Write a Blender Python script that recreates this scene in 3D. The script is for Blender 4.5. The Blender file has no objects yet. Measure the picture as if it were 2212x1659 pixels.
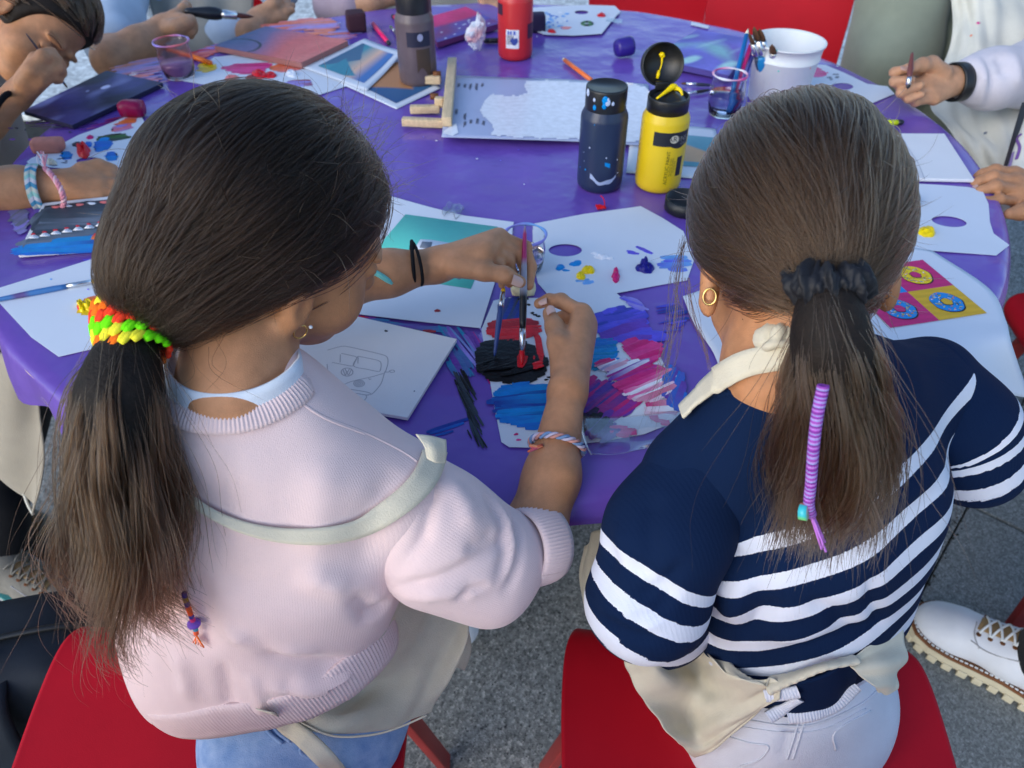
import bpy, bmesh, math, random
import numpy as np
from mathutils import Vector, Matrix
from mathutils.bvhtree import BVHTree

# ------------------------------------------------------------------ camera, sky, sun, exposure
SC = bpy.context.scene
COL = SC.collection
random.seed(7)
RNG = np.random.default_rng(7)

F_PX, CX, CY = 1661.0, 1106.0, 829.5          # focal length and centre of a 2212 x 1659 picture
PITCH = math.radians(42.0)
CAM_Z = 1.34
cam_data = bpy.data.cameras.new('camera')
cam = bpy.data.objects.new('camera', cam_data)
COL.objects.link(cam)
cam.location = (0, 0, CAM_Z)
cam.rotation_euler = (math.radians(90) - PITCH, 0, 0)
cam_data.sensor_width = 36.0
cam_data.lens = 36.0 * F_PX / 2212.0
cam_data.clip_start = 0.02
cam_data.clip_end = 200.0
cam_data.dof.use_dof = True
cam_data.dof.focus_distance = 0.72
cam_data.dof.aperture_fstop = 8.5
SC.camera = cam

SUN_EL, SUN_AZ = math.radians(24), math.radians(-135)   # azimuth from +Y towards +X
world = bpy.data.worlds.new('World')
SC.world = world
world.use_nodes = True
wn = world.node_tree
sky = wn.nodes.new('ShaderNodeTexSky')
sky.sky_type = 'NISHITA'
sky.sun_disc = False
sky.sun_elevation = SUN_EL
sky.sun_rotation = SUN_AZ
sky.dust_density = 1.0
sky.ozone_density = 3.0
wn.links.new(sky.outputs[0], wn.nodes['Background'].inputs[0])
wn.nodes['Background'].inputs[1].default_value = 0.15
sun_data = bpy.data.lights.new('sun', 'SUN')
sun_data.energy = 0.75
sun_data.angle = math.radians(55)
sun_data.color = (1.0, 0.97, 0.93)
sun = bpy.data.objects.new('sun', sun_data)
COL.objects.link(sun)
sd = Vector((math.sin(SUN_AZ) * math.cos(SUN_EL), math.cos(SUN_AZ) * math.cos(SUN_EL), math.sin(SUN_EL)))
sun.rotation_euler = sd.to_track_quat('Z', 'Y').to_euler()
sun.location = sd * 6
vs = SC.view_settings
vs.view_transform = 'Standard'
vs.look = 'None'
vs.exposure = 0.9
vs.gamma = 1.0
vs.use_curve_mapping = False
SC.cycles.max_bounces = 8
SC.cycles.transparent_max_bounces = 12
SC.cycles.use_denoising = True

# ------------------------------------------------------------------ geometry helpers
FW = np.array([0, math.cos(PITCH), -math.sin(PITCH)])
UP = np.array([0, math.sin(PITCH), math.cos(PITCH)])
RT = np.array([1.0, 0, 0])
CAM = np.array([0, 0, CAM_Z])
TABLE_Z = 0.742

def A(*v): return np.array(v, float)
def ray(x, y): return RT * ((x - CX) / F_PX) - UP * ((y - CY) / F_PX) + FW
def at(x, y, t): return CAM + ray(x, y) * t                        # a point t metres into the view
def onz(x, y, z=TABLE_Z):                                          # a point on a level plane
    d = ray(x, y); return CAM + d * ((z - CAM_Z) / d[2])
def cv(x, y, z): return RT * x + UP * y - FW * z                   # direction: right, up, towards the viewer
def nrm(v):
    v = np.asarray(v, float); return v / max(1e-12, np.linalg.norm(v))
def lerp(a, b, t): return a + (b - a) * t

def catmull(pts, n, closed=False):
    P = np.array(pts, float)
    m = len(P)
    if closed:
        seg = m; idx = lambda i: P[i % m]
    else:
        seg = m - 1
        ext = np.vstack([2 * P[0] - P[1], P, 2 * P[-1] - P[-2]])
        idx = lambda i: ext[i + 1]
    out = []
    tot = n if closed else n - 1
    for j in range(n):
        s = j * seg / tot
        i = min(int(s), seg - 1); t = s - i
        a, b, c, d = idx(i - 1), idx(i), idx(i + 1), idx(i + 2)
        out.append(0.5 * (2 * b + (c - a) * t + (2 * a - 5 * b + 4 * c - d) * t * t + (3 * b - a - 3 * c + d) * t ** 3))
    return np.array(out)

def resample(pts, n):
    P = np.array(pts, float)
    L = np.r_[0, np.cumsum(np.linalg.norm(np.diff(P, axis=0), axis=1))]
    s = np.linspace(0, L[-1], n)
    return np.stack([np.interp(s, L, P[:, k]) for k in range(P.shape[1])], 1)

def mesh_data(name, verts, faces, mats=None, smooth=True, attrs=None, mat_idx=None):
    me = bpy.data.meshes.new(name)
    verts = np.asarray(verts, float)
    me.from_pydata([tuple(v) for v in verts], [], [tuple(int(i) for i in f) for f in faces])
    if mats is not None:
        for m in (mats if isinstance(mats, (list, tuple)) else [mats]): me.materials.append(m)
    if mat_idx is not None:
        me.polygons.foreach_set('material_index', np.asarray(mat_idx, np.int32))
    if smooth:
        me.polygons.foreach_set('use_smooth', np.ones(len(me.polygons), bool))
    for k, v in (attrs or {}).items():
        v = np.asarray(v, np.float32)
        if v.ndim == 1:
            a = me.attributes.new(k, 'FLOAT', 'POINT'); a.data.foreach_set('value', v)
        else:
            if v.shape[1] == 3: v = np.c_[v, np.ones(len(v), np.float32)]
            a = me.attributes.new(k, 'FLOAT_COLOR', 'POINT'); a.data.foreach_set('color', v.ravel())
    me.update()
    return me

def attach(o, parent):
    o.parent = parent
    if parent.parent is None: o.matrix_parent_inverse = Matrix.Translation(-parent.location)
def tag(o, label, cat, group=None, kind=None):
    if label: o['label'] = label
    if cat: o['category'] = cat
    if group: o['group'] = group
    if kind: o['kind'] = kind
    return o

def thing(name, label, cat, loc=(0, 0, 0), group=None):
    o = bpy.data.objects.new(name, None)
    o.empty_display_size = 0.05
    o.location = tuple(loc)
    COL.objects.link(o)
    return tag(o, label, cat, group)

def obj(name, verts, faces, mat, parent=None, smooth=True, attrs=None, mat_idx=None):
    o = bpy.data.objects.new(name, mesh_data(name, verts, faces, mat, smooth, attrs, mat_idx))
    COL.objects.link(o)
    if parent is not None: attach(o, parent)
    return o

def obj_me(name, me, parent=None):
    o = bpy.data.objects.new(name, me); COL.objects.link(o)
    if parent is not None: attach(o, parent)
    return o

class MB:
    """collects geometry for one mesh"""
    def __init__(s): s.v = []; s.f = []; s.n = 0; s.c = []; s.m = []
    def add(s, v, f, col=None, mi=0):
        v = np.asarray(v, float)
        s.v.append(v); s.f += [tuple(int(i) + s.n for i in q) for q in f]; s.m += [mi] * len(f)
        s.c.append(np.tile(np.asarray(col if col is not None else (1, 1, 1), float), (len(v), 1)) if col is None or np.ndim(col) == 1 else np.asarray(col, float))
        s.n += len(v)
        return s
    def build(s, name, mat, parent=None, smooth=True, extra=None):
        V = np.vstack(s.v)
        at_ = {'col': np.vstack(s.c)}
        if extra: at_.update(extra)
        return obj(name, V, s.f, mat, parent, smooth, at_, s.m if isinstance(mat, (list, tuple)) else None)

class PMB(MB):
    """paint: each larger stroke or dollop becomes a part of its own"""
    def __init__(s): MB.__init__(s); s.parts = []
    def sub(s, name): m = MB(); s.parts.append((name, m)); return m
    def build(s, name, mat, parent=None, smooth=True, extra=None):
        for nm, m in s.parts:
            if m.n: m.build(nm, mat, parent, smooth)
        if s.n:
            o = MB.build(s, 'paint_specks', mat, parent, smooth, extra); o['kind'] = 'stuff'; return o

def frames(P, up=None):
    P = np.asarray(P, float); n = len(P)
    T = np.gradient(P, axis=0); T /= np.maximum(1e-9, np.linalg.norm(T, axis=1))[:, None]
    N = np.zeros_like(P)
    ref = A(0, 0, 1) if up is None else np.asarray(up, float)
    if up is None and abs(T[0] @ ref) > 0.9: ref = A(1, 0, 0)
    nn = nrm(ref - T[0] * (ref @ T[0]))
    for i in range(n):
        if up is not None:
            q = ref - T[i] * (ref @ T[i])
            nn = nrm(q) if np.linalg.norm(q) > 1e-3 else nn
        else:
            nn = nrm(nn - T[i] * (nn @ T[i]))
        N[i] = nn
    return T, N, np.cross(T, N)

def tube(P, R, seg=10, cap=True, up=None, flat=1.0, closed=False, section=None):
    """sweep; R scalar or per point; flat squeezes the second axis"""
    P = np.asarray(P, float); n = len(P)
    R = np.broadcast_to(np.asarray(R, float), (n,))
    T, N, B = frames(P, up)
    if closed:
        T = np.roll(P, -1, 0) - np.roll(P, 1, 0); T /= np.linalg.norm(T, axis=1)[:, None]
        if up is not None:
            N = np.asarray(up, float) - T * (T @ np.asarray(up, float))[:, None]; N /= np.linalg.norm(N, axis=1)[:, None]
        B = np.cross(T, N)
    th = np.linspace(0, 2 * math.pi, seg, endpoint=False)
    sec = np.stack([np.cos(th), np.sin(th) * flat], 1) if section is None else np.asarray(section, float)
    seg = len(sec)
    V = P[:, None] + R[:, None, None] * (sec[None, :, :1] * N[:, None] + sec[None, :, 1:] * B[:, None])
    V = V.reshape(-1, 3); Fc = []
    for i in range(n if closed else n - 1):
        i2 = (i + 1) % n
        for j in range(seg):
            j2 = (j + 1) % seg
            Fc.append((i * seg + j, i * seg + j2, i2 * seg + j2, i2 * seg + j))
    if cap and not closed:
        Fc.append(tuple(range(seg - 1, -1, -1))); Fc.append(tuple((n - 1) * seg + j for j in range(seg)))
    return V, Fc

def lathe(profile, c=(0, 0, 0), seg=32, axis=None, xdir=None):
    """profile: (r, z) pairs around an axis"""
    ax = nrm(axis) if axis is not None else A(0, 0, 1)
    x = nrm(np.cross(A(0, 1, 0), ax)) if xdir is None else nrm(np.asarray(xdir) - ax * (np.asarray(xdir) @ ax))
    if np.linalg.norm(x) < .5: x = A(1, 0, 0)
    y = np.cross(ax, x)
    V = []; Fc = []
    for r, z in profile:
        for j in range(seg):
            a = 2 * math.pi * j / seg
            V.append(np.asarray(c) + ax * z + r * (math.cos(a) * x + math.sin(a) * y))
    m = len(profile)
    for i in range(m - 1):
        for j in range(seg):
            j2 = (j + 1) % seg
            Fc.append((i * seg + j, i * seg + j2, (i + 1) * seg + j2, (i + 1) * seg + j))
    if profile[0][0] > 1e-6: Fc.append(tuple(range(seg - 1, -1, -1)))
    if profile[-1][0] > 1e-6: Fc.append(tuple((m - 1) * seg + j for j in range(seg)))
    return np.array(V), Fc

def box(lo, hi):
    x0, y0, z0 = lo; x1, y1, z1 = hi
    V = A([x0, y0, z0], [x1, y0, z0], [x1, y1, z0], [x0, y1, z0], [x0, y0, z1], [x1, y0, z1], [x1, y1, z1], [x0, y1, z1])
    return V, [(0, 3, 2, 1), (4, 5, 6, 7), (0, 1, 5, 4), (1, 2, 6, 5), (2, 3, 7, 6), (3, 0, 4, 7)]

def superbox(c, half, axes=None, e=5.0, n=16):
    """soft padded box"""
    bm = bmesh.new(); bmesh.ops.create_cube(bm, size=2.0); bmesh.ops.subdivide_edges(bm, edges=bm.edges[:], cuts=n, use_grid_fill=True); bm.verts.index_update()
    V = np.array([v.co[:] for v in bm.verts]); Fc = [[v.index for v in f.verts] for f in bm.faces]; bm.free()
    V = V / ((np.abs(V) ** e).sum(1) ** (1 / e))[:, None]
    ax = np.eye(3) if axes is None else np.array([nrm(a) for a in axes])
    return (V * np.asarray(half)) @ ax + np.asarray(c), Fc

def bevel_box(c, half, axes=None, b=0.002):
    """box with chamfered edges, centre c, half sizes, 3 row axes"""
    ax = np.eye(3) if axes is None else np.array([nrm(a) for a in axes])
    bm = bmesh.new()
    V, Fc = box(-np.asarray(half), np.asarray(half))
    vs_ = [bm.verts.new(v) for v in V]
    for f in Fc: bm.faces.new([vs_[i] for i in f])
    bmesh.ops.bevel(bm, geom=bm.edges[:], offset=b, segments=2, affect='EDGES', profile=.6)
    bm.verts.index_update()
    V = np.array([v.co[:] for v in bm.verts]) @ ax + np.asarray(c)
    Fc = [[v.index for v in f.verts] for f in bm.faces]
    bm.free()
    return V, Fc

def bar(a, b, w, h, up=(0, 0, 1), bev=0.002):
    a = np.asarray(a, float); b = np.asarray(b, float)
    t = nrm(b - a); s = nrm(np.cross(t, up)); n = np.cross(s, t)
    return bevel_box((a + b) / 2, (np.linalg.norm(b - a) / 2, w / 2, h / 2), (t, s, n), bev)

def sheet(ctrl, nu, nv, thick=0.0015, fold=None):
    """cloth or paper through a grid of control points; optional fold(u, v, P, N) offset; given thickness"""
    C = np.array(ctrl, float)
    rows = np.array([catmull(r, nu) for r in C])
    G = np.array([catmull(rows[:, i], nv) for i in range(nu)])           # nu, nv, 3
    du = np.gradient(G, axis=0); dv = np.gradient(G, axis=1)
    N = np.cross(du, dv); N /= np.maximum(1e-9, np.linalg.norm(N, axis=2))[..., None]
    if fold is not None:
        U, Vv = np.meshgrid(np.linspace(0, 1, nu), np.linspace(0, 1, nv), indexing='ij')
        G = G + N * np.asarray(fold(U, Vv))[..., None]
        du = np.gradient(G, axis=0); dv = np.gradient(G, axis=1)
        N = np.cross(du, dv); N /= np.maximum(1e-9, np.linalg.norm(N, axis=2))[..., None]
    top = (G + N * thick / 2).reshape(-1, 3); bot = (G - N * thick / 2).reshape(-1, 3)
    V = np.vstack([top, bot]); n = nu * nv; Fc = []
    for i in range(nu - 1):
        for j in range(nv - 1):
            a, b, c, d = i * nv + j, (i + 1) * nv + j, (i + 1) * nv + j + 1, i * nv + j + 1
            Fc.append((a, b, c, d)); Fc.append((a + n, d + n, c + n, b + n))
    rim = [i * nv for i in range(nu)] + [(nu - 1) * nv + j for j in range(1, nv)] + [i * nv + nv - 1 for i in range(nu - 2, -1, -1)] + [j for j in range(nv - 2, 0, -1)]
    for k in range(len(rim)):
        a, b = rim[k], rim[(k + 1) % len(rim)]
        Fc.append((b, a, a + n, b + n))
    return V, Fc

def plate(loops, thick, up=True):
    """flat piece bounded by a loop of 3d points (and holes), given thickness downwards"""
    bm = bmesh.new(); edges = []
    for lp in loops:
        vs_ = [bm.verts.new(p) for p in lp]
        for i in range(len(vs_)): edges.append(bm.edges.new((vs_[i], vs_[(i + 1) % len(vs_)])))
    bmesh.ops.triangle_fill(bm, use_beauty=True, use_dissolve=False, edges=edges)
    bmesh.ops.recalc_face_normals(bm, faces=bm.faces[:])
    if sum(f.normal.z for f in bm.faces) < 0: bmesh.ops.reverse_faces(bm, faces=bm.faces[:])
    top = bm.faces[:]
    r = bmesh.ops.extrude_face_region(bm, geom=top)
    for e in r['geom']:
        if isinstance(e, bmesh.types.BMVert): e.co.z += thick
    bmesh.ops.recalc_face_normals(bm, faces=bm.faces[:])
    bm.verts.index_update()
    V = np.array([v.co[:] for v in bm.verts]); Fc = [[v.index for v in f.verts] for f in bm.faces]
    bm.free()
    V[:, 2] -= 0
    return V, Fc

# ------------------------------------------------------------------ implicit bodies (smooth unions of tapered limbs)
def cone(a, b, ra, rb=None, k=None, flat=None, neg=False):
    return dict(t='c', a=np.asarray(a, float), b=np.asarray(b, float), ra=ra, rb=ra if rb is None else rb, k=k, flat=flat, neg=neg)
def ell(c, r, axes=None, k=None, neg=False):
    return dict(t='e', c=np.asarray(c, float), r=np.asarray(r, float), ax=np.eye(3) if axes is None else np.array([nrm(a) for a in axes]), k=k, neg=neg)

def chain(pts, rad, k=None):
    return [cone(pts[i], pts[i + 1], rad[i], rad[i + 1], k) for i in range(len(pts) - 1)]

def implicit(prims, vox, k=0.012, smooth=2):
    los, his = [], []
    for p in prims:
        if p['t'] == 'c':
            m = max(p['ra'], p['rb']) * (max(1, 1 / p['flat'][1], p['flat'][1]) if p['flat'] else 1)
            lo = np.minimum(p['a'], p['b']) - m; hi = np.maximum(p['a'], p['b']) + m
        else:
            e = np.abs(p['ax'].T) @ p['r']; lo, hi = p['c'] - e, p['c'] + e
        p['lo'], p['hi'] = lo, hi
        if not p['neg']: los.append(lo); his.append(hi)
    lo = np.min(los, 0) - 4 * vox - k; hi = np.max(his, 0) + 4 * vox + k
    n = np.ceil((hi - lo) / vox).astype(int) + 1
    arr = np.full(tuple(n), 1.0, np.float32)
    ax = [lo[i] + vox * np.arange(n[i]) for i in range(3)]
    for p in prims:
        kk = k if p['k'] is None else p['k']
        mg = kk * 1.2 + 3 * vox
        i0 = np.maximum(0, np.floor((p['lo'] - mg - lo) / vox).astype(int)); i1 = np.minimum(n, np.ceil((p['hi'] + mg - lo) / vox).astype(int) + 1)
        if np.any(i1 <= i0): continue
        sl = tuple(slice(i0[i], i1[i]) for i in range(3))
        X = ax[0][sl[0]][:, None, None]; Y = ax[1][sl[1]][None, :, None]; Z = ax[2][sl[2]][None, None, :]
        if p['t'] == 'c':
            a, b = p['a'], p['b']; ab = b - a; L2 = max(1e-12, ab @ ab)
            px, py, pz = X - a[0], Y - a[1], Z - a[2]
            h = np.clip((px * ab[0] + py * ab[1] + pz * ab[2]) / L2, 0, 1)
            qx, qy, qz = px - h * ab[0], py - h * ab[1], pz - h * ab[2]
            if p['flat']:
                nn, s = p['flat']; nn = nrm(nn)
                dn = (qx * nn[0] + qy * nn[1] + qz * nn[2]) * (1 / s - 1)
                qx, qy, qz = qx + dn * nn[0], qy + dn * nn[1], qz + dn * nn[2]
            d = np.sqrt(qx * qx + qy * qy + qz * qz) - (p['ra'] + (p['rb'] - p['ra']) * h)
            if p['flat']: d = d * min(1, p['flat'][1])
        else:
            q = [(X - p['c'][0]) * p['ax'][i][0] + (Y - p['c'][1]) * p['ax'][i][1] + (Z - p['c'][2]) * p['ax'][i][2] for i in range(3)]
            k0 = np.sqrt(sum((q[i] / p['r'][i]) ** 2 for i in range(3))); k1 = np.sqrt(sum((q[i] / p['r'][i] ** 2) ** 2 for i in range(3)))
            d = k0 * (k0 - 1) / np.maximum(k1, 1e-6)
        s_ = arr[sl]
        if p['neg']:
            d = -d; h = np.clip(.5 - .5 * (s_ - d) / kk, 0, 1)
            arr[sl] = s_ * (1 - h) + d * h + kk * h * (1 - h)
        else:
            h = np.clip(.5 + .5 * (s_ - d) / kk, 0, 1)
            arr[sl] = s_ * (1 - h) + d * h - kk * h * (1 - h)
    return surface_net(arr, lo, vox, smooth)

def surface_net(arr, lo, vox, smooth=2):
    s = arr < 0
    c = s[:-1, :-1, :-1].astype(np.int8)
    tot = np.zeros_like(c)
    for dx in (0, 1):
        for dy in (0, 1):
            for dz in (0, 1):
                tot += s[dx:dx + c.shape[0], dy:dy + c.shape[1], dz:dz + c.shape[2]]
    act = (tot > 0) & (tot < 8)
    I = np.argwhere(act)
    idx = np.full(act.shape, -1, np.int64); idx[act] = np.arange(len(I))
    acc = np.zeros((len(I), 3)); cnt = np.zeros(len(I))
    cor = [(0, 0, 0), (1, 0, 0), (0, 1, 0), (1, 1, 0), (0, 0, 1), (1, 0, 1), (0, 1, 1), (1, 1, 1)]
    val = [arr[I[:, 0] + d[0], I[:, 1] + d[1], I[:, 2] + d[2]] for d in cor]
    for a in range(8):
        for b in range(a + 1, 8):
            df = np.array(cor[b]) - np.array(cor[a])
            if np.abs(df).sum() != 1: continue
            m = (val[a] < 0) != (val[b] < 0)
            t = np.where(m, val[a] / np.where(m, val[a] - val[b], 1), 0)
            acc += np.where(m[:, None], np.array(cor[a]) + t[:, None] * df, 0); cnt += m
    V = lo + vox * (I + acc / cnt[:, None])
    Q = []
    for axn in range(3):
        o1, o2 = [i for i in range(3) if i != axn]
        sl0 = [slice(None)] * 3; sl1 = [slice(None)] * 3
        sl0[axn] = slice(0, -1); sl1[axn] = slice(1, None)
        ch = s[tuple(sl0)] != s[tuple(sl1)]
        E = np.argwhere(ch)
        E = E[(E[:, o1] > 0) & (E[:, o2] > 0) & (E[:, o1] < s.shape[o1] - 1) & (E[:, o2] < s.shape[o2] - 1)]
        def cell(d1, d2):
            e = E.copy(); e[:, o1] -= d1; e[:, o2] -= d2
            return idx[e[:, 0], e[:, 1], e[:, 2]]
        q = np.stack([cell(1, 1), cell(0, 1), cell(0, 0), cell(1, 0)], 1)
        inside = s[E[:, 0], E[:, 1], E[:, 2]]
        flip = inside if axn != 1 else ~inside
        q[~flip] = q[~flip][:, ::-1]
        Q.append(q)
    Fc = np.vstack(Q)
    Fc = Fc[(Fc >= 0).all(1)]
    V = relax(V, Fc, smooth)
    return V, Fc

def relax(V, Fc, it, lam=0.5):
    Fc = np.asarray(Fc)
    for _ in range(it):
        acc = np.zeros_like(V); cnt = np.zeros(len(V))
        m = Fc.shape[1]
        for k in range(m):
            a, b = Fc[:, k], Fc[:, (k + 1) % m]
            np.add.at(acc, a, V[b]); np.add.at(cnt, a, 1)
            np.add.at(acc, b, V[a]); np.add.at(cnt, b, 1)
        V = lerp(V, acc / np.maximum(cnt, 1)[:, None], lam)
    return V

def normals(V, Fc):
    Fc = np.asarray(Fc)
    n = np.cross(V[Fc[:, 2]] - V[Fc[:, 0]], V[Fc[:, 3]] - V[Fc[:, 1]])
    N = np.zeros_like(V)
    for k in range(4): np.add.at(N, Fc[:, k], n)
    return N / np.maximum(1e-12, np.linalg.norm(N, axis=1))[:, None]

def seg_dist(V, a, b):
    ab = b - a; h = np.clip(((V - a) @ ab) / max(1e-12, ab @ ab), 0, 1)
    return np.linalg.norm(V - a - h[:, None] * ab, axis=1), h

def poly_dist(V, pts):
    best = np.full(len(V), 9.0); hh = np.zeros(len(V))
    for i in range(len(pts) - 1):
        d, h = seg_dist(V, np.asarray(pts[i]), np.asarray(pts[i + 1]))
        m = d < best; best[m] = d[m]; hh[m] = (i + h[m]) / (len(pts) - 1)
    return best, hh

def bvh_of(V, Fc):
    return BVHTree.FromPolygons([tuple(v) for v in V], [tuple(int(i) for i in f) for f in Fc])

def cast(bvh, x, y, off=0.0):
    """where the view line through (x, y) meets a surface already built"""
    h = bvh.ray_cast(Vector(CAM), Vector(nrm(ray(x, y))))
    if h[0] is None: return None
    n = np.array(h[1][:]); n = n if n @ nrm(ray(x, y)) < 0 else -n
    return np.array(h[0][:]) + n * off, n

def cast_path(bvh, pts, off=0.002, n=24, fallback=0.6):
    out, nn = [], []
    for p in resample(catmull(pts, max(24, n), False), n):
        h = cast(bvh, p[0], p[1], off)
        if h is None:
            h = (at(p[0], p[1], np.linalg.norm(out[-1] - CAM) / np.linalg.norm(ray(p[0], p[1])) if out else fallback), -nrm(ray(p[0], p[1])))
        out.append(h[0]); nn.append(h[1])
    return np.array(out), np.array(nn)

def creases(V, Fc, folds):
    """press or raise cloth along 3d paths: (path, width, amplitude)"""
    N = normals(V, Fc)
    D = np.zeros(len(V))
    for path, w, amp in folds:
        d, h = poly_dist(V, path)
        D += amp * np.exp(-(d / w) ** 2) * np.clip(4 * h, 0, 1) * np.clip(4 * (1 - h), 0, 1)
    return V + N * D[:, None]

def ribbon(P, N, w, thick=0.002, taper=None):
    """a band lying along P with surface normals N"""
    P = np.asarray(P); N = np.asarray(N); n = len(P)
    T = np.gradient(P, axis=0); T /= np.maximum(1e-9, np.linalg.norm(T, axis=1))[:, None]
    S = np.cross(T, N); S /= np.maximum(1e-9, np.linalg.norm(S, axis=1))[:, None]
    W = (np.broadcast_to(np.asarray(w, float), (n,)) / 2)[:, None]
    cols = 5; V = []
    for side in (1, -1):
        for j in range(cols):
            u = -1 + 2 * j / (cols - 1)
            V.append(P + S * W * u + N * (thick / 2 * side))
    V = np.array(V).transpose(1, 0, 2)                                    # n, 2*cols, 3
    ring = list(range(cols)) + list(range(2 * cols - 1, cols - 1, -1))
    V = V[:, ring].reshape(-1, 3); m = 2 * cols; Fc = []
    for i in range(n - 1):
        for j in range(m):
            Fc.append((i * m + j, i * m + (j + 1) % m, (i + 1) * m + (j + 1) % m, (i + 1) * m + j))
    Fc.append(tuple(range(m - 1, -1, -1))); Fc.append(tuple((n - 1) * m + j for j in range(m)))
    return V, Fc

def vnoise(P, scale, seed=0):
    """cheap smooth noise for numpy points, about -1..1"""
    r = np.random.default_rng(seed); out = np.zeros(len(P))
    for _ in range(6):
        d = r.normal(size=P.shape[1]); d /= np.linalg.norm(d)
        out += np.sin((P @ d) * scale * r.uniform(.6, 1.6) + r.uniform(0, 6.28))
    return out / 3.2

# ------------------------------------------------------------------ materials
def srgb(r, g, b):
    f = lambda c: ((c / 255) / 12.92) if c / 255 <= 0.04045 else (((c / 255) + 0.055) / 1.055) ** 2.4
    return (f(r), f(g), f(b))

def base_mat(name):
    m = bpy.data.materials.new(name); m.use_nodes = True
    nt = m.node_tree; b = nt.nodes['Principled BSDF']
    return m, nt, b

def nd(nt, kind, **kw):
    n = nt.nodes.new(kind)
    for k, v in kw.items():
        if k.startswith('i_'):
            key = k[2:]; key = int(key) if key.isdigit() else key.replace('_', ' ')
            n.inputs[key].default_value = v
        else: setattr(n, k, v)
    return n

def mat(name, col, rough=0.6, var=0.12, vscale=12, bump=0.0, bscale=200, spec=0.4, metal=0.0, sheen=0.0, sss=0.0, coat=0.0, col2=None, stretch=None, detail=4, weave=0, weave_s=0.3, bdist=0.002):
    """plain surface with soft colour variation and a fine relief"""
    m, nt, b = base_mat(name)
    tc = nd(nt, 'ShaderNodeTexCoord'); src = tc.outputs['Object']
    if stretch:
        mp = nd(nt, 'ShaderNodeMapping'); mp.inputs['Scale'].default_value = stretch
        nt.links.new(src, mp.inputs[0]); src2 = mp.outputs[0]
    else: src2 = src
    n = nd(nt, 'ShaderNodeTexNoise', i_Scale=vscale, i_Detail=detail, i_Roughness=0.6)
    nt.links.new(src2, n.inputs['Vector'])
    rp = nd(nt, 'ShaderNodeMapRange'); rp.inputs['From Min'].default_value = .3; rp.inputs['From Max'].default_value = .7
    nt.links.new(n.outputs['Fac'], rp.inputs['Value'])
    mx = nd(nt, 'ShaderNodeMix', data_type='RGBA')
    c = np.array(col[:3]); c2 = np.array(col2[:3]) if col2 is not None else np.clip(c * (1 - var), 0, 1)
    c1 = c if col2 is not None else np.clip(c * (1 + var), 0, 1)
    mx.inputs[6].default_value = (*c1, 1); mx.inputs[7].default_value = (*c2, 1)
    nt.links.new(rp.outputs[0], mx.inputs[0]); nt.links.new(mx.outputs[2], b.inputs['Base Color'])
    b.inputs['Roughness'].default_value = rough; b.inputs['Specular IOR Level'].default_value = spec
    b.inputs['Metallic'].default_value = metal
    if sheen: b.inputs['Sheen Weight'].default_value = sheen; b.inputs['Sheen Roughness'].default_value = .5
    if coat: b.inputs['Coat Weight'].default_value = coat; b.inputs['Coat Roughness'].default_value = .15
    if sss:
        b.inputs['Subsurface Weight'].default_value = sss; b.inputs['Subsurface Radius'].default_value = (.012, .005, .003); b.inputs['Subsurface Scale'].default_value = .6
    h = None
    if bump:
        bn = nd(nt, 'ShaderNodeTexNoise', i_Scale=bscale, i_Detail=3)
        nt.links.new(src2, bn.inputs['Vector']); h = bn.outputs['Fac']
        bp = nd(nt, 'ShaderNodeBump', i_Strength=bump, i_Distance=bdist)
        nt.links.new(h, bp.inputs['Height']); nt.links.new(bp.outputs[0], b.inputs['Normal'])
        if weave:
            wv = nd(nt, 'ShaderNodeTexWave', i_Scale=weave, i_Distortion=.6, i_Detail=1.0); wv.bands_direction = 'DIAGONAL'
            nt.links.new(src, wv.inputs['Vector'])
            b2 = nd(nt, 'ShaderNodeBump', i_Strength=weave_s, i_Distance=0.001)
            nt.links.new(wv.outputs['Fac'], b2.inputs['Height']); nt.links.new(bp.outputs[0], b2.inputs['Normal']); nt.links.new(b2.outputs[0], b.inputs['Normal'])
    return m

def mat_attr(name, rough=0.35, bump=0.3, bscale=400, spec=0.5, var=0.1, coat=0.0, attr='col', stretch=None):
    """colour carried by the thing itself (paint, print, yarn)"""
    m, nt, b = base_mat(name)
    at_ = nd(nt, 'ShaderNodeAttribute', attribute_name=attr)
    tc = nd(nt, 'ShaderNodeTexCoord'); src = tc.outputs['Object']
    if stretch:
        mp = nd(nt, 'ShaderNodeMapping'); mp.inputs['Scale'].default_value = stretch
        nt.links.new(src, mp.inputs[0]); src = mp.outputs[0]
    n = nd(nt, 'ShaderNodeTexNoise', i_Scale=90.0, i_Detail=4)
    nt.links.new(src, n.inputs['Vector'])
    mr = nd(nt, 'ShaderNodeMapRange'); mr.inputs['To Min'].default_value = 1 - var; mr.inputs['To Max'].default_value = 1 + var
    nt.links.new(n.outputs['Fac'], mr.inputs['Value'])
    mx = nd(nt, 'ShaderNodeVectorMath', operation='SCALE')
    nt.links.new(at_.outputs['Color'], mx.inputs[0]); nt.links.new(mr.outputs[0], mx.inputs['Scale'])
    nt.links.new(mx.outputs[0], b.inputs['Base Color'])
    b.inputs['Roughness'].default_value = rough; b.inputs['Specular IOR Level'].default_value = spec
    if coat: b.inputs['Coat Weight'].default_value = coat; b.inputs['Coat Roughness'].default_value = .1
    if bump:
        bn = nd(nt, 'ShaderNodeTexNoise', i_Scale=bscale, i_Detail=3)
        nt.links.new(src, bn.inputs['Vector'])
        bp = nd(nt, 'ShaderNodeBump', i_Strength=bump, i_Distance=0.001)
        nt.links.new(bn.outputs['Fac'], bp.inputs['Height']); nt.links.new(bp.outputs[0], b.inputs['Normal'])
    return m

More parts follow.
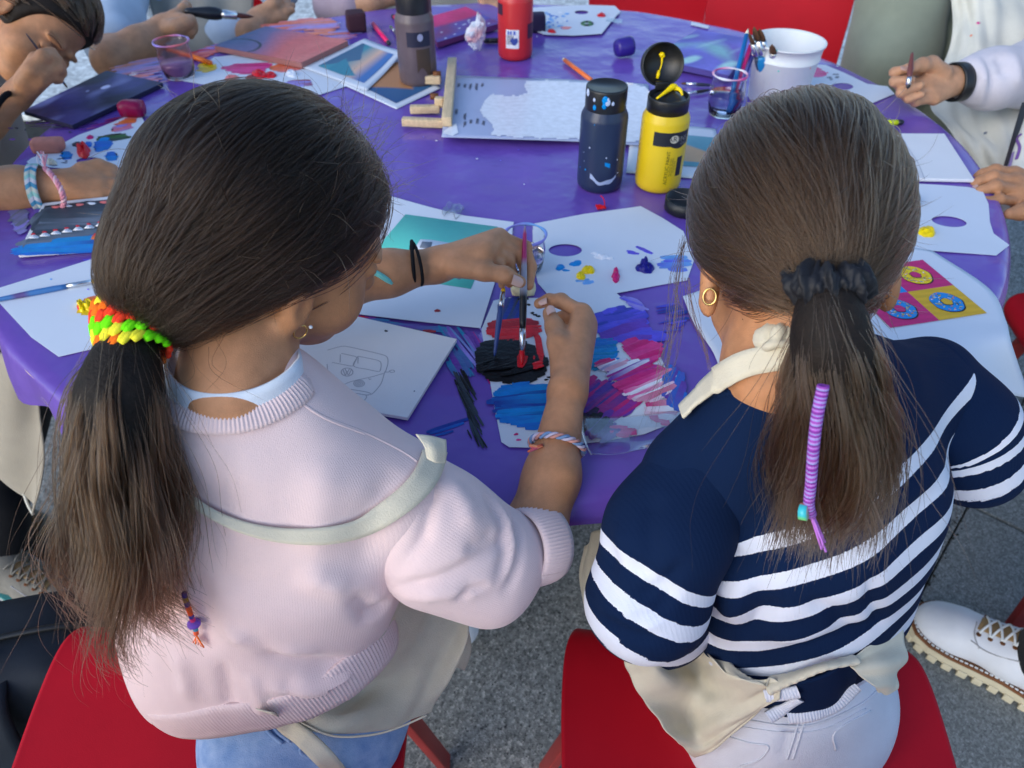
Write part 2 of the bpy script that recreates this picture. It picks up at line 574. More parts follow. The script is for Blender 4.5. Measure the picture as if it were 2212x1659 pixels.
def mat_glass(name, col=(1, 1, 1), rough=0.03, ior=1.3, trans=1.0, alpha=1.0):
    m, nt, b = base_mat(name)
    n = nd(nt, 'ShaderNodeTexNoise', i_Scale=60.0, i_Detail=3)
    mr = nd(nt, 'ShaderNodeMapRange'); mr.inputs['To Min'].default_value = rough; mr.inputs['To Max'].default_value = rough + .12
    tc = nd(nt, 'ShaderNodeTexCoord'); nt.links.new(tc.outputs['Object'], n.inputs['Vector'])
    nt.links.new(n.outputs['Fac'], mr.inputs['Value']); nt.links.new(mr.outputs[0], b.inputs['Roughness'])
    b.inputs['Base Color'].default_value = (*col, 1)
    b.inputs['Transmission Weight'].default_value = trans; b.inputs['IOR'].default_value = ior; b.inputs['Alpha'].default_value = alpha
    return m

def mat_film(name, tint=(1, 1, 1), opacity=0.015, bump=0.1):
    """clear plastic film"""
    m, nt, b = base_mat(name)
    out = nt.nodes['Material Output']
    tr = nd(nt, 'ShaderNodeBsdfTransparent'); tr.inputs[0].default_value = (*tint, 1)
    gl = nd(nt, 'ShaderNodeBsdfGlossy', i_Roughness=0.12)
    fr = nd(nt, 'ShaderNodeFresnel', i_IOR=1.45)
    ad = nd(nt, 'ShaderNodeMath', operation='MULTIPLY_ADD'); ad.inputs[1].default_value = .45; ad.inputs[2].default_value = opacity; nt.links.new(fr.outputs[0], ad.inputs[0])
    mx = nd(nt, 'ShaderNodeMixShader'); nt.links.new(ad.outputs[0], mx.inputs[0]); nt.links.new(tr.outputs[0], mx.inputs[1]); nt.links.new(gl.outputs[0], mx.inputs[2])
    n = nd(nt, 'ShaderNodeTexNoise', i_Scale=35.0, i_Detail=3); tc = nd(nt, 'ShaderNodeTexCoord'); nt.links.new(tc.outputs['Object'], n.inputs['Vector'])
    bp = nd(nt, 'ShaderNodeBump', i_Strength=bump, i_Distance=0.01); nt.links.new(n.outputs['Fac'], bp.inputs['Height']); nt.links.new(bp.outputs[0], gl.inputs['Normal'])
    nt.links.new(mx.outputs[0], out.inputs['Surface'])
    nt.nodes.remove(b)
    return m

def mat_hair(name, c1, c2, rough=0.28):
    m, nt, b = base_mat(name); out = nt.nodes['Material Output']; nt.nodes.remove(b)
    h = nd(nt, 'ShaderNodeBsdfHairPrincipled'); h.parametrization = 'COLOR'
    inf = nd(nt, 'ShaderNodeHairInfo')
    rmp = nd(nt, 'ShaderNodeMix', data_type='RGBA'); rmp.inputs[6].default_value = (*c1, 1); rmp.inputs[7].default_value = (*c2, 1)
    nt.links.new(inf.outputs['Random'], rmp.inputs[0]); nt.links.new(rmp.outputs[2], h.inputs['Color'])
    h.inputs['Roughness'].default_value = rough; h.inputs['Radial Roughness'].default_value = .5
    h.inputs['Random Roughness'].default_value = .1; h.inputs['IOR'].default_value = 1.38
    nt.links.new(h.outputs[0], out.inputs['Surface'])
    return m

M = {}
M['cloth_purple'] = mat('purple_plastic_cover', (0.158, 0.080, 0.43), rough=.25, var=.10, vscale=3, bump=.6, bscale=11, spec=.6, bdist=.012)
M['paper'] = mat('white_paper', (.70, .75, .82), rough=.75, var=.03, vscale=6, bump=.05, bscale=300, spec=.3)
M['canvas_board'] = mat('white_canvas_board', (.80, .80, .81), rough=.8, var=.02, bump=.25, bscale=900, spec=.2)
M['edge_grey'] = mat('board_edge', (.55, .54, .52), rough=.8)
M['paint'] = mat_attr('wet_acrylic_paint', rough=.30, bump=.55, bscale=220, var=.22, spec=.28)
M['print'] = mat_attr('printed_ink', rough=.55, bump=.05, var=.06)
M['painted'] = mat_attr('dry_painted_canvas', rough=.5, bump=.25, bscale=700, var=.22)
M['film'] = mat_film('clear_plastic_film')
M['tape'] = mat_film('clear_adhesive_tape', opacity=.05, bump=.25)
M['clear'] = mat_glass('clear_plastic_cup')
M['water'] = mat_glass('paint_water', (.62, .66, .85), rough=.0, ior=1.33)
M['murky'] = mat('murky_paint_water', (.30, .20, .36), rough=.15, spec=.5)
M['red_plastic'] = mat('red_chair_shell', (.53, .005, .017), rough=.5, var=.10, vscale=4, bump=.12, bscale=900, spec=.22)
M['red_leg'] = mat('red_painted_steel', (.30, .022, .018), rough=.45, var=.15, bump=.05, spec=.5)
M['wood'] = mat('pale_beech_wood', (.66, .50, .30), rough=.6, var=.16, vscale=25, stretch=(6, 1, 6), bump=.2, bscale=120)
M['black_plastic'] = mat('black_plastic', (.012, .013, .014), rough=.4, spec=.5, var=.2, bump=.08, bscale=500)
M['skin'] = mat('child_skin', (.49, .232, .112), rough=.48, var=.15, vscale=55, bump=.28, bscale=1100, spec=.35, sss=.12)
M['skin_pale'] = mat('light_skin', (.54, .285, .158), rough=.48, var=.15, vscale=45, bump=.28, bscale=900, spec=.35, sss=.12)
M['nail'] = mat('finger_nail', (.60, .38, .31), rough=.28, var=.04, spec=.5)
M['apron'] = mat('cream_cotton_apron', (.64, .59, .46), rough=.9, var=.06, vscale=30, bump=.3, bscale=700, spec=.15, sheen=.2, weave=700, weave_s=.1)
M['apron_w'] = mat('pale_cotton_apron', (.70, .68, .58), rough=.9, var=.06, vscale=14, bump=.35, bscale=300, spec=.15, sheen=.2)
M['gold'] = mat('gold_metal', (.80, .52, .18), rough=.22, metal=1.0, var=.05)
M['steel'] = mat('brush_ferrule_metal', (.72, .73, .75), rough=.25, metal=1.0, var=.08)
M['bristle'] = mat('brown_bristle', (.10, .045, .018), rough=.7, var=.35, stretch=(1, 1, .1), bump=.4, bscale=900)
M['yarn'] = mat_attr('coloured_yarn', rough=.9, spec=.2, bump=.4, bscale=1500, var=.1)
M['plain'] = mat_attr('coloured_plastic', rough=.35, bump=.0, var=.06)
M['lead'] = mat('pencil_lead_line', (.33, .34, .37), rough=.8, var=.3)
M['white_tee'] = mat('white_jersey', (.68, .74, .82), rough=.9, bump=.25, bscale=1200, sheen=.2)
M['black_cloth'] = mat('black_cloth', (.008, .009, .012), rough=.9, var=.2, bump=.3, bscale=900, spec=.1, sheen=.1)
M['navy_fabric'] = mat('dark_navy_nylon', (.012, .018, .028), rough=.6, var=.25, bump=.3, bscale=900, spec=.3)
M['shoe_white'] = mat('white_shoe_leather', (.66, .69, .75), rough=.45, var=.06, bump=.15, bscale=400)
M['sole'] = mat('cream_rubber_sole', (.55, .50, .36), rough=.7, var=.12, bump=.15, bscale=300)
M['welt'] = mat('brown_welt', (.16, .055, .015), rough=.6, var=.2)
M['lace'] = mat('white_lace', (.72, .75, .76), rough=.8, bump=.3, bscale=1200)
M['bucket'] = mat('white_plastic_bucket', (.74, .76, .76), rough=.42, var=.03, vscale=18, bump=.03, sss=.05)

# ------------------------------------------------------------------ the setting: ground, slabs, far paving with sunlight in its colour
def ground_material(name, base, dark, light, scale=260, rough=.85):
    m, nt, b = base_mat(name)
    tc = nd(nt, 'ShaderNodeTexCoord')
    v1 = nd(nt, 'ShaderNodeTexVoronoi', i_Scale=float(scale)); nt.links.new(tc.outputs['Object'], v1.inputs['Vector'])
    v2 = nd(nt, 'ShaderNodeTexVoronoi', i_Scale=float(scale) * .55); nt.links.new(tc.outputs['Object'], v2.inputs['Vector'])
    r1 = nd(nt, 'ShaderNodeValToRGB'); nt.links.new(v1.outputs['Color'], r1.inputs[0])
    e = r1.color_ramp.elements
    e[0].position = 0.0; e[0].color = (*dark, 1); e[1].position = 1.0; e[1].color = (*light, 1)
    x = e.new(.28); x.color = (*(np.array(base) * .75), 1); x = e.new(.62); x.color = (*base, 1)
    r2 = nd(nt, 'ShaderNodeMapRange'); r2.inputs['From Min'].default_value = .2; r2.inputs['From Max'].default_value = .9; r2.inputs['To Min'].default_value = .7; r2.inputs['To Max'].default_value = 1.2
    nt.links.new(v2.outputs['Color'], r2.inputs['Value'])
    n = nd(nt, 'ShaderNodeTexNoise', i_Scale=3.0, i_Detail=5); nt.links.new(tc.outputs['Object'], n.inputs['Vector'])
    r3 = nd(nt, 'ShaderNodeMapRange'); r3.inputs['To Min'].default_value = .72; r3.inputs['To Max'].default_value = 1.28; nt.links.new(n.outputs['Fac'], r3.inputs['Value'])
    mu = nd(nt, 'ShaderNodeMath', operation='MULTIPLY'); nt.links.new(r2.outputs[0], mu.inputs[0]); nt.links.new(r3.outputs[0], mu.inputs[1])
    sc = nd(nt, 'ShaderNodeVectorMath', operation='SCALE'); nt.links.new(r1.outputs[0], sc.inputs[0]); nt.links.new(mu.outputs[0], sc.inputs['Scale'])
    nt.links.new(sc.outputs[0], b.inputs['Base Color'])
    bp = nd(nt, 'ShaderNodeBump', i_Strength=.35, i_Distance=0.002); nt.links.new(v1.outputs['Distance'], bp.inputs['Height']); nt.links.new(bp.outputs[0], b.inputs['Normal'])
    b.inputs['Roughness'].default_value = rough; b.inputs['Specular IOR Level'].default_value = .25
    return m
M['aggregate'] = ground_material('speckled_concrete', (.27, .285, .275), (.05, .055, .06), (.50, .50, .47))
M['slab'] = ground_material('grey_concrete_slab', (.26, .28, .27), (.14, .15, .15), (.36, .37, .36), scale=420)
M['sunlit_tone_paving'] = ground_material('painted_sunlit_paving', (.74, .78, .76), (.62, .66, .64), (.82, .84, .82), scale=80)  # sunlight on the far floor is put into this pale colour
M['joint'] = mat('dark_joint_dirt', (.035, .036, .030), rough=.95, var=.4, vscale=40, bump=.6, bscale=80)

g = obj('ground', [(-60, -60, -.03), (60, -60, -.03), (60, 60, -.03), (-60, 60, -.03)], [(0, 1, 2, 3)], M['joint'], smooth=False)
g['kind'] = 'structure'
J0 = A(1.012, 1.09, 0); JD = nrm(A(.65, .757, 0)); JN = A(JD[1], -JD[0], 0)      # the joint between the poured floor and the slabs
# poured speckled floor: left of the joint, up to the far paving
corner = [J0 - JD * 9, J0 + JD * 2.0]
fl = [corner[0], corner[1], A(-9, 3.2, 0), A(-9, -9, 0)]
V, Fc = plate([[p + A(0, 0, -.02) for p in fl]], .02)
o = obj('floor', V, Fc, M['aggregate'], smooth=False); o['kind'] = 'structure'
slabs = bpy.data.objects.new('pavement', None); COL.objects.link(slabs); slabs['kind'] = 'structure'
SL, SW, GAP = .395, .72, .007
me_slab = None
for i in range(-6, 6):
    for j in range(0, 4):
        c0 = J0 + JD * (i * SL) + JN * (j * SW)
        c = c0 + JD * SL / 2 + JN * SW / 2
        if c[1] > 3.15 or c[1] < -.9 or c[0] > 3.2: continue
        if me_slab is None:
            V, Fc = bevel_box((0, 0, 0), (SL / 2 - GAP / 2, SW / 2 - GAP / 2, .013), (JD, JN, A(0, 0, -1)), .0025)
            me_slab = mesh_data('slab', V, Fc, M['slab'], smooth=False)
        s = bpy.data.objects.new('slab', me_slab); COL.objects.link(s)
        s.parent = slabs
        s.location = (c[0], c[1], -.013 + RNG.uniform(-.0012, .0012))
# dirt and crumbs along the joint
mb = MB()
for k in range(170):
    p = J0 + JD * RNG.uniform(-.75, .75) + JN * RNG.normal(0, .006)
    r = RNG.uniform(.001, .0038)
    V, Fc = lathe([(0.0001, -r * .6), (r, -r * .1), (r * .7, r * .6), (0.0001, r * .8)], p + A(0, 0, .001), 6)
    mb.add(V + RNG.normal(0, r * .15, V.shape), Fc)
o = mb.build('dirt', M['joint'], slabs); o['kind'] = 'stuff'
# far paving past the shaded court, its sunlight painted as a pale colour
pav = bpy.data.objects.new('pavement', None); COL.objects.link(pav); pav['kind'] = 'structure'
me_p = None
for i in range(-9, 9):
    for j in range(0, 8):
        c = A(i * .9 + (.45 if j % 2 else 0), 3.65 + j * .9, 0)
        if me_p is None:
            V, Fc = bevel_box((0, 0, 0), (.446, .446, .014), None, .003)
            me_p = mesh_data('slab', V, Fc, M['sunlit_tone_paving'], smooth=False)
        s = bpy.data.objects.new('slab', me_p); COL.objects.link(s); s.parent = pav
        s.location = (c[0], c[1], -.014)
V, Fc = box((-60, 10.9, -.03), (60, 60, -.002))
o = obj('painted_sunlit_ground', V, Fc, M['sunlit_tone_paving'], smooth=False); o['kind'] = 'structure'  # pale colour stands for sunlit ground farther out

# ------------------------------------------------------------------ the round table and its cover
TC = A(-.03, 1.32, 0); TR = .838
table = thing('round_table', 'large round table hidden under the purple cover', 'table', TC)
V, Fc = lathe([(.001, .708), (.80, .708), (.832, .712), (.834, .734), (.82, .738), (.001, .738)], TC, 96)
obj('tabletop', V, Fc, M['wood'], table)
for a in (.7, 2.3, 3.9, 5.5):
    p = TC + A(math.cos(a), math.sin(a), 0) * .5
    V, Fc = tube([p + A(0, 0, .0), p + A(0, 0, .71)], .022, 12)
    obj('leg', V, Fc, M['steel'], table)
# cover: flat disc that rolls over the rim and hangs in uneven ruffles
na, rr = 360, list(np.linspace(.02, .80, 40)) + [.815, .826, .833]
V = []; Fc = []
ang = np.linspace(0, 2 * math.pi, na, endpoint=False)
ruff = .5 * np.sin(ang * 9 + 1) + .6 * np.sin(ang * 17 + 2) + .35 * np.sin(ang * 31)
wr = lambda x, y: .0011 * math.sin(x * 23 + y * 9) * math.sin(y * 17 - x * 6) + .0005 * math.sin(x * 47 + 1.3 * math.sin(y * 20))
for r in rr:
    for k, a in enumerate(ang):
        x, y = TC[0] + r * math.cos(a), TC[1] + r * math.sin(a)
        V.append((x, y, TABLE_Z - .0012 + wr(x, y) * 1.0 - (max(0, r - .8) / .033) ** 3 * .004))
hang = 8
for h in range(1, hang + 1):
    q = h / hang
    for k, a in enumerate(ang):
        near_left = math.exp(-((a - 3.95) / .33) ** 2)
        drop = .020 + .006 * ruff[k] + .040 * near_left * (1 + .3 * math.sin(a * 26)) + .012 * math.exp(-((a - 5.75) / .3) ** 2)
        rad = .833 + .010 * math.sin(min(1, q * 1.4) * 1.57) + q * (.004 * ruff[k] + .010 * near_left * math.sin(a * 34))
        V.append((TC[0] + rad * math.cos(a), TC[1] + rad * math.sin(a), TABLE_Z - .005 - q * drop))
n_r = len(rr) + hang
for i in range(n_r - 1):
    for k in range(na):
        k2 = (k + 1) % na
        Fc.append((i * na + k, (i + 1) * na + k, (i + 1) * na + k2, i * na + k2))
V.append((TC[0], TC[1], TABLE_Z - .0012)); ci = len(V) - 1
for k in range(na): Fc.append((ci, k, (k + 1) % na))
cover = obj('table_cover', V, Fc, M['cloth_purple'])
tag(cover, 'purple plastic sheet covering the round table, paint smeared', 'table cover')
# ------------------------------------------------------------------ red chairs
def make_chair(label, loc, yaw, group, back=True):
    t = thing('red_chair', label, 'chair', loc, group)
    cy, sy = math.cos(yaw), math.sin(yaw)
    R = np.array([[cy, sy, 0], [-sy, cy, 0], [0, 0, 1]])                      # local rows -> world
    W = lambda P: np.asarray(P, float) @ R + np.asarray(loc)
    hw = .214
    def rows(prof, wid):
        G = []
        for (y, z), w in zip(prof, wid):
            G.append([W((w * u, y, z + .012 * u * u)) for u in (-1, -.9, -.5, 0, .5, .9, 1)])
        return G
    prof = [(.208, .418), (.212, .436), (.200, .449), (.17, .452), (.10, .447), (0, .440), (-.10, .440), (-.17, .447), (-.20, .46)]
    wid = [.178, .195, .208, .216, .218, .214, .208, .203, .200]
    V, Fc = sheet(rows(prof, wid), 27, 33, .008)
    obj('seat', V, Fc, M['red_plastic'], t)
    prof = [(-.196, .452), (-.213, .49), (-.226, .56), (-.243, .66), (-.262, .76), (-.270, .795), (-.276, .805)]
    wid = [.198, .198, .200, .202, .198, .185, .16]
    V, Fc = sheet(rows(prof, wid), 27, 29, .008)
    obj('backrest', V, Fc, M['red_plastic'], t)
    for sx in (-1, 1):
        for (y0, y1) in ((.15, .21), (-.15, -.235)):
            V, Fc = bar(W((sx * .165, y0, .43)), W((sx * .232, y1, .0)), .030, .014, up=W((sx, 0, 0)) - np.asarray(loc))
            obj('leg', V, Fc, M['red_leg'], t)
    for y in (.15, -.15):
        V, Fc = bar(W((-.165, y, .425)), W((.165, y, .425)), .022, .012)
        obj('crossbar', V, Fc, M['red_leg'], t)
    return t
make_chair('red chair in the foreground under the girl in the pink sweatshirt', (-.335, .315, 0), .035, 'red chairs round the table')
make_chair('red chair in the foreground under the girl in the striped navy sweater', (.268, .292, 0), -.07, 'red chairs round the table')
make_chair('empty red chair in front of the grey green trousers, beyond the white bucket', (.70, 2.16, 0), math.pi - .30, 'red chairs round the table')
make_chair('empty red chair in deep shade, left of the other empty red chair', (.44, 2.60, 0), math.pi - .10, 'red chairs round the table')
make_chair('red chair of the child in the pale blue tee, at the far left', (-.93, 2.50, 0), math.pi + .35, 'red chairs round the table')
make_chair('red chair at the right picture edge, only its seat edge showing', (1.175, 1.02, 0), math.pi / 2, 'red chairs round the table')

# ------------------------------------------------------------------ sheets, boards and paint on the table
def loop_px(pts, z, n=None, smooth=False):
    P = catmull(pts, n or len(pts) * 6, True) if smooth else np.array(pts, float)
    return [onz(p[0], p[1], z) for p in P]

def flat_piece(name, loops, thick, mat_, parent=None, z=None):
    V, Fc = plate(loops, thick)
    return obj(name, V, Fc, mat_, parent, smooth=False)

def inside(P, poly):
    x, y = P[:, 0], P[:, 1]; r = np.zeros(len(P), bool); n = len(poly)
    for i in range(n):
        x1, y1 = poly[i][:2]; x2, y2 = poly[(i + 1) % n][:2]
        c = ((y1 > y) != (y2 > y)) & (x < (x2 - x1) * (y - y1) / (y2 - y1 + 1e-12) + x1)
        r ^= c
    return r

def strokes(mb, poly, ang, cols, width=.004, jit=.006, z=TABLE_Z + .0012, h=.0007, dens=1.0, seed=0, smooth=True, wob=.002):
    """brushed paint: overlapping bristle tracks that fill an outline, each with its own colour"""
    r = np.random.default_rng(seed)
    if hasattr(mb, 'sub'): mb = mb.sub('paint_stroke')
    if dens >= .9: width, jit, h = width * 1.7, jit * .75, h * .5
    P = np.array([onz(p[0], p[1], z)[:2] for p in (catmull(poly, len(poly) * 5, True) if smooth else poly)])
    c, s = math.cos(ang), math.sin(ang)
    R = np.array([[c, s], [-s, c]]); Q = P @ R.T
    v0, v1 = Q[:, 1].min(), Q[:, 1].max()
    n = max(2, int((v1 - v0) / width * 2.6 * dens))
    cols = [np.array(k) for k in cols]
    if dens >= .9:                                            # the continuous coat the bristle tracks lie in
        cen = P.mean(0); PP = catmull(P, 60, True) if len(P) < 60 else P
        PP = cen + (PP - cen) * (.96 + .05 * r.normal(size=(len(PP), 1)) * .5)
        bm = bmesh.new(); vs_ = [bm.verts.new((q[0], q[1], z - .0001)) for q in PP]
        es = [bm.edges.new((vs_[i], vs_[(i + 1) % len(vs_)])) for i in range(len(vs_))]
        bmesh.ops.triangle_fill(bm, use_beauty=True, edges=es); bm.verts.index_update()
        Vb = np.array([v.co[:] for v in bm.verts]); Fb = [[v.index for v in f.verts] if f.normal.z > 0 else [v.index for v in f.verts][::-1] for f in bm.faces]; bm.free()
        fb = np.clip(((Vb[:, :2] @ R.T)[:, 1] - v0) / (v1 - v0) * (len(cols) - 1), 0, len(cols) - 1.001); ib = fb.astype(int)
        if len(Fb): mb.add(Vb, Fb, np.array(cols)[ib])
    for k in range(n):
        v = v0 + (k + r.uniform(.1, .9)) * (v1 - v0) / n
        xs = []
        for i in range(len(Q)):
            a, b = Q[i], Q[(i + 1) % len(Q)]
            if (a[1] > v) != (b[1] > v): xs.append(a[0] + (v - a[1]) / (b[1] - a[1]) * (b[0] - a[0]))
        xs.sort()
        for i in range(0, len(xs) - 1, 2):
            a, b = xs[i] - r.normal(0, jit) * .7, xs[i + 1] + r.normal(0, jit) * .7
            if b - a < width: continue
            m = max(3, int((b - a) / .006)); u = np.linspace(a, b, m)
            w = width * r.uniform(.55, 1.25) * np.sqrt(np.clip(np.minimum(np.arange(m) + .35, m - .65 - np.arange(m)), .2, 1))
            vv = v + wob * np.sin(u * r.uniform(20, 60) + r.uniform(0, 6))
            f = (v - v0) / (v1 - v0) * (len(cols) - 1) + r.normal(0, .30) + .5 * np.sin(u * 30 + r.uniform(0, 6))
            f = np.clip(f, 0, len(cols) - 1.001); i0 = f.astype(int) if np.ndim(f) else np.full(m, int(f))
            fr = (f - i0)[:, None]; ca = np.array(cols)[i0]; cb = np.array(cols)[np.minimum(i0 + 1, len(cols) - 1)]
            cc = ca * (1 - fr) + cb * fr
            cc = cc * r.uniform(.93, 1.06)
            zz = z + r.uniform(0, .00025)
            hh = min(h, .0004) * r.uniform(.15, .6)
            V = []
            for e, zt in ((-1, 0), (-.4, hh), (.4, hh * .9), (1, 0)):
                V.append(np.stack([u, vv + e * w / 2, np.full(m, zz + zt)], 1))
            V = np.array(V).transpose(1, 0, 2).reshape(-1, 3)
            xy = V[:, :2] @ R
            V = np.c_[xy, V[:, 2]]
            Fc = [(j * 4 + q, (j + 1) * 4 + q, (j + 1) * 4 + q + 1, j * 4 + q + 1) for j in range(m - 1) for q in range(3)]
            mb.add(V, Fc, np.repeat(cc, 4, 0))

def blob(mb, x, y, rx, ry, h, col, z=TABLE_Z + .0012, seed=0, swirl=1.0, ang=0.0):
    """a squeezed dollop of paint, rx/ry in picture units"""
    r = np.random.default_rng(seed)
    if hasattr(mb, 'sub') and rx * ry > 30: mb = mb.sub('paint_dollop')
    c = onz(x, y, z); ex = onz(x + rx, y, z) - c; ey = onz(x, y - ry, z) - c
    ca, sa = math.cos(ang), math.sin(ang)
    nr, na = 9, 26; V = [c + A(0, 0, h * 1.02)]; C = []
    ph = r.uniform(0, 6, 4)
    for i in range(1, nr + 1):
        q = i / nr
        for k in range(na):
            a = 2 * math.pi * k / na
            e = q * (1 + .16 * math.sin(2 * a + ph[0]) + .10 * math.sin(3 * a + ph[1]) + .06 * math.sin(7 * a + ph[2]))
            u, w = e * math.cos(a), e * math.sin(a)
            u, w = ca * u - sa * w, sa * u + ca * w
            zz = h * (math.sqrt(max(0, 1 - q ** 2.2)) + swirl * .22 * math.sin(2.2 * a + q * 7 + ph[3]) * q * (1 - q) * 3)
            V.append(c + ex * u + ey * w + A(0, 0, max(0, zz)))
    Fc = [(0, 1 + k, 1 + (k + 1) % na) for k in range(na)]
    for i in range(nr - 1):
        for k in range(na):
            a = 1 + i * na; b = a + na; k2 = (k + 1) % na
            Fc.append((a + k, b + k, b + k2, a + k2))
    V = np.array(V)
    cc = np.array(col) * (1 + .12 * r.normal(size=(len(V), 1)) * .5)
    mb.add(V, Fc, np.clip(cc, 0, 1))

def line(mb, pts, w=.0011, z=TABLE_Z + .004, col=(.20, .21, .24), h=.0003):
    """a pencil or ink line"""
    P = np.array([onz(p[0], p[1], z) for p in pts])
    if len(P) > 2: P = catmull(P, len(P) * 4)
    T = np.gradient(P, axis=0); S = np.stack([-T[:, 1], T[:, 0], 0 * T[:, 0]], 1); S /= np.maximum(1e-9, np.linalg.norm(S, axis=1))[:, None]
    n = len(P); V = np.vstack([P - S * w / 2, P + A(0, 0, h), P + S * w / 2])
    Fc = [(i, i + 1, n + i + 1, n + i) for i in range(n - 1)] + [(n + i, n + i + 1, 2 * n + i + 1, 2 * n + i) for i in range(n - 1)]
    mb.add(V, Fc, col)

def ellipse(cx, cy, rx, ry, n=28, rot=0):
    return [(cx + rx * math.cos(a) * math.cos(rot) - ry * math.sin(a) * math.sin(rot), cy + ry * math.sin(a) * math.cos(rot) + rx * math.cos(a) * math.sin(rot)) for a in np.linspace(0, 2 * math.pi, n, endpoint=False)]

C = {k: srgb(*v) for k, v in dict(red=(215, 25, 38), dred=(150, 15, 30), black=(12, 13, 16), blue=(20, 110, 205), dblue=(25, 55, 150), navy=(24, 20, 130), cyan=(0, 140, 215), yellow=(250, 215, 0), magenta=(205, 20, 110), pink=(230, 70, 150), violet=(92, 82, 215), purple=(110, 50, 160), turq=(0, 130, 170), white=(235, 238, 245), teal=(90, 205, 190), orange=(240, 120, 60), salmon=(235, 120, 115), grey=(110, 120, 135), brown=(110, 75, 60), lblue=(110, 170, 230), green=(70, 120, 70), cream=(225, 215, 190), dgrey=(55, 66, 78), lav=(150, 140, 220), gold=(225, 175, 20)).items()}

Z1 = TABLE_Z + .0006
# --- palette of paint and clear film in front of the girl in pink
pal = thing('paint_palette', 'paint covered paper palette under clear film between the two girls', 'palette', onz(1250, 820))
main_poly = [(1066, 650), (1095, 643), (1200, 645), (1332, 634), (1362, 660), (1400, 715), (1440, 800), (1482, 872), (1474, 905), (1392, 938), (1290, 955), (1175, 968), (1100, 966), (1083, 955), (1068, 880), (1057, 815), (1040, 712)]
flat_piece('sheet', [loop_px(main_poly, Z1)], .0005, M['paper'], pal)
mb = PMB(); zp = Z1 + .0008
strokes(mb, [(1085, 648), (1125, 645), (1128, 670), (1122, 700), (1090, 705), (1078, 690)], 1.35, [C['brown'], C['dblue'], C['dgrey'], C['dblue'], C['brown']], .004, .004, zp, seed=1)
strokes(mb, [(1052, 705), (1090, 690), (1140, 690), (1163, 706), (1150, 725), (1120, 733), (1080, 732), (1055, 722)], .1, [C['red'], C['red'], C['dred'], C['red']], .007, .004, zp + .0003, h=.0016, seed=2, dens=1.4)
strokes(mb, [(1150, 715), (1162, 716), (1172, 760), (1168, 782), (1156, 775), (1158, 745)], 1.6, [C['red'], C['red']], .004, .003, zp + .0006, seed=3)
black_poly = [(1026, 765), (1045, 742), (1090, 738), (1140, 745), (1175, 775), (1180, 800), (1150, 818), (1090, 820), (1045, 808), (1032, 795)]
strokes(mb, black_poly, .15, [C['black'], C['black'], C['black']], .009, .004, zp + .0005, h=.0022, seed=4, dens=1.5, wob=.004)
strokes(mb, [(1050, 770), (1100, 775), (1150, 780), (1165, 795), (1120, 806), (1060, 800)], .3, [C['black'], C['black']], .006, .006, zp + .0022, h=.0012, seed=5, dens=.7, wob=.005)
strokes(mb, [(1120, 765), (1135, 768), (1133, 790), (1118, 792)], 1.3, [C['red'], C['dred']], .005, .002, zp + .003, seed=6)
strokes(mb, [(1152, 785), (1168, 778), (1172, 786), (1155, 795)], .3, [C['red']], .003, .003, zp + .003, seed=66)
strokes(mb, [(1285, 680), (1330, 664), (1385, 670), (1405, 700), (1400, 722), (1360, 738), (1320, 736), (1290, 720), (1277, 700)], .35, [C['violet'], C['purple'], C['violet'], C['violet'], C['dblue'], C['violet']], .007, .005, zp + .0004, h=.0016, seed=7, dens=1.3, wob=.006)
strokes(mb, [(1340, 640), (1375, 645), (1395, 665), (1385, 672), (1360, 655)], -.6, [C['violet'], C['lav'], C['violet']], .005, .005, zp + .0005, seed=8)
strokes(mb, [(1400, 715), (1440, 720), (1445, 735), (1405, 735)], .1, [C['violet']], .006, .012, zp + .0004, seed=9)
strokes(mb, [(1268, 738), (1320, 728), (1335, 755), (1325, 785), (1275, 800)], .1, [C['turq'], C['cyan'], C['turq'], C['blue']], .005, .006, zp + .0006, seed=10)
strokes(mb, [(1350, 735), (1420, 738), (1432, 765), (1400, 790), (1358, 770)], .5, [C['magenta'], C['pink'], C['magenta']], .006, .006, zp + .0008, seed=11)
strokes(mb, [(1295, 785), (1350, 775), (1440, 795), (1450, 840), (1400, 865), (1355, 855), (1330, 820)], .55, [C['magenta'], C['white'], C['pink'], C['magenta'], C['purple'], C['white'], C['magenta']], .005, .010, zp + .0011, seed=12, dens=1.1)
strokes(mb, [(1440, 790), (1470, 800), (1482, 850), (1460, 880), (1435, 850)], 1.2, [C['blue'], C['purple'], C['blue']], .006, .006, zp + .001, seed=13)
strokes(mb, [(1395, 875), (1440, 865), (1470, 885), (1430, 912), (1405, 905)], .1, [C['magenta'], C['white'], C['magenta']], .006, .010, zp + .0009, seed=14)
strokes(mb, [(1072, 850), (1110, 830), (1170, 832), (1192, 860), (1188, 905), (1150, 922), (1095, 915), (1070, 890)], .12, [C['blue'], C['cyan'], C['dblue'], C['cyan'], C['blue']], .005, .008, zp + .0004, h=.0009, seed=15, dens=1.2)
strokes(mb, [(1255, 830), (1290, 820), (1350, 845), (1372, 880), (1330, 905), (1280, 920), (1252, 890)], .75, [C['purple'], C['magenta'], C['dblue'], C['purple'], C['magenta']], .005, .010, zp + .0006, seed=16)
strokes(mb, [(1252, 895), (1290, 890), (1335, 925), (1325, 948), (1275, 945), (1250, 925)], .9, [C['black'], C['purple'], C['black'], C['black']], .005, .010, zp + .0012, seed=17)
strokes(mb, [(1325, 925), (1372, 925), (1370, 938), (1325, 942)], .0, [C['magenta'], C['pink']], .005, .008, zp + .0012, seed=18)
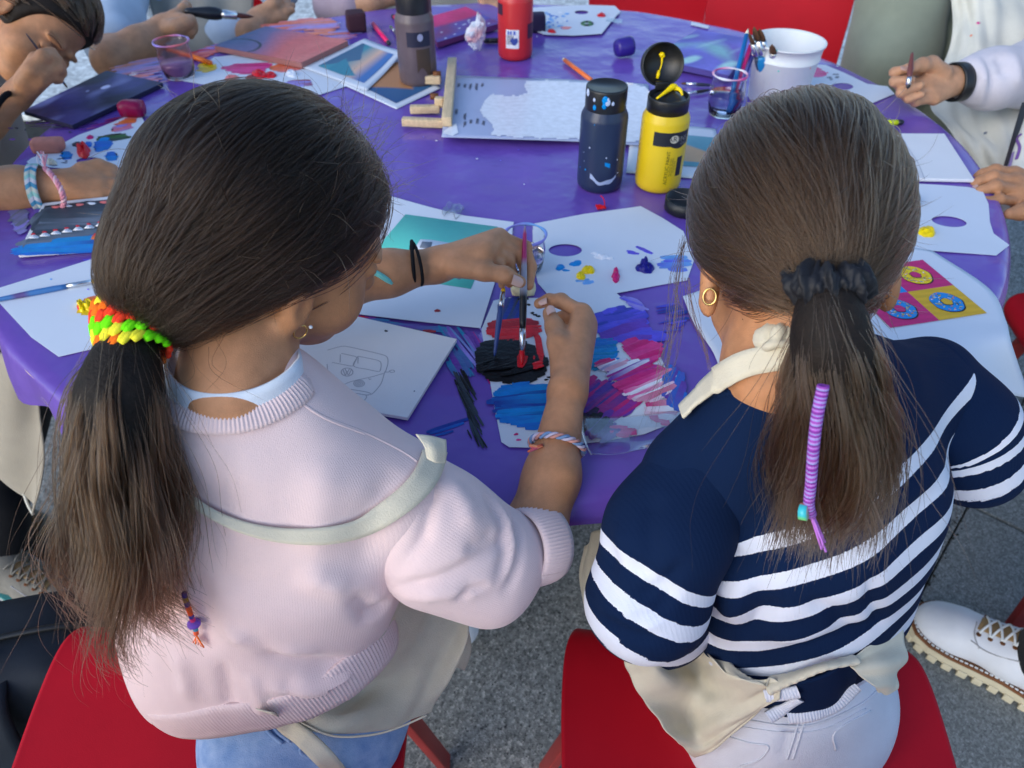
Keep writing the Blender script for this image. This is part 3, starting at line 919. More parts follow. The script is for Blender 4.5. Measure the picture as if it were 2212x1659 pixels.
for k, (x, y) in enumerate([(1134, 652), (1142, 658), (1138, 645), (1150, 676), (1163, 683), (1156, 680), (1122, 646), (1180, 820), (1186, 815)]):
    blob(mb, x, y, 4.5, 2.2, .0007, C['black'], zp, seed=200 + k, ang=k)
for k, (x, y, cc) in enumerate([(1115, 938, 'magenta'), (1120, 950, 'pink'), (1098, 735, 'red'), (1110, 735, 'red'), (1185, 875, 'magenta')]):
    blob(mb, x, y, 5, 2.5, .0007, C[cc], zp, seed=230 + k, ang=k)
mb.build('paint', M['paint'], pal)
film = [[onz(x, y, Z1 + .0005) + A(0, 0, dz) for x, y, dz in r] for r in (
    [(1250, 905, .0036), (1330, 905, .0036), (1400, 900, .004), (1470, 890, .004)],
    [(1255, 935, .0036), (1330, 938, .005), (1400, 930, .006), (1480, 915, .004)],
    [(1265, 965, .002), (1330, 968, .007), (1400, 958, .003), (1480, 945, .006)],
    [(1275, 985, .001), (1330, 985, .003), (1400, 980, .006), (1470, 975, .001)])]
V, Fc = sheet(film, 30, 24, .0002, fold=lambda u, v: .0012 * np.sin(u * 11 + 4 * v) * v)
obj('clear_film', V, Fc, M['film'], pal)
# --- paint dragged over the purple cover beside it
mb = PMB(); zc = TABLE_Z + .0002
strokes(mb, [(950, 708), (1010, 710), (1050, 760), (1055, 800), (1010, 815), (985, 790), (965, 740)], -1.1, [C['purple'], C['turq'], C['purple'], C['lav'], C['turq'], C['purple']], .005, .014, zc, h=.0004, seed=21, dens=.55)
strokes(mb, [(968, 770), (995, 760), (1010, 800), (985, 815)], -1.2, [C['turq'], C['purple'], C['turq']], .006, .008, zc + .0003, h=.0005, seed=22)
strokes(mb, [(982, 815), (1010, 810), (1025, 880), (1042, 935), (1020, 945), (1005, 890)], -1.18, [C['black'], C['dgrey'], C['black']], .0032, .012, zc + .0005, h=.0006, seed=23, dens=.85)
strokes(mb, [(945, 925), (1010, 905), (1005, 920), (950, 938)], .4, [C['dblue'], C['blue']], .005, .015, zc, h=.0003, seed=24, dens=.6)
strokes(mb, [(780, 683), (880, 700), (960, 708), (955, 716), (870, 706), (782, 688)], -.12, [C['dred'], C['turq'], C['purple'], C['red']], .004, .012, zc, h=.0004, seed=25)
strokes(mb, [(1040, 700), (1060, 790), (1052, 830), (1030, 760)], -1.2, [C['magenta'], C['purple'], C['lav']], .004, .012, zc, h=.0004, seed=26, dens=.6)
strokes(mb, [(1430, 660), (1470, 668), (1475, 700), (1440, 715)], .3, [C['violet'], C['dblue']], .005, .010, zc, h=.0003, seed=27, dens=.6)
# smears at the far left of the table
for k, (pl, an, cs) in enumerate([
    ([(250, 145), (330, 125), (355, 150), (300, 165), (255, 160)], .5, ['salmon', 'lav', 'orange']),
    ([(400, 120), (470, 95), (480, 108), (420, 130)], .4, ['salmon', 'red', 'lav']),
    ([(420, 112), (465, 98), (470, 112), (440, 122)], .3, ['red', 'salmon']),
    ([(575, 58), (640, 42), (720, 40), (715, 58), (640, 66)], .3, ['orange', 'lav', 'orange', 'salmon']),
    ([(660, 60), (720, 52), (722, 72), (670, 76)], .2, ['orange', 'salmon', 'lav']),
    ([(255, 170), (330, 160), (350, 175), (300, 185)], .4, ['salmon', 'lav', 'salmon']),
    ([(700, 72), (760, 66), (770, 82), (720, 88)], .2, ['salmon', 'lav']),
    ([(560, 56), (620, 48), (640, 54), (600, 66)], .3, ['red', 'orange'])]):
    strokes(mb, pl, an, [C[c] for c in cs], .008, .012, zc, h=.0003, seed=30 + k, dens=.55)
for k in range(26):
    x, y = RNG.uniform(10, 230), RNG.uniform(262, 330)
    blob(mb, x, y, RNG.uniform(2, 7), RNG.uniform(1, 2.6), .0004, C['purple'] if k % 3 else C['dgrey'], zc, seed=300 + k, ang=RNG.uniform(0, 3))
strokes(mb, [(60, 262), (130, 255), (200, 262), (190, 275), (100, 278)], .25, [C['purple'], C['dgrey'], C['purple']], .006, .02, zc, h=.0003, seed=40, dens=.35)
strokes(mb, [(200, 275), (290, 240), (300, 248), (230, 285)], .5, [C['salmon'], C['purple'], C['dred']], .006, .01, zc, h=.0003, seed=41, dens=.5)
strokes(mb, [(185, 562), (235, 558), (230, 570), (190, 572)], .1, [C['dblue'], C['violet']], .006, .01, zc, h=.0003, seed=42, dens=.6)
strokes(mb, [(22, 452), (50, 450), (60, 475), (48, 505), (34, 500), (25, 475)], 1.3, [C['lav'], C['grey'], C['lav']], .006, .004, zc, h=.0003, seed=43)
for k in range(40):
    x, y = RNG.uniform(900, 1900), RNG.uniform(60, 440)
    blob(mb, x, y, RNG.uniform(.8, 2.4), RNG.uniform(.6, 1.3), .0003, C['white'] if k % 2 else C['violet'], zc, seed=340 + k)
for (x, y, rx, ry) in [(1125, 653, 4, 2), (1370, 205, 14, 3)]:
    blob(mb, x, y, rx, ry, .0006, C['white'], zc, seed=int(x))
o = mb.build('paint_smear', M['paint'], cover)

# --- the fresh palette with a thumb hole
def hole_palette(label, poly, hole, zz=Z1, smooth=True, parent_name='paint_palette'):
    t = thing(parent_name, label, 'palette', onz(poly[0][0], poly[0][1]))
    flat_piece('sheet', [loop_px(poly, zz, smooth=smooth)] + ([loop_px(hole, zz)] if hole else []), .0006, M['paper'], t)
    return t
pal2 = hole_palette('white paper palette with thumb hole and fresh dollops beside the clear jar',
    [(1152, 484), (1260, 463), (1384, 446), (1432, 472), (1476, 500), (1500, 560), (1484, 606), (1426, 616), (1330, 634), (1265, 644), (1225, 650), (1185, 639), (1162, 612), (1150, 560)], ellipse(1221, 541, 36, 13.5), smooth=False)
mb = PMB(); zz = Z1 + .0006
blob(mb, 1210, 578, 10, 6, .003, C['cyan'], zz, 51); blob(mb, 1222, 584, 8, 2.5, .0008, C['cyan'], zz, 52, ang=.4)
blob(mb, 1244, 569, 13, 6.5, .0012, C['cyan'], zz, 53)
blob(mb, 1270, 585, 13, 9, .006, C['yellow'], zz, 54, 1.6); blob(mb, 1254, 597, 10, 8, .004, C['yellow'], zz, 55, 1.5, ang=.8)
blob(mb, 1330, 600, 10, 9, .007, C['magenta'], zz, 56); blob(mb, 1330, 587, 6, 5, .006, C['magenta'], zz, 57)
blob(mb, 1394, 581, 18, 11, .006, C['navy'], zz, 58, 2.2); blob(mb, 1392, 573, 9, 7, .012, C['navy'], zz, 59, 1)
blob(mb, 1300, 556, 14, 5, .004, C['white'], zz, 60, 2); blob(mb, 1286, 548, 9, 3, .002, C['white'], zz, 61, 2, ang=-.4); blob(mb, 1318, 558, 9, 2.5, .002, C['white'], zz, 62, ang=-.4)
strokes(mb, [(1372, 528), (1378, 527), (1410, 549), (1398, 550)], -.75, [C['violet']], .005, .001, zz, seed=63, smooth=False)
strokes(mb, [(1352, 540), (1372, 543), (1380, 549), (1360, 548)], -.3, [C['violet']], .004, .002, zz, seed=64, smooth=False)
strokes(mb, [(1430, 560), (1480, 555), (1485, 580), (1445, 588)], .1, [C['violet'], C['lblue']], .006, .006, zz, seed=65)
strokes(mb, [(1245, 608), (1285, 602), (1283, 609), (1250, 614)], .3, [C['lblue']], .005, .003, zz, h=.0002, seed=166)
mb.build('paint', M['paint'], pal2)

# --- paper with the teal picture
tp = thing('printed_paper', 'white paper printed with a teal rectangle behind the braceleted forearm', 'paper', onz(900, 600))
flat_piece('sheet', [loop_px([(690, 405), (780, 410), (847, 425), (930, 448), (1003, 466), (1110, 480), (1092, 545), (1073, 598), (1038, 709), (900, 694), (767, 678), (640, 655)], Z1 + .0008)], .0004, M['paper'], tp)
zt = Z1 + .0014
teal = MB()
V, Fc = plate([loop_px([(876, 463), (970, 476), (1075, 490), (1017, 624), (900, 606), (770, 588)], zt)], .0003); teal.add(V, Fc, C['teal'])
V, Fc = plate([loop_px([(893, 540), (908, 517), (930, 518), (985, 527), (990, 548), (960, 560), (900, 556)], zt + .0004)], .0002); teal.add(V, Fc, C['white'])
V, Fc = plate([loop_px([(906, 535), (912, 522), (934, 523), (930, 538)], zt + .0007)], .0002); teal.add(V, Fc, C['grey'])
V, Fc = plate([loop_px(ellipse(992, 601, 5, 2.5), zt + .0004)], .0002); teal.add(V, Fc, C['grey'])
teal.build('print', M['print'], tp)
mb = PMB(); blob(mb, 945, 671, 6, 3.5, .001, C['dred'], Z1 + .0013, 71); mb.build('paint', M['paint'], tp)
V, Fc = sheet([[onz(957, 452) + A(0, 0, .004), onz(975, 446) + A(0, 0, .008), onz(1003, 452) + A(0, 0, .003)], [onz(955, 462) + A(0, 0, .003), onz(980, 458) + A(0, 0, .004), onz(1000, 463) + A(0, 0, .006)], [onz(958, 472) + A(0, 0, .003), onz(975, 468) + A(0, 0, .009), onz(985, 478) + A(0, 0, .003)]], 12, 12, .0002, fold=lambda u, v: .0025 * np.sin(13 * u + 9 * v))
obj('tape', V, Fc, M['tape'], tp)

# --- canvas board with the pencilled van
vb = thing('canvas_board', 'white canvas board with a pencil drawing of a camper van', 'canvas', onz(820, 800))
zb = Z1 + .0014
flat_piece('board', [loop_px([(640, 742), (767, 688), (987, 738), (881, 908), (600, 860)], zb)], .0042, M['canvas_board'], vb)
mb = MB(); zl = zb + .0043
Lc = (.40, .41, .45)
R5 = lambda pts: [(737 + x / 3, 553 + y / 3) for x, y in pts]
def pen(pts, w=.0012): line(mb, R5([(x + RNG.normal(0, 1.2), y + RNG.normal(0, 1.0)) for x, y in pts]), w * .85, zl, Lc)
pen([(-90, 610), (0, 585), (60, 590), (150, 610), (260, 635), (298, 655), (303, 690), (290, 740), (280, 760)], .0013)
pen([(0, 632), (50, 640), (98, 655), (88, 690), (72, 712), (20, 705), (-60, 690)])
pen([(110, 650), (190, 665), (245, 680), (257, 700), (255, 735), (240, 748), (170, 735), (80, 712), (110, 650)])
pen([(275, 760), (200, 780), (120, 800), (60, 815), (20, 830), (-20, 825), (-70, 800)])
pen([(-90, 700), (-85, 780), (-60, 850)]); pen([(280, 760), (262, 820), (235, 860), (200, 895), (170, 900)])
pen([(280, 750), (305, 752), (320, 742), (340, 740), (343, 752), (325, 756), (315, 750)])
line(mb, R5(ellipse(38, 752, 38, 26) + [(76, 752)]), .0012, zl, Lc)
pen([(12, 738), (28, 772), (38, 748), (48, 772), (64, 738)]); pen([(25, 732), (38, 752), (51, 732)])
for r in (34, 22, 10): line(mb, R5(ellipse(116, 826, r, r * .62) + [(116 + r, 826)]), .0011, zl, Lc)
for r in (26, 14): line(mb, R5(ellipse(-50, 800, r, r * .62) + [(-50 + r, 800)]), .0011, zl, Lc)
pen([(-70, 842), (0, 855), (80, 868), (160, 880), (195, 892)]); pen([(-60, 862), (10, 875), (100, 890), (180, 903)])
pen([(178, 792), (185, 800), (195, 796)]); pen([(100, 910), (105, 940), (140, 945), (165, 915), (160, 900)])
pen([(110, 655), (108, 700)]); pen([(-5, 640), (-8, 690)])
mb.build('pencil_drawing', M['print'], vb)
mb = PMB(); blob(mb, 834, 715, 3.5, 2, .0008, C['black'], zb + .0042, 81); blob(mb, 895, 845, 2, 1.2, .0005, C['grey'], zb + .0042, 82); mb.build('paint', M['paint'], vb)

# --- left paper with yellow paint and its blue brush
pl = thing('paint_palette', 'white paper palette with a yellow paint smear at the left edge', 'palette', onz(120, 660))
flat_piece('sheet', [loop_px([(-80, 648), (0, 622), (111, 588), (230, 550), (340, 512), (360, 720), (250, 746), (187, 757), (127, 771), (68, 729), (0, 656), (-40, 668)], Z1)], .0005, M['paper'], pl)
mb = PMB(); zz = Z1 + .0006
strokes(mb, [(170, 655), (205, 640), (245, 632), (250, 660), (215, 675), (175, 673)], .25, [C['yellow'], C['gold'], C['yellow'], C['orange']], .007, .004, zz, h=.002, seed=91, dens=1.3, wob=.003)
blob(mb, 176, 662, 9, 11, .007, C['yellow'], zz, 92, 2.6); blob(mb, 192, 660, 14, 10, .006, C['yellow'], zz, 93, 2.6, .5); blob(mb, 172, 666, 4, 5, .005, C['red'], zz, 94); blob(mb, 214, 655, 16, 7, .004, C['yellow'], zz, 99, 2.4)
for k, (x, y, rx, ry, cc) in enumerate([(210, 583, 3, 3, 'red'), (223, 584, 10, 4, 'orange'), (220, 617, 2, 5, 'red'), (234, 616, 8, 5, 'orange'), (200, 580, 2, 1.5, 'lav'), (190, 625, 3, 1.5, 'lav'), (110, 603, 3, 1.5, 'lblue')]):
    blob(mb, x, y, rx, ry, .0006, C[cc], zz, 95 + k)
mb.build('paint', M['paint'], pl)
# --- painted canvas with a toothed grey mouth
sp = thing('painted_canvas', 'grey and blue painted canvas with a row of white teeth by the girls hair', 'canvas', onz(150, 500))
zz = Z1
flat_piece('board', [loop_px([(97, 446), (320, 424), (330, 536), (42, 556)], zz)], .006, M['canvas_board'], sp)
mb = PMB(); zq = zz + .0062
def quad_paint(mb, poly, col, z): V, Fc = plate([loop_px(poly, z)], .0002); mb.add(V, Fc, col)
quad_paint(mb, [(97, 444.5), (320, 422.5), (324, 470), (230, 486), (150, 506), (66, 509)], C['dgrey'], zq)
strokes(mb, [(70, 505), (97, 448), (318, 428), (320, 478), (180, 496)], .06, [C['dgrey'], C['grey'], srgb(62, 72, 82), C['dgrey'], srgb(40, 48, 56)], .012, .002, zq + .0003, h=.0004, seed=101, smooth=False)
strokes(mb, [(62, 515), (325, 478), (328, 500), (52, 532)], .14, [C['grey'], srgb(80, 95, 110), C['grey']], .010, .002, zq + .0005, h=.0004, seed=102, smooth=False)
strokes(mb, [(54, 528), (328, 494), (331, 533), (46, 552)], .10, [C['blue'], C['cyan'], C['dblue'], C['cyan'], C['turq']], .009, .003, zq + .0006, h=.0005, seed=103, smooth=False)
for k in range(7):
    x = 72 + k * 24; y = 515 - k * 4.3
    quad_paint(mb, [(x - 11, y), (x - 5, y - 6), (x, y - 9), (x + 6, y - 7), (x + 12, y - 3.5), (x + 12, y - .5)], C['white'], zq + .0013)
    blob(mb, x, y - 9.5, 5, 2, .0006, C['red'], zq + .0013, 110 + k)
for k in range(5):
    x = 120 + k * 26; y = 447 - k * 2.6
    blob(mb, x, y, 10, 2.4, .0006, C['white'] if k % 2 else C['salmon'], zq + .001, 120 + k)
strokes(mb, [(200, 508), (240, 500), (250, 508), (232, 516), (205, 517)], .1, [C['orange'], C['red']], .006, .003, zq + .0014, seed=130)
mb.build('paint', M['painted'], sp)

# --- canvases and papers on the far half of the table
def tilted_board(name, label, cat, px, zs, thick, mat_, group=None):
    """a board whose corners stand at their own heights; returns thing and its top corners"""
    P = [onz(x, y, z) for (x, y), z in zip(px, zs)]
    t = thing(name, label, cat, P[0])
    V = np.array(P + [p + A(0, 0, -thick) for p in P]); n = len(P)
    Fc = [tuple(range(n - 1, -1, -1)), tuple(range(n, 2 * n))] + [(i, (i + 1) % n, (i + 1) % n + n, i + n) for i in range(n)]
    bm = bmesh.new(); vs_ = [bm.verts.new(v) for v in V]
    for f in Fc: bm.faces.new([vs_[i] for i in f])
    bmesh.ops.recalc_face_normals(bm, faces=bm.faces[:])
    bmesh.ops.bevel(bm, geom=bm.edges[:], offset=.0012, segments=1, affect='EDGES')
    me = bpy.data.meshes.new('board'); bm.to_mesh(me); bm.free(); me.materials.append(mat_)
    obj_me('board', me, t)
    return t, P

def paint_on(P, nu, nv, colf, name, parent, m='painted', lift=.0006, inset=.0):
    """a painted picture on the quad P (4 corners), colour by colf(u, v)"""
    P = [np.asarray(p) for p in P]; nn = nrm(np.cross(P[1] - P[0], P[3] - P[0])); nn = nn if nn[2] > 0 else -nn
    U, Vv = np.meshgrid(np.linspace(inset, 1 - inset, nu), np.linspace(inset, 1 - inset, nv), indexing='ij')
    U, Vv = U.ravel(), Vv.ravel()
    G = ((1 - U) * (1 - Vv))[:, None] * P[0] + (U * (1 - Vv))[:, None] * P[1] + (U * Vv)[:, None] * P[2] + ((1 - U) * Vv)[:, None] * P[3]
    G = G + nn * (lift + .0001 * np.sin(U * 40) * np.sin(Vv * 31))[:, None]
    Fc = [(i * nv + j, (i + 1) * nv + j, (i + 1) * nv + j + 1, i * nv + j + 1) for i in range(nu - 1) for j in range(nv - 1)]
    if np.cross(P[1] - P[0], P[3] - P[0])[2] < 0: Fc = [f[::-1] for f in Fc]
    return obj(name, G, Fc, M[m], parent, True, {'col': np.clip(colf(U, Vv), 0, 1)})

def nz(u, v, s, seed): return vnoise(np.stack([u * s, v * s], 1), 1.0, seed)
def mixc(a, b, f): f = np.clip(f, 0, 1)[:, None]; return np.array(a) * (1 - f) + np.array(b) * f

nb, P = tilted_board('painted_canvas', 'dark navy night sky canvas with a pale moon, under the bent child', 'canvas', [(50, 240), (230, 153), (352, 179), (156, 271)], (.752, .7515, .7505, .7505), .008, mat('navy_painted_edge', (.012, .012, .05), rough=.6))
def night(u, v):
    c = mixc(srgb(36, 38, 84), srgb(62, 62, 128), .5 + .5 * nz(u, v * .5, 9, 1)); c = mixc(c, srgb(120, 128, 185), 1.1 * np.clip(nz(u * .7, v, 14, 2) - .2, 0, 1)); c = mixc(c, srgb(16, 14, 44), .8 * np.clip(nz(u, v, 7, 3) - .1, 0, 1))
    d = np.hypot((u - .70) * 1.0, (v - .42) * 1.0); c = mixc(c, srgb(190, 200, 240), np.clip((.055 - d) / .012, 0, 1)); d = np.hypot(u - .56, v - .30); return mixc(c, srgb(150, 160, 210), np.clip((.022 - d) / .01, 0, 1))
paint_on(P, 90, 70, night, 'painting', nb)
sb, P = tilted_board('painted_canvas', 'coral and slate sunset canvas with a dark arc behind the left girls head', 'canvas', [(462, 99), (573, 57), (752, 88), (651, 136)], (.757,) * 4, .012, mat('coral_painted_edge', (.40, .17, .15), rough=.6))
def sunset(u, v):
    w = v * .9 + .1 * nz(u, v, 5, 4)
    c = mixc(srgb(70, 92, 130), srgb(130, 108, 150), w * 2.4); c = mixc(c, srgb(215, 105, 100), (w - .25) * 3.2); c = mixc(c, srgb(235, 140, 125), (w - .55) * 3 * (.6 + .4 * nz(u, v * 3, 6, 5))); c = mixc(c, srgb(190, 100, 105), (w - .82) * 5)
    d = np.hypot((u - .12) * 1.0, (v - .18) * 1.3); return mixc(c, srgb(40, 52, 60), np.clip((.022 - np.abs(d - .30)) / .01, 0, 1) * ((u + v * .5) > .2))
paint_on(P, 80, 80, sunset, 'painting', sb)
kb, P = tilted_board('painted_canvas', 'magenta and violet canvas with white dots behind the brown bottle', 'canvas', [(915, 40), (1006, 15), (1082, 50), (944, 92)], (.757,) * 4, .012, mat('violet_painted_edge', (.16, .03, .14), rough=.6))
def dots(u, v):
    c = mixc(srgb(225, 40, 120), srgb(190, 20, 95), .5 + .5 * nz(u, v, 8, 6)); c = mixc(c, mixc(srgb(86, 72, 165), srgb(120, 40, 110), .5 + .6 * nz(u, v, 11, 7)), (v - .42 + .08 * nz(u, v, 6, 8)) * 9)
    r = np.random.default_rng(5)
    for _ in range(16):
        a, b = r.uniform(.1, .95), r.uniform(.55, .95); c = mixc(c, srgb(225, 230, 250), np.clip((.022 - np.hypot(u - a, v - b)) / .01, 0, 1))
    return c
paint_on(P, 80, 80, dots, 'painting', kb)
gb, P = tilted_board('painted_canvas', 'violet galaxy canvas with green haze left of the white bucket', 'canvas', [(1401, 126), (1508, 64), (1640, 88), (1574, 162)], (.757,) * 4, .012, mat('indigo_painted_edge', (.07, .05, .26), rough=.6))
def galaxy(u, v):
    c = mixc(srgb(88, 84, 175), srgb(120, 112, 215), .5 + .6 * nz(u, v, 7, 9)); c = mixc(c, srgb(105, 60, 160), np.clip(nz(u, v, 5, 10), 0, 1)); c = mixc(c, srgb(130, 180, 190), 1.3 * np.clip(.55 - np.abs(u - .42 - .2 * np.sin(v * 4)) * 3 + .3 * nz(u, v, 9, 11), 0, 1))
    return mixc(c, srgb(170, 215, 215), 1.2 * np.clip(nz(u, v * 2, 10, 12) - .55, 0, 1))
paint_on(P, 80, 80, galaxy, 'painting', gb)

def landscape(u, v):
    c = mixc(srgb(70, 150, 165), srgb(235, 190, 160), (v - .25) * 2.5); c = mixc(c, srgb(70, 120, 185), (v - .62) * 4)
    tri = (v < .48 - np.abs(u - .55) * .9) ; c[tri] = srgb(70, 110, 140)
    tri = (v > .2) & (v < .75 - np.abs(u - .1) * 1.6); c[tri] = srgb(60, 140, 160)
    return c
def paper_print(label, px, zs, prt, colf, curl=None):
    t = thing('printed_paper', label, 'paper', onz(*px[0]))
    P = [onz(x, y, z) for (x, y), z in zip(px, zs)]
    ctrl = [[P[0], (P[0] + P[1]) / 2, P[1]], [(P[0] + P[3]) / 2, sum(P) / 4, (P[1] + P[2]) / 2], [P[3], (P[3] + P[2]) / 2 , P[2]]]
    if curl: 
        for i in range(3):
            for j in range(3): ctrl[i][j] = ctrl[i][j] + A(0, 0, curl[i][j])
    V, Fc = sheet(ctrl, 18, 18, .0004); obj('sheet', V, Fc, M['paper'], t)
    if prt:
        bv = bvh_of(V, Fc); nu, nv = 60, 60
        U, Vv = np.meshgrid(np.linspace(0, 1, nu), np.linspace(0, 1, nv), indexing='ij'); U, Vv = U.ravel(), Vv.ravel()
        u_, v_ = prt[0] + U * (prt[2] - prt[0]), prt[1] + Vv * (prt[3] - prt[1])
        C_ = np.array(ctrl); rows = lambda a: np.array([(1 - a) * (1 - 2 * a), 4 * a * (1 - a), a * (2 * a - 1)])
        G = np.einsum('in,jn,ijk->nk', rows(v_), rows(u_), C_) + A(0, 0, .0011)
        Fc2 = [(i * nv + j, i * nv + j + 1, (i + 1) * nv + j + 1, (i + 1) * nv + j) for i in range(nu - 1) for j in range(nv - 1)]
        me = obj('print', G, Fc2, M['print'], t, True, {'col': np.clip(colf(U, Vv), 0, 1)})
        if normals(G, Fc2)[:, 2].mean() < 0: me.data.flip_normals()
    return t
paper_print('curled paper with a teal and orange mountain print left of the brown bottle', [(655, 146), (788, 83), (872, 118), (792, 196)], (.7465, .7465, .749, .747), (.12, .12, .88, .88), landscape, [[0, 0, 0], [0, 0, .001], [0, 0, .007]])
paper_print('paper with a deep blue print lying under the brown bottle', [(735, 180), (868, 120), (952, 190), (856, 236)], (.7435, .7435, .7435, .7435), (.12, .1, .9, .9), lambda u, v: mixc(mixc(srgb(40, 85, 135), srgb(60, 110, 150), u), srgb(190, 130, 80), np.clip((.45 - np.abs(u - .6) - (v - .45)) * 12, 0, 1)))
paper_print('printed card with a teal and tan shape behind the yellow bottle', [(1366, 262), (1545, 278), (1575, 392), (1353, 373)], (.7432,) * 4, (.40, .20, 1.0, .80), lambda u, v: mixc(mixc(srgb(110, 165, 180), srgb(85, 150, 165), v * 2), srgb(205, 165, 125), np.clip((v - .25 - .5 * np.abs(u - .3)) * 14, 0, 1) * (v < .85)))

# sheet of typed columns, half of it coloured white, lying over the easel
ts = thing('typed_sheet', 'long typed sheet half painted white, lying on the small wooden easel', 'paper', onz(1000, 260))
tsP = [[onz(972, 163, .747), onz(1110, 168, .750), onz(1250, 173, .750), onz(1400, 182, .746)], [onz(963, 228, .752), onz(1110, 232, .752), onz(1250, 238, .750), onz(1405, 246, .746)], [onz(954, 296, .757), onz(1110, 301, .757), onz(1250, 306, .751), onz(1410, 316, .746)]]
V, Fc = sheet(tsP, 40, 20, .0006); obj('sheet', V, Fc, mat('blue_grey_typed_paper', (.40, .46, .66), rough=.35, var=.05), ts)
tsb = bvh_of(V, Fc)
mb = PMB()
r = np.random.default_rng(3)
def on_sheet(x, y, off=.0008): 
    h = cast(tsb, x, y, off); return h[0] if h else onz(x, y, .752)
for (x0, y0) in [(990, 180), (1003, 181), (1015, 181), (1028, 180), (1041, 180), (985, 235), (1003, 245), (1016, 258), (1030, 256), (1043, 260), (1003, 262)]:
    L = r.uniform(8, 16) 
    for k in range(3):
        xx = x0 + k * 1.9; a = on_sheet(xx, y0 + r.uniform(0, 2)); b = on_sheet(xx - 1.5, y0 + L * r.uniform(.7, 1.1))
        V, Fc = tube([a, (a + b) / 2, b], .00055, 4, up=(0, 0, 1)); mb.add(V, Fc, (.12, .13, .18))
mb.build('typed_text', M['print'], ts)
mb = PMB()
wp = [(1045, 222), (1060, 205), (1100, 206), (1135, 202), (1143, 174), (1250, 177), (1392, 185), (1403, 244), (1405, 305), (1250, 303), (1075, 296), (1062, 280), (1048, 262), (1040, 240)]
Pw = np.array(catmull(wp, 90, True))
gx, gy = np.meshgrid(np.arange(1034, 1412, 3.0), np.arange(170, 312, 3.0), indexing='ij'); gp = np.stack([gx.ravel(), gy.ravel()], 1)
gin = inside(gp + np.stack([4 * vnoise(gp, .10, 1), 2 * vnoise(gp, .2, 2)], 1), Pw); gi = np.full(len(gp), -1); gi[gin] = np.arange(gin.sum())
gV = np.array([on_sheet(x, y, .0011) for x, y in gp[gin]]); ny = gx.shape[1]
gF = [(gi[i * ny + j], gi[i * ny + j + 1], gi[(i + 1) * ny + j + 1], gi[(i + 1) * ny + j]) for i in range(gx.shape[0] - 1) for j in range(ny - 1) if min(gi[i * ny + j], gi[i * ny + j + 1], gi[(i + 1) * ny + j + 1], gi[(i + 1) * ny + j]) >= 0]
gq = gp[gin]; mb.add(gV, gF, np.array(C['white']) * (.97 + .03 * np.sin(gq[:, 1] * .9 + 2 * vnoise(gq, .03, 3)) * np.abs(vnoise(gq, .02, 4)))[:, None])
for k in range(0):
    y = 175 + k * 2.85 + r.uniform(-1, 1); xs = []
    for i in range(len(Pw)):
        a, b = Pw[i], Pw[(i + 1) % len(Pw)]
        if (a[1] > y) != (b[1] > y): xs.append(a[0] + (y - a[1]) / (b[1] - a[1]) * (b[0] - a[0]))
    xs.sort()
    for i in range(0, len(xs) - 1, 2):
        a, b = xs[i] - abs(r.normal(0, 5)), xs[i + 1] + r.normal(0, 3); m = 24
        X = np.linspace(a, b, m); pts = np.array([on_sheet(x, y + 1.2 * math.sin(x * .02 + k), .0010 + .0003 * (k % 3)) for x in X])
        nn = np.tile(A(0, 0, 1), (m, 1)); V, Fc = ribbon(pts, nn, .017, .0006)
        mb.add(V, Fc, np.array(C['white']) * r.uniform(.86, 1.04))
mb.build('white_area', M['paint'], ts)  # white area with a ragged outline, laid over the sheet
mb = PMB()
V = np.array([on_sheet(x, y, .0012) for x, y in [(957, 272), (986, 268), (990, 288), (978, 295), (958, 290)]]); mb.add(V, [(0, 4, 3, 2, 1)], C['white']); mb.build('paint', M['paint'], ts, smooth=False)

# small table easel folded flat
ez = thing('table_easel', 'small folded wooden table easel beside the brown bottle', 'easel', onz(950, 240))
def ebar(p, q, w, h, name): V, Fc = bar(p, q, w, h); obj(name, V, Fc, M['wood'], ez)
ebar(onz(977, 132, .765), onz(965, 264, .765), .018, .017, 'crossbar')
ebar(onz(893, 170, .757), onz(952, 172, .757), .014, .016, 'leg')
ebar(onz(886, 236, .752), onz(950, 235, .752), .014, .014, 'leg')
ebar(onz(869, 262, .752), onz(958, 266, .752), .015, .014, 'leg')
ebar(onz(940, 220, .762), onz(958, 221, .762), .014, .018, 'block')
V, Fc = lathe([(.0001, -.008), (.006, -.008), (.006, .008), (.0001, .008)], onz(944, 160, .766), 14, axis=(1, .1, 0)); obj('screw', V, Fc, M['welt'], ez)
V, Fc = lathe([(.0001, -.008), (.006, -.008), (.006, .008), (.0001, .008)], onz(938, 208, .768), 14, axis=(1, .1, 0)); obj('screw', V, Fc, M['welt'], ez)

# palettes on the far side
pf = hole_palette('white palette with pink, red and yellow paint behind the left girls head', [(395, 175), (430, 150), (462, 124), (560, 113), (650, 138), (760, 155), (770, 180), (690, 205), (560, 200), (480, 190)], None, Z1, False)
mb = PMB(); zz = Z1 + .0007
strokes(mb, [(485, 145), (520, 138), (578, 136), (578, 148), (540, 160), (500, 156)], .05, [C['magenta'], C['pink'], C['magenta']], .009, .006, zz, seed=141)
strokes(mb, [(428, 140), (462, 140), (467, 150), (440, 156)], .2, [C['gold'], C['yellow']], .008, .006, zz, seed=142)
strokes(mb, [(568, 126), (590, 126), (630, 132), (628, 138), (580, 133)], -.1, [C['yellow'], C['orange']], .007, .006, zz, seed=143)
strokes(mb, [(580, 146), (610, 138), (662, 140), (650, 150), (600, 154)], .1, [C['salmon'], C['orange'], C['salmon']], .008, .006, zz, seed=144)
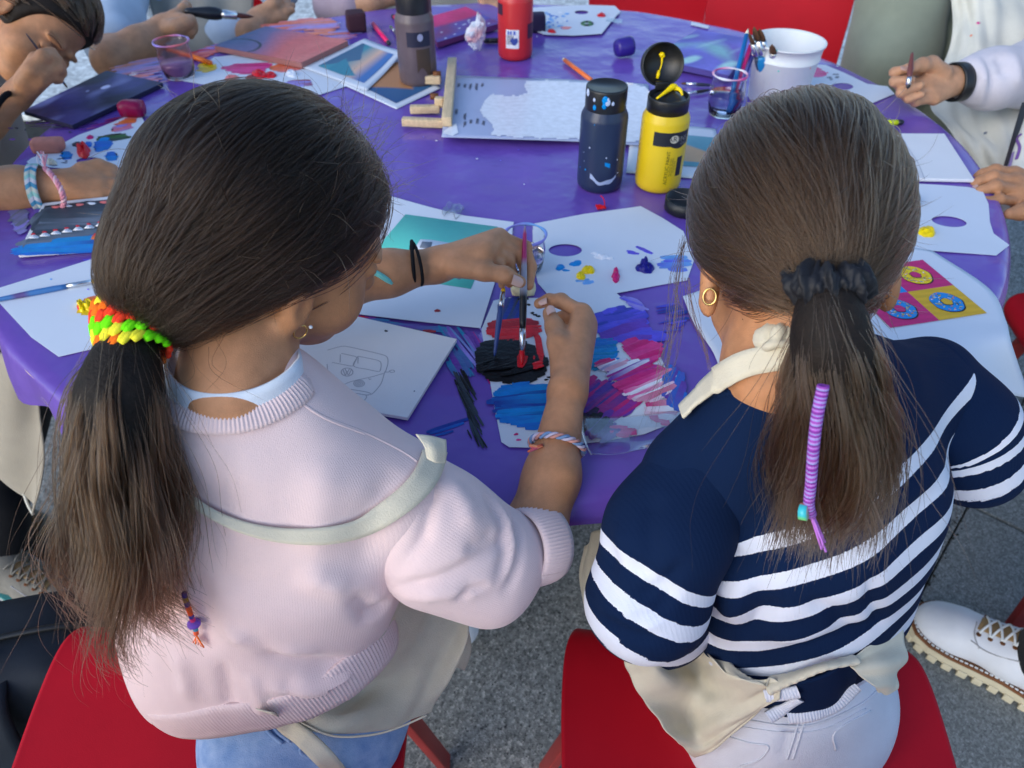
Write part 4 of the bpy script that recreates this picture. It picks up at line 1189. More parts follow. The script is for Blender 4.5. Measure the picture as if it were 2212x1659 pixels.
blob(mb, 560, 163, 18, 8, .008, C['red'], zz, 145, 2.2); blob(mb, 585, 163, 14, 6, .005, C['red'], zz, 146, 2); blob(mb, 545, 168, 14, 6, .004, C['dred'], zz, 147, 2); blob(mb, 630, 160, 14, 7, .005, C['white'], zz, 148, 2.2); blob(mb, 500, 168, 14, 7, .003, C['salmon'], zz, 149)
strokes(mb, [(620, 176), (668, 174), (668, 184), (625, 186)], .05, [C['lav'], C['dred']], .008, .005, zz, seed=150)
mb.build('paint', M['paint'], pf)
pb = hole_palette('curled white palette with blue daubs right of the red bottle', [(1140, 18), (1200, 14), (1270, 11), (1328, 13), (1340, 25), (1318, 50), (1300, 73), (1240, 77), (1178, 75), (1135, 60)], ellipse(1256, 27, 15, 4.5, 20), Z1 + .002, False)
mb = PMB(); zz = Z1 + .003
for k in range(46):
    x, y = RNG.normal(1185, 22), RNG.normal(43, 11)
    if 22 < y < 72 and 1140 < x < 1235: blob(mb, x, y, RNG.uniform(2, 6), RNG.uniform(1.2, 2.6), .0008, [C['lblue'], C['blue'], C['white'], C['lblue']][k % 4], zz, 400 + k, ang=k)
blob(mb, 1192, 68, 9, 3.5, .004, C['red'], zz, 160, 2); blob(mb, 1299, 33, 8, 4.5, .004, C['red'], zz, 161, 2, .4); blob(mb, 1222, 60, 14, 2.6, .001, C['salmon'], zz, 163)
for k in range(12):
    a = k / 12 * 6.28; blob(mb, 1268 + 10 * math.cos(a), 51 + 3.6 * math.sin(a), 4, 2, .0025, C['green'] if k % 3 else C['black'], zz, 164 + k)
mb.build('paint', M['paint'], pb)
pr = hole_palette('white palette with a pink smear between the bucket and the watch hand', [(1700, 150), (1757, 139), (1783, 141), (1824, 158), (1874, 182), (1917, 187), (1932, 203), (1877, 226), (1800, 255), (1720, 240)], ellipse(1819, 187.5, 24, 8), Z1, False)
mb = PMB(); zz = Z1 + .0007
strokes(mb, [(1745, 150), (1765, 147), (1787, 159), (1770, 166), (1750, 164)], .1, [C['pink'], C['magenta']], .007, .005, zz, seed=171)
for k in range(8): blob(mb, 1795 + RNG.uniform(-16, 16), 168 + RNG.uniform(-8, 8), 4, 1.5, .0005, C['grey'], zz, 450 + k, ang=.5)
mb.build('paint', M['paint'], pr)
p9 = hole_palette('white palette with thumb hole and one yellow dollop under the resting hand', [(1900, 396), (1955, 396), (2030, 400), (2092, 405), (2122, 412), (2135, 441), (2138, 480), (2146, 505), (2180, 530), (2152, 552), (2085, 547), (2017, 542), (1930, 530), (1890, 470)], ellipse(2050, 479, 38, 11.5, rot=.12), Z1, False)
mb = PMB(); blob(mb, 2004, 503, 18, 9, .008, C['yellow'], Z1 + .0007, 181, 1.4); blob(mb, 1992, 500, 9, 8, .006, C['yellow'], Z1 + .0007, 182); mb.build('paint', M['paint'], p9)
p3 = hole_palette('messy white palette with blue and red paint by the pink sponge', [(58, 350), (68, 342), (112, 326), (140, 308), (170, 292), (205, 280), (250, 262), (300, 240), (330, 300), (320, 355), (250, 363), (160, 366), (66, 358)], ellipse(195, 348, 30, 8), Z1, False)
mb = PMB(); zz = Z1 + .0007
strokes(mb, [(208, 305), (236, 301), (238, 320), (205, 326)], .1, [C['blue'], C['cyan']], .008, .003, zz, seed=191)
strokes(mb, [(132, 331), (150, 328), (154, 341), (136, 345)], .3, [C['blue'], C['cyan']], .006, .004, zz, h=.0025, seed=192)
strokes(mb, [(229, 333), (252, 330), (252, 345), (232, 347)], .2, [C['cyan'], C['blue']], .007, .003, zz, h=.002, seed=193)
strokes(mb, [(210, 298), (250, 288), (275, 296), (245, 305)], .3, [C['dgrey'], C['green'], C['black']], .006, .010, zz, seed=194)
strokes(mb, [(240, 278), (275, 266), (282, 278), (250, 284)], .4, [C['lav'], C['salmon'], C['lav']], .007, .006, zz, seed=195)
strokes(mb, [(250, 268), (290, 252), (292, 262), (262, 272)], .4, [C['orange'], C['salmon']], .007, .008, zz, seed=196)
blob(mb, 182, 330, 15, 11, .014, C['red'], zz, 197, 2.6); blob(mb, 191, 312, 10, 5, .003, C['blue'], zz, 198); blob(mb, 168, 313, 14, 5, .003, C['dgrey'], zz, 199, 2); blob(mb, 195, 297, 8, 4, .003, C['magenta'], zz, 201); blob(mb, 112, 352, 10, 6, .006, C['cream'], zz, 202, 2)
for k in range(10): blob(mb, RNG.uniform(80, 150), RNG.uniform(338, 358), RNG.uniform(3, 9), 1.5, .0006, C['grey'], zz, 470 + k, ang=.3)
mb.build('paint', M['paint'], p3)

# big paper with four printed doughnuts, running over the table edge
dp = thing('printed_paper', 'large white paper printed with four bright doughnut squares by the navy shoulder', 'paper', onz(1990, 640))
zd = Z1 + .0012
edge = [[onz(1475, 640, zd), onz(1640, 585, zd), onz(1830, 520, zd), onz(2013, 541, zd)],
        [onz(1500, 700, zd), onz(1690, 650, zd), onz(1910, 610, zd), onz(2135, 622, zd)],
        [onz(1540, 760, zd), onz(1740, 730, zd), onz(1960, 690, zd), onz(2172, 690, zd)],
        [onz(1570, 830, zd), onz(1800, 800, zd), onz(2010, 770, zd), onz(2186, 745, zd - .004)],
        [onz(1640, 930, zd), onz(1860, 890, zd), onz(2060, 840, zd - .006), onz(2225, 860, zd - .09)]]
V, Fc = sheet(edge, 40, 50, .0004); obj('sheet', V, Fc, M['paper'], dp)
zq = zd + .0012
T_, R_, B_ = onz(1993, 561, zq), onz(2132, 676, zq), onz(1924, 708, zq); L_ = T_ + B_ - R_
dn = [[('magenta', 'yellow'), ('gold', 'cyan')], [('cyan', 'magenta'), ('magenta', 'cyan')]]
mb = PMB()
def dq(u, v): return T_ + (R_ - T_) * u + (L_ - T_) * v
quads = [((0, 0), 'magenta', 'yellow'), ((.5, 0), 'gold', 'cyan'), ((0, .5), 'cyan', 'pink'), ((.5, .5), 'magenta', 'cyan')]
for (u0, v0), bgc, dc in quads:
    n = 14
    G = [dq(u0 + .5 * i / n, v0 + .5 * j / n) for i in range(n + 1) for j in range(n + 1)]
    Fq = [(i * (n + 1) + j, i * (n + 1) + j + 1, (i + 1) * (n + 1) + j + 1, (i + 1) * (n + 1) + j) for i in range(n) for j in range(n)]
    Fq = [f[::-1] for f in Fq] if normals(np.array(G), Fq)[:, 2].mean() < 0 else Fq
    cc = np.array([np.array(C[bgc]) * (1 + .10 * math.sin(i * 2.2 + j * .4)) for i in range(n + 1) for j in range(n + 1)])
    mb.add(G, Fq, np.clip(cc, 0, 1))
    cu, cw = u0 + .25, v0 + .25
    for (r0, r1, col, lift, sh) in [(.172, .0, 'black', .0003, .006), (.165, .0, dc, .0006, 0), (.062, .0, 'black', .0009, 0), (.055, .0, bgc, .0012, 0)]:
        na = 40; ring = [dq(cu + sh + (r0 + .004 * math.sin(5 * a + r0 * 60)) * math.cos(a), cw - sh + (r0 * .9 + .004 * math.sin(7 * a)) * math.sin(a)) + A(0, 0, lift) for a in np.linspace(0, 6.283, na, endpoint=False)]
        G = np.array(ring); f = tuple(range(na)); f = f if np.cross(G[10] - G[0], G[20] - G[0])[2] > 0 else f[::-1]
        mb.add(G, [f], C[col])
    r = np.random.default_rng(int(u0 * 10 + v0 * 100))
    for k in range(46):
        a = r.uniform(0, 6.283); q = r.uniform(.075, .145); s = r.uniform(0, 3.14)
        p = dq(cu + q * math.cos(a), cw + q * .9 * math.sin(a)) + A(0, 0, .0010); d = A(math.cos(s), math.sin(s), 0) * .0018; e = A(-math.sin(s), math.cos(s), 0) * .0006
        mb.add([p - d - e, p + d - e, p + d + e, p - d + e], [(0, 1, 2, 3)], [C['gold'], C['white'], C['turq'], C['salmon'], C['yellow']][k % 5])
mb.build('print', M['print'], dp, smooth=False)
mb = PMB()
for pts in ([(1570, 697), (1590, 695), (1597, 715), (1604, 742), (1583, 744), (1576, 722)],):
    V, Fc = plate([loop_px(pts, zd + .0008), loop_px([(1583, 704), (1590, 704), (1596, 735), (1590, 737)], zd + .0008)], .0003); mb.add(V, Fc, srgb(50, 80, 190))
mb.build('letter', M['print'], dp, smooth=False)

# drawing board on the right
rb, P = tilted_board('drawing_board', 'white canvas board with faint pencil sketch at the right edge of the table', 'canvas', [(1865, 287), (2041, 288), (2106, 388), (1915, 384)], (.749,) * 4, .0058, M['canvas_board'])
mb = PMB()
for pts in ([(1926, 287), (1940, 300), (1952, 330), (1965, 360), (1975, 386)], [(1944, 287), (1962, 320), (1982, 350), (1998, 388)], [(1915, 300), (1940, 310), (1950, 330), (1945, 345)], [(1940, 355), (1960, 362), (1972, 365), (1950, 380), (1945, 388)], [(1920, 320), (1935, 330), (1930, 350)]):
    line(mb, pts, .0013, .7494, (.42, .45, .52))
for k in range(26):
    q = k / 26; line(mb, [(1928 + 50 * q, 290 + 95 * q), (1945 + 52 * q, 289 + 97 * q)], .0022, .7493, (.60, .64, .72))
mb.build('pencil_drawing', M['print'], rb)
for (label, px, zz) in [('strip of clear tape on the far rim of the cover', [(1495, 47), (1532, 56), (1529, 62), (1492, 54)], .7428), ('glossy tape strip by the far curled palette', [(1312, 38), (1345, 42), (1342, 50), (1308, 46)], .746)]:
    tg = flat_piece('tape_strip', [loop_px(px, zz)], .0004, M['paper'] if 'rim' in label else M['tape']); tag(tg, label, 'tape')

# ------------------------------------------------------------------ bottles, cups, bucket, brushes
BODY = {}
def bottle(label, bx, by, r, h, body_mat, open_cap=False, lab=None, neck=.86, cap_h=.05):
    c = onz(bx, by)
    t = thing('paint_bottle', label, 'bottle', c, 'acrylic paint bottles')
    prof = [(.0001, .0), (r * .86, .0), (r * .97, .004), (r, .012), (r, h * .70), (r * .985, h * .73), (r * neck * .97, h * .80), (r * neck * .95, h * .82), (.0001, h * .82)]
    V, Fc = lathe(prof, c, 48); BODY[t.name] = obj('body', V, Fc, body_mat, t)
    rc = r * neck
    if not open_cap:
        prof = [(rc * .99, h * .795), (rc * 1.0, h * .80), (rc, h - .004), (rc * .985, h - .001), (rc * .93, h - .0005), (rc * .915, h - .0018), (.0001, h - .0016)]
        V, Fc = lathe([(.0001, h * .795)] + prof, c, 48); obj('cap', V, Fc, M['black_plastic'], t)
    else:
        z0 = h * .79; z1 = h * .93
        prof = [(.0001, z0), (rc, z0), (rc, z1 - .002), (rc * .97, z1), (rc * .90, z1), (rc * .88, z1 - .006), (rc * .6, z1 - .001), (rc * .2, z1 + .006), (.0001, z1 + .007)]
        V, Fc = lathe(prof, c, 48); obj('nozzle_cap', V, Fc, M['black_plastic'], t)
        # flipped lid, hinged at the back
        hc = c + A(-.008, rc * .86, z1 + .004); ax = nrm(A(.04, -.93, .30)); up_ = nrm(A(0, .3, .95))
        lc = hc + up_ * rc * .92
        prof = [(.0001, -.018), (rc * .96, -.018), (rc, -.016), (rc, .002), (rc * .95, .002), (rc * .93, -.013), (.0001, -.014)]
        V, Fc = lathe(prof, lc, 44, axis=ax); lid = obj('flip_lid', V, Fc, M['black_plastic'], t)
        V, Fc = bevel_box(hc + A(0, -.001, .0), (.010, .004, .006), None, .0015); obj('hinge', V, Fc, M['black_plastic'], lid)
        # yellow paint left on nozzle and lid
        mb = MB(); yc = C['yellow']
        nzp = c + A(.004, 0, z1 + .006)
        for pts, rad in (([nzp + A(.006, .004, .002), nzp + A(0, 0, .006), nzp + A(-.012, -.010, .002), nzp + A(-.026, -.020, -.004)], [.0045, .005, .0028, .0015]), ([nzp + A(0, .002, .004), nzp + A(.010, -.003, .003), nzp + A(.014, -.010, -.003)], [.004, .003, .0015])):
            P = catmull(pts, 14); R_ = np.interp(np.linspace(0, 1, 14), np.linspace(0, 1, len(rad)), rad); V, Fc = tube(P, R_, 8); mb.add(V, Fc, yc)
        q = lc + ax * (-.011)
        for pts, rad in (([q + up_ * .012 + A(-.004, 0, 0), q + up_ * .014, q + up_ * .010 + A(.003, 0, 0)], [.003, .004, .002]), ([q + up_ * .010, q + up_ * .0, q - up_ * .008 + A(-.002, 0, 0)], [.002, .001, .001]), ([q - up_ * .008 + A(-.003, 0, 0), q - up_ * .014 + A(-.004, 0, 0), q - up_ * .020 + A(-.005, 0, 0)], [.0015, .003, .002])):
            P = catmull(pts, 10); R_ = np.interp(np.linspace(0, 1, 10), np.linspace(0, 1, len(rad)), rad); V, Fc = tube(P, R_, 8); mb.add(V, Fc, yc)
        mb.build('paint', M['paint'], t)['kind'] = 'stuff'
    return t, c, r, h

def wrap_patch(c, r, a0, a1, z0, z1, n=16, m=5, off=.0004, zf=None):
    """curved label on a bottle; angle 0 faces the camera (-Y), positive to the right"""
    V = []; Fc = []
    for i in range(n + 1):
        a = a0 + (a1 - a0) * i / n
        zz0, zz1 = (z0, z1) if zf is None else zf(i / n)
        for j in range(m + 1):
            V.append(c + A((r + off) * math.sin(a), -(r + off) * math.cos(a), zz0 + (zz1 - zz0) * j / m))
    for i in range(n):
        for j in range(m): Fc.append((i * (m + 1) + j, (i + 1) * (m + 1) + j, (i + 1) * (m + 1) + j + 1, i * (m + 1) + j + 1))
    return V, Fc

def text_mesh(s, size):
    cu = bpy.data.curves.new('txt', 'FONT'); cu.body = s; cu.size = size; cu.align_x = 'CENTER'; cu.align_y = 'CENTER'
    o = bpy.data.objects.new('txt', cu); COL.objects.link(o)
    dg = bpy.context.evaluated_depsgraph_get(); me = o.evaluated_get(dg).to_mesh()
    V = np.array([v.co[:] for v in me.vertices]); Fc = [tuple(p.vertices) for p in me.polygons]
    o.evaluated_get(dg).to_mesh_clear(); bpy.data.objects.remove(o); bpy.data.curves.remove(cu)
    return V, Fc
def wrap_text(s, size, c, r, a, z, rot=0, off=.0008):
    V, Fc = text_mesh(s, size)
    x = V[:, 0] * math.cos(rot) - V[:, 1] * math.sin(rot); y = V[:, 0] * math.sin(rot) + V[:, 1] * math.cos(rot)
    an = a + x / r
    return np.stack([c[0] + (r + off) * np.sin(an), c[1] - (r + off) * np.cos(an), c[2] + z + y], 1), Fc

ink = (.012, .015, .022)
m_navyb = mat('dark_blue_paint_bottle', (.018, .032, .075), rough=.33, var=.12, spec=.5)
m_yelb = mat('yellow_paint_bottle', (.80, .56, .012), rough=.35, var=.05, spec=.5, sss=.05)
m_redb = mat('red_paint_bottle', (.56, .022, .026), rough=.36, var=.06, spec=.5)
m_brnb = mat('grey_brown_paint_bottle', (.115, .085, .095), rough=.34, var=.15, vscale=30, spec=.5)
t, c, r, h = bottle('dark navy paint bottle with white and blue splashes next to the yellow bottle', 1294, 398, .0365, .162, m_navyb)
mb = MB()
V, Fc = wrap_patch(c, r, -.55, .62, .020, .030, 24, 3, .0006, zf=lambda q: (.027 - .010 * math.sin(q * 3.1) + .0012 * math.sin(q * 14), .034 - .011 * math.sin(q * 3.1) + .0018 * math.sin(q * 11 + 1))); mb.add(V, Fc, srgb(170, 185, 215))
rr_ = np.random.default_rng(8)
for k in range(9):
    a = rr_.uniform(-1.2, .9); z = rr_.uniform(.02, .115); s = rr_.uniform(.0005, .0018)
    p = c + A((r + .0003) * math.sin(a), -(r + .0003) * math.cos(a), z)
    V, Fc = lathe([(.0001, .0006), (s * .7, .0004), (s, .0)], (0, 0, 0), 8, axis=(math.sin(a), -math.cos(a), 0)); V[:, 2] *= rr_.uniform(.7, 1.6); mb.add(V + p, Fc, C['cyan'] if k % 3 == 0 else srgb(190, 200, 225))
for k in range(9):
    a = rr_.uniform(-1.3, 1.2); z = rr_.uniform(.136, .156); s = rr_.uniform(.002, .0055); q = r * .86
    p = c + A((q + .0003) * math.sin(a), -(q + .0003) * math.cos(a), z)
    V, Fc = lathe([(.0001, .0006), (s * .7, .0004), (s, .0)], (0, 0, 0), 8, axis=(math.sin(a), -math.cos(a), 0)); V[:, 2] *= 1.4; mb.add(V + p, Fc, srgb(185, 200, 225) if k % 4 else C['cyan'])
p = c + A((r + .0003) * math.sin(.12), -(r + .0003) * math.cos(.12), .052)
V, Fc = wrap_patch(c, r, .05, .28, .048, .054, 8, 2, .0007, zf=lambda q: (.050 - .004 * q, .056 - .003 * q)); mb.add(V, Fc, C['cyan'])
mb.build('paint', M['paint'], t)['kind'] = 'stuff'
t, c, r, h = bottle('open yellow paint bottle with its black flip lid up', 1419, 398, .0368, .158, m_yelb, True)
lb = MB()
V, Fc = wrap_patch(c, r, -.60, 1.05, .082, .106, 24, 4, .0005, zf=lambda q: (.081 - .004 * math.sin(3.14 * min(1, max(0, (q - .45) * 2.2))), .103)); lb.add(V, Fc, ink)
V, Fc = wrap_patch(c, r, .56, .86, .030, .062, 6, 5, .0005); lb.add(V, Fc, ink)
V, Fc = wrap_patch(c, r, .08, .50, .086, .100, 14, 4, .0009, zf=lambda q: (.0925 - .0062 * math.sin(3.14 * q) ** .5, .0925 + .0062 * math.sin(3.14 * q) ** .5)); lb.add(V, Fc, srgb(205, 200, 180))
V, Fc = wrap_text('ART', .0115, c, r, .29, .0925, 0, .0014); lb.add(V, Fc, ink)
V, Fc = wrap_text('ENS', .0105, c, r, .66, .092, 0, .0012); lb.add(V, Fc, srgb(150, 150, 140))
V, Fc = wrap_text('Color', .006, c, r, .78, .0845, 0, .0012); lb.add(V, Fc, srgb(140, 140, 130))
V, Fc = wrap_text('ACRYLIC PAINT', .0078, c, r, .12, .046, math.pi / 2, .0006); lb.add(V, Fc, (.05, .045, .01))
for k in range(3):
    V, Fc = wrap_text(['Acrylique Acrilico', 'Akrylowa Acrilica', 'Tinta Farba'][k], .0042, c, r, .25 + .09 * k, .047, math.pi / 2, .0006); lb.add(V, Fc, (.20, .16, .01))
lb.build('printed_label', M['print'], BODY[t.name], smooth=False)
t, c, r, h = bottle('red paint bottle with a white barcode sticker at the far side', 1113, 121, .0375, .165, m_redb)
lb = MB()
V, Fc = wrap_patch(c, r, -.55, .20, .028, .066, 12, 6, .0006); lb.add(V, Fc, srgb(225, 228, 235))
for k in range(9):
    a = -.48 + k * .045; V, Fc = wrap_patch(c, r, a, a + .018, .036, .055, 2, 2, .0011); lb.add(V, Fc, (.05, .06, .10))
V, Fc = wrap_patch(c, r, -.28, .14, .036, .050, 12, 4, .0016, zf=lambda q: (.043 - .008 * math.sin(3.1 * q), .045 + .006 * math.sin(3.1 * q) + .002 * math.sin(9 * q))); lb.add(V, Fc, srgb(50, 70, 150))
for k, (a0, a1) in enumerate([(-.45, -.35), (-.3, -.2), (-.12, 0)]):
    V, Fc = wrap_patch(c, r, a0, a1, .056, .064, 4, 2, .0014); lb.add(V, Fc, srgb(90, 110, 190))
V, Fc = wrap_patch(c, r, -1.3, -.78, .092, .114, 8, 4, .0006); lb.add(V, Fc, srgb(60, 25, 50))
V, Fc = wrap_patch(c, r, .75, 1.4, .045, .075, 8, 4, .0006); lb.add(V, Fc, srgb(70, 25, 55))
lb.build('printed_label', M['print'], BODY[t.name], smooth=False)
t, c, r, h = bottle('grey brown paint bottle with black cap behind the easel', 905, 176, .0385, .172, m_brnb)
lb = MB()
V, Fc = wrap_patch(c, r, -.35, .9, .080, .108, 16, 4, .0006); lb.add(V, Fc, (.012, .014, .04))
V, Fc = wrap_patch(c, r, .20, .50, .090, .106, 12, 4, .0010, zf=lambda q: (.098 - .007 * math.sin(3.14 * q) ** .5, .098 + .007 * math.sin(3.14 * q) ** .5)); lb.add(V, Fc, srgb(150, 155, 185))
V, Fc = wrap_patch(c, r, .1, .85, .03, .076, 10, 5, .0006, zf=lambda q: (.03 + .01 * math.sin(q * 5), .076)); lb.add(V, Fc, srgb(70, 55, 45))
lb.build('printed_label', M['print'], BODY[t.name], smooth=False)

# loose black lid
c = onz(1478, 452); t = thing('bottle_lid', 'loose black bottle lid lying open side up by the navy girls hair', 'lid', c)
V, Fc = lathe([(.0001, .0005), (.030, .0005), (.0315, .002), (.0315, .020), (.0295, .020), (.0290, .003), (.0001, .0028)], c, 44); obj('rim', V, Fc, M['black_plastic'], t)

# cups
def cup(name, label, cat, bx, by, r, h, liquid, lh, rim_col=None, flare=1.08, body=None):
    c = onz(bx, by); t = thing(name, label, cat, c)
    th = .0010
    out = [(.0001, 0), (r * .80, 0), (r * .86, .003), (r * .98, h * .35), (r, h * .62), (r * .93, h * .86), (r * flare, h * .97), (r * flare * 1.03, h * .99)]
    inn = [(r * flare * 1.03 - th, h), (r * flare - th * 1.5, h * .97), (r * .93 - th, h * .86), (r - th, h * .62), (r * .98 - th, h * .35), (r * .84, .004), (.0001, .0035)]
    V, Fc = lathe(out + inn, c, 44); obj('wall', V, Fc, body or M['clear'], t)
    if lh:
        zz = np.linspace(.0042, lh, 8); pr = [(.0001, .0042)] + [(np.interp(z, [0.0042, h * .35, h * .62, h * .86], [r * .82, r * .98 - 2 * th, r - 2 * th, r * .93 - 2 * th]), z) for z in zz] + [(.0001, lh)]
        V, Fc = lathe(pr, c, 40); obj('liquid', V, Fc, liquid, t)
    if rim_col is not None:
        mb = MB(); a = np.linspace(0, 2 * math.pi, 60, endpoint=False)
        P = np.stack([c[0] + r * flare * 1.02 * np.cos(a), c[1] + r * flare * 1.02 * np.sin(a), np.full(60, c[2] + h * .985)], 1)
        V, Fc = tube(P, .0019 + .0006 * np.sin(a * 5), 8, closed=True, up=(0, 0, 1)); 
        col = np.array([mixc(np.array(rim_col[0]), np.array(rim_col[1]), np.array([.5 + .5 * math.sin(x * 2)]))[0] for x in a]); mb.add(V, Fc, np.repeat(col, 8, 0)); mb.build('painted_rim', M['paint'], t)
    return t, c
cup('glass_jar', 'clear jar with a paint stained rim behind the brush hand', 'jar', 1134, 580, .0275, .055, M['water'], .028, (C['lav'], C['lblue']), 1.0)
t, cw = cup('water_cup', 'clear cup of bluish water holding brushes beside the bucket', 'cup', 1562, 245, .033, .075, M['water'], .040, (C['pink'], C['white']), .92)
m_pinkcup = mat_glass('paint_smeared_cup', (.95, .80, .86), rough=.08, trans=1.0)
t, cp = cup('water_cup', 'small pink stained water cup at the far left', 'cup', 390, 165, .034, .072, M['murky'], .030, (C['salmon'], C['lav']), 1.0, m_pinkcup)

c = onz(1676, 214); t = thing('white_bucket', 'white plastic bucket full of brushes on the table', 'bucket', c)
R1, R0, H = .066, .052, .112; th = .0016
pr = [(.0001, 0), (R0, 0), (R0 + .002, .003), (R1 * .93, H * .72), (R1 * .955, H * .73), (R1 * .96, H * .76), (R1 * .945, H * .765), (R1 * .985, H * .97), (R1 * 1.03, H * .97), (R1 * 1.035, H), (R1, H), (R1 - th, H - .003), (R0 - th, .004), (.0001, .004)]
V, Fc = lathe(pr, c, 64); obj('shell', V, Fc, M['bucket'], t)
mb = MB()
for k in range(20):
    a = RNG.uniform(-1.3, 1.2); z = RNG.uniform(.03, .10); rr_ = R0 + (R1 * .97 - R0) * z / H + .0004; s = RNG.uniform(.0006, .0022)
    p = c + A(rr_ * math.sin(a), -rr_ * math.cos(a), z); V, Fc = lathe([(.0001, .0006), (s * .7, .0004), (s, .0)], p, 8, axis=(math.sin(a), -math.cos(a), .1)); mb.add(V, Fc, [C['salmon'], C['teal'], C['orange'], C['lblue']][k % 4])
for k in range(18):
    a = RNG.uniform(-2.4, -.6); p = c + A(R1 * 1.02 * math.sin(a), -R1 * 1.02 * math.cos(a), H); V, Fc = lathe([(.0001, .001), (.0015, .0006), (.0022, -.001)], p, 8); mb.add(V, Fc, [C['teal'], C['white'], C['grey']][k % 3])
mb.build('paint', M['paint'], t)['kind'] = 'stuff'
bucket_c = c

def brush(label, tip, end, r=.0035, handle=(.05, .2, .5), bris=.020, fer=.028, flat=1.0, bcol=None, group='paint brushes', stain=None, cat='brush', name='paint_brush', ferrule_mat=None):
    """a brush from bristle tip to handle end"""
    tip = np.asarray(tip, float); end = np.asarray(end, float); d = nrm(end - tip); L = np.linalg.norm(end - tip)
    t = thing(name, label, cat, tip, group)
    up_ = nrm(np.cross(d, (0, 0, 1)) if abs(d[2]) < .95 else A(1, 0, 0))
    s = np.array([0, .3, .7, 1.0]) * bris
    V, Fc = tube([tip + d * x for x in s], [r * .12, r * .7, r * .95, r * .85], 12, up=up_, flat=flat)
    mb = MB(); bc = np.array(bcol if bcol is not None else (.10, .045, .018)); mb.add(V, Fc, bc); mb.build('bristles', M['paint'] if bcol is not None else M['bristle'], t)
    V, Fc = tube([tip + d * (bris - .001), tip + d * (bris + fer * .6), tip + d * (bris + fer * .65), tip + d * (bris + fer)], [r * .98, r * 1.02, r * 1.1, r * 1.0], 14, up=up_, flat=(flat + 1) / 2); obj('ferrule', V, Fc, ferrule_mat or M['steel'], t)
    q = np.linspace(bris + fer - .001, L, 14); R_ = r * np.interp(np.linspace(0, 1, 14), [0, .15, .35, .8, .97, 1], [.95, 1.18, 1.2, .75, .55, .25])
    V, Fc = tube([tip + d * x for x in q], R_, 12); cols = np.tile(np.array(handle), (len(V), 1)).astype(float)
    if stain is not None:
        for (a, b, cc) in stain:
            m = np.repeat((np.linspace(0, 1, 14) >= a) & (np.linspace(0, 1, 14) <= b), 12); cols[m] = cc
    mb = MB(); mb.add(V, Fc, cols); mb.build('handle', M['plain'], t)
    return t
up_at = lambda x, y, h: onz(x, y) + A(0, 0, h)
brush('slim blue brush with orange tip lying on the left paper', onz(224, 603, Z1 + .004), onz(-60, 658, Z1 + .004), .0034, srgb(60, 115, 175), .016, .030, bcol=C['gold'], stain=[(.45, .6, srgb(90, 70, 130))])
# brushes standing in the water cup and bucket
def stick(label, base, top, r, col, kind='pencil'):
    t = thing('colour_pencil' if kind == 'pencil' else 'felt_pen', label, kind, base)
    d = nrm(np.asarray(top) - np.asarray(base)); L = np.linalg.norm(np.asarray(top) - np.asarray(base))
    mb = MB(); V, Fc = tube([base, base + d * L * .5, base + d * (L - .012)], r, 8 if kind == 'pencil' else 12); mb.add(V, Fc, col); mb.build('barrel', M['plain'], t)
    mb = MB(); V, Fc = tube([base + d * (L - .0125), base + d * (L - .004), base + d * L], [r * .98, r * .45, r * .12] if kind == 'pencil' else [r * 1.05, r * 1.0, r * .5], 10); mb.add(V, Fc, C['cream'] if kind == 'pencil' else ink); mb.build('tip' if kind == 'pencil' else 'cap', M['plain'], t)
    return t
stick('blue brush handle standing in the water cup', cw + A(.006, -.008, .006), at(1616, 62, 1.47), .0045, srgb(0, 110, 180))
stick('magenta brush handle standing in the water cup', cw + A(.012, .004, .006), at(1626, 85, 1.47), .0042, srgb(190, 20, 110))
stick('dark blue thin handle standing in the water cup', cw + A(.014, -.012, .006), at(1632, 108, 1.45), .0022, srgb(30, 40, 120))
bk = bucket_c
for (lab, top, b0, fcol, rr_) in [('wide brown brush standing bristles up at the bucket rim', (1629, 58), A(-.02, -.01, .02), srgb(30, 130, 190), .0095), ('flat brown brush leaning out of the bucket', (1641, 62), A(-.012, .012, .02), srgb(190, 150, 110), .009), ('short brush with a square brown head in the bucket', (1668, 96), A(.0, .015, .02), srgb(160, 150, 130), .0075), ('thin brown brush behind the wide one in the bucket', (1618, 70), A(-.022, .0, .02), srgb(60, 70, 90), .006)]:
    brush(lab, at(top[0], top[1], 1.385), bk + b0 + A(0, 0, 0), rr_, fcol, .030, .034, .42)
brush('thin black brush lying left of the water cup, upper one', onz(1470, 180, TABLE_Z + .004), onz(1542, 184, TABLE_Z + .004), .0028, srgb(40, 45, 60), .012, .02)
brush('thin black brush lying left of the water cup, lower one', onz(1474, 204, TABLE_Z + .004), onz(1538, 193, TABLE_Z + .004), .0028, srgb(40, 38, 45), .012, .02)
brush('small brush with olive bristles behind the brown bottle', onz(842, 56, TABLE_Z + .004), onz(880, 98, TABLE_Z + .004), .0042, srgb(90, 80, 90), .022, .02, bcol=C['green'])
for (lab, a, b, col, r_, kd) in [
    ('orange pencil lying right of the red bottle', (1277, 173), (1215, 126), srgb(245, 120, 50), .0046, 'pencil'),
    ('neon pink felt pen left of the brown bottle', (806, 52), (841, 95), srgb(255, 25, 105), .0050, 'pen'),
    ('neon yellow felt pen beyond the navy girls head', (1880, 267), (1952, 264), srgb(235, 245, 0), .0052, 'pen'),
    ('orange felt pen lying behind the pink cup', (455, 136), (354, 100), srgb(255, 125, 30), .0052, 'pen'),
    ('black felt pen between the tissue and the red bottle', (1100, 87), (1044, 88), srgb(14, 15, 18), .0056, 'pen'),
    ('pink pen half hidden behind the brown bottle', (870, 44), (846, 34), srgb(240, 60, 110), .0050, 'pen')]:
    stick(lab, onz(*a, TABLE_Z + r_), onz(*b, TABLE_Z + r_), r_, col, kd)
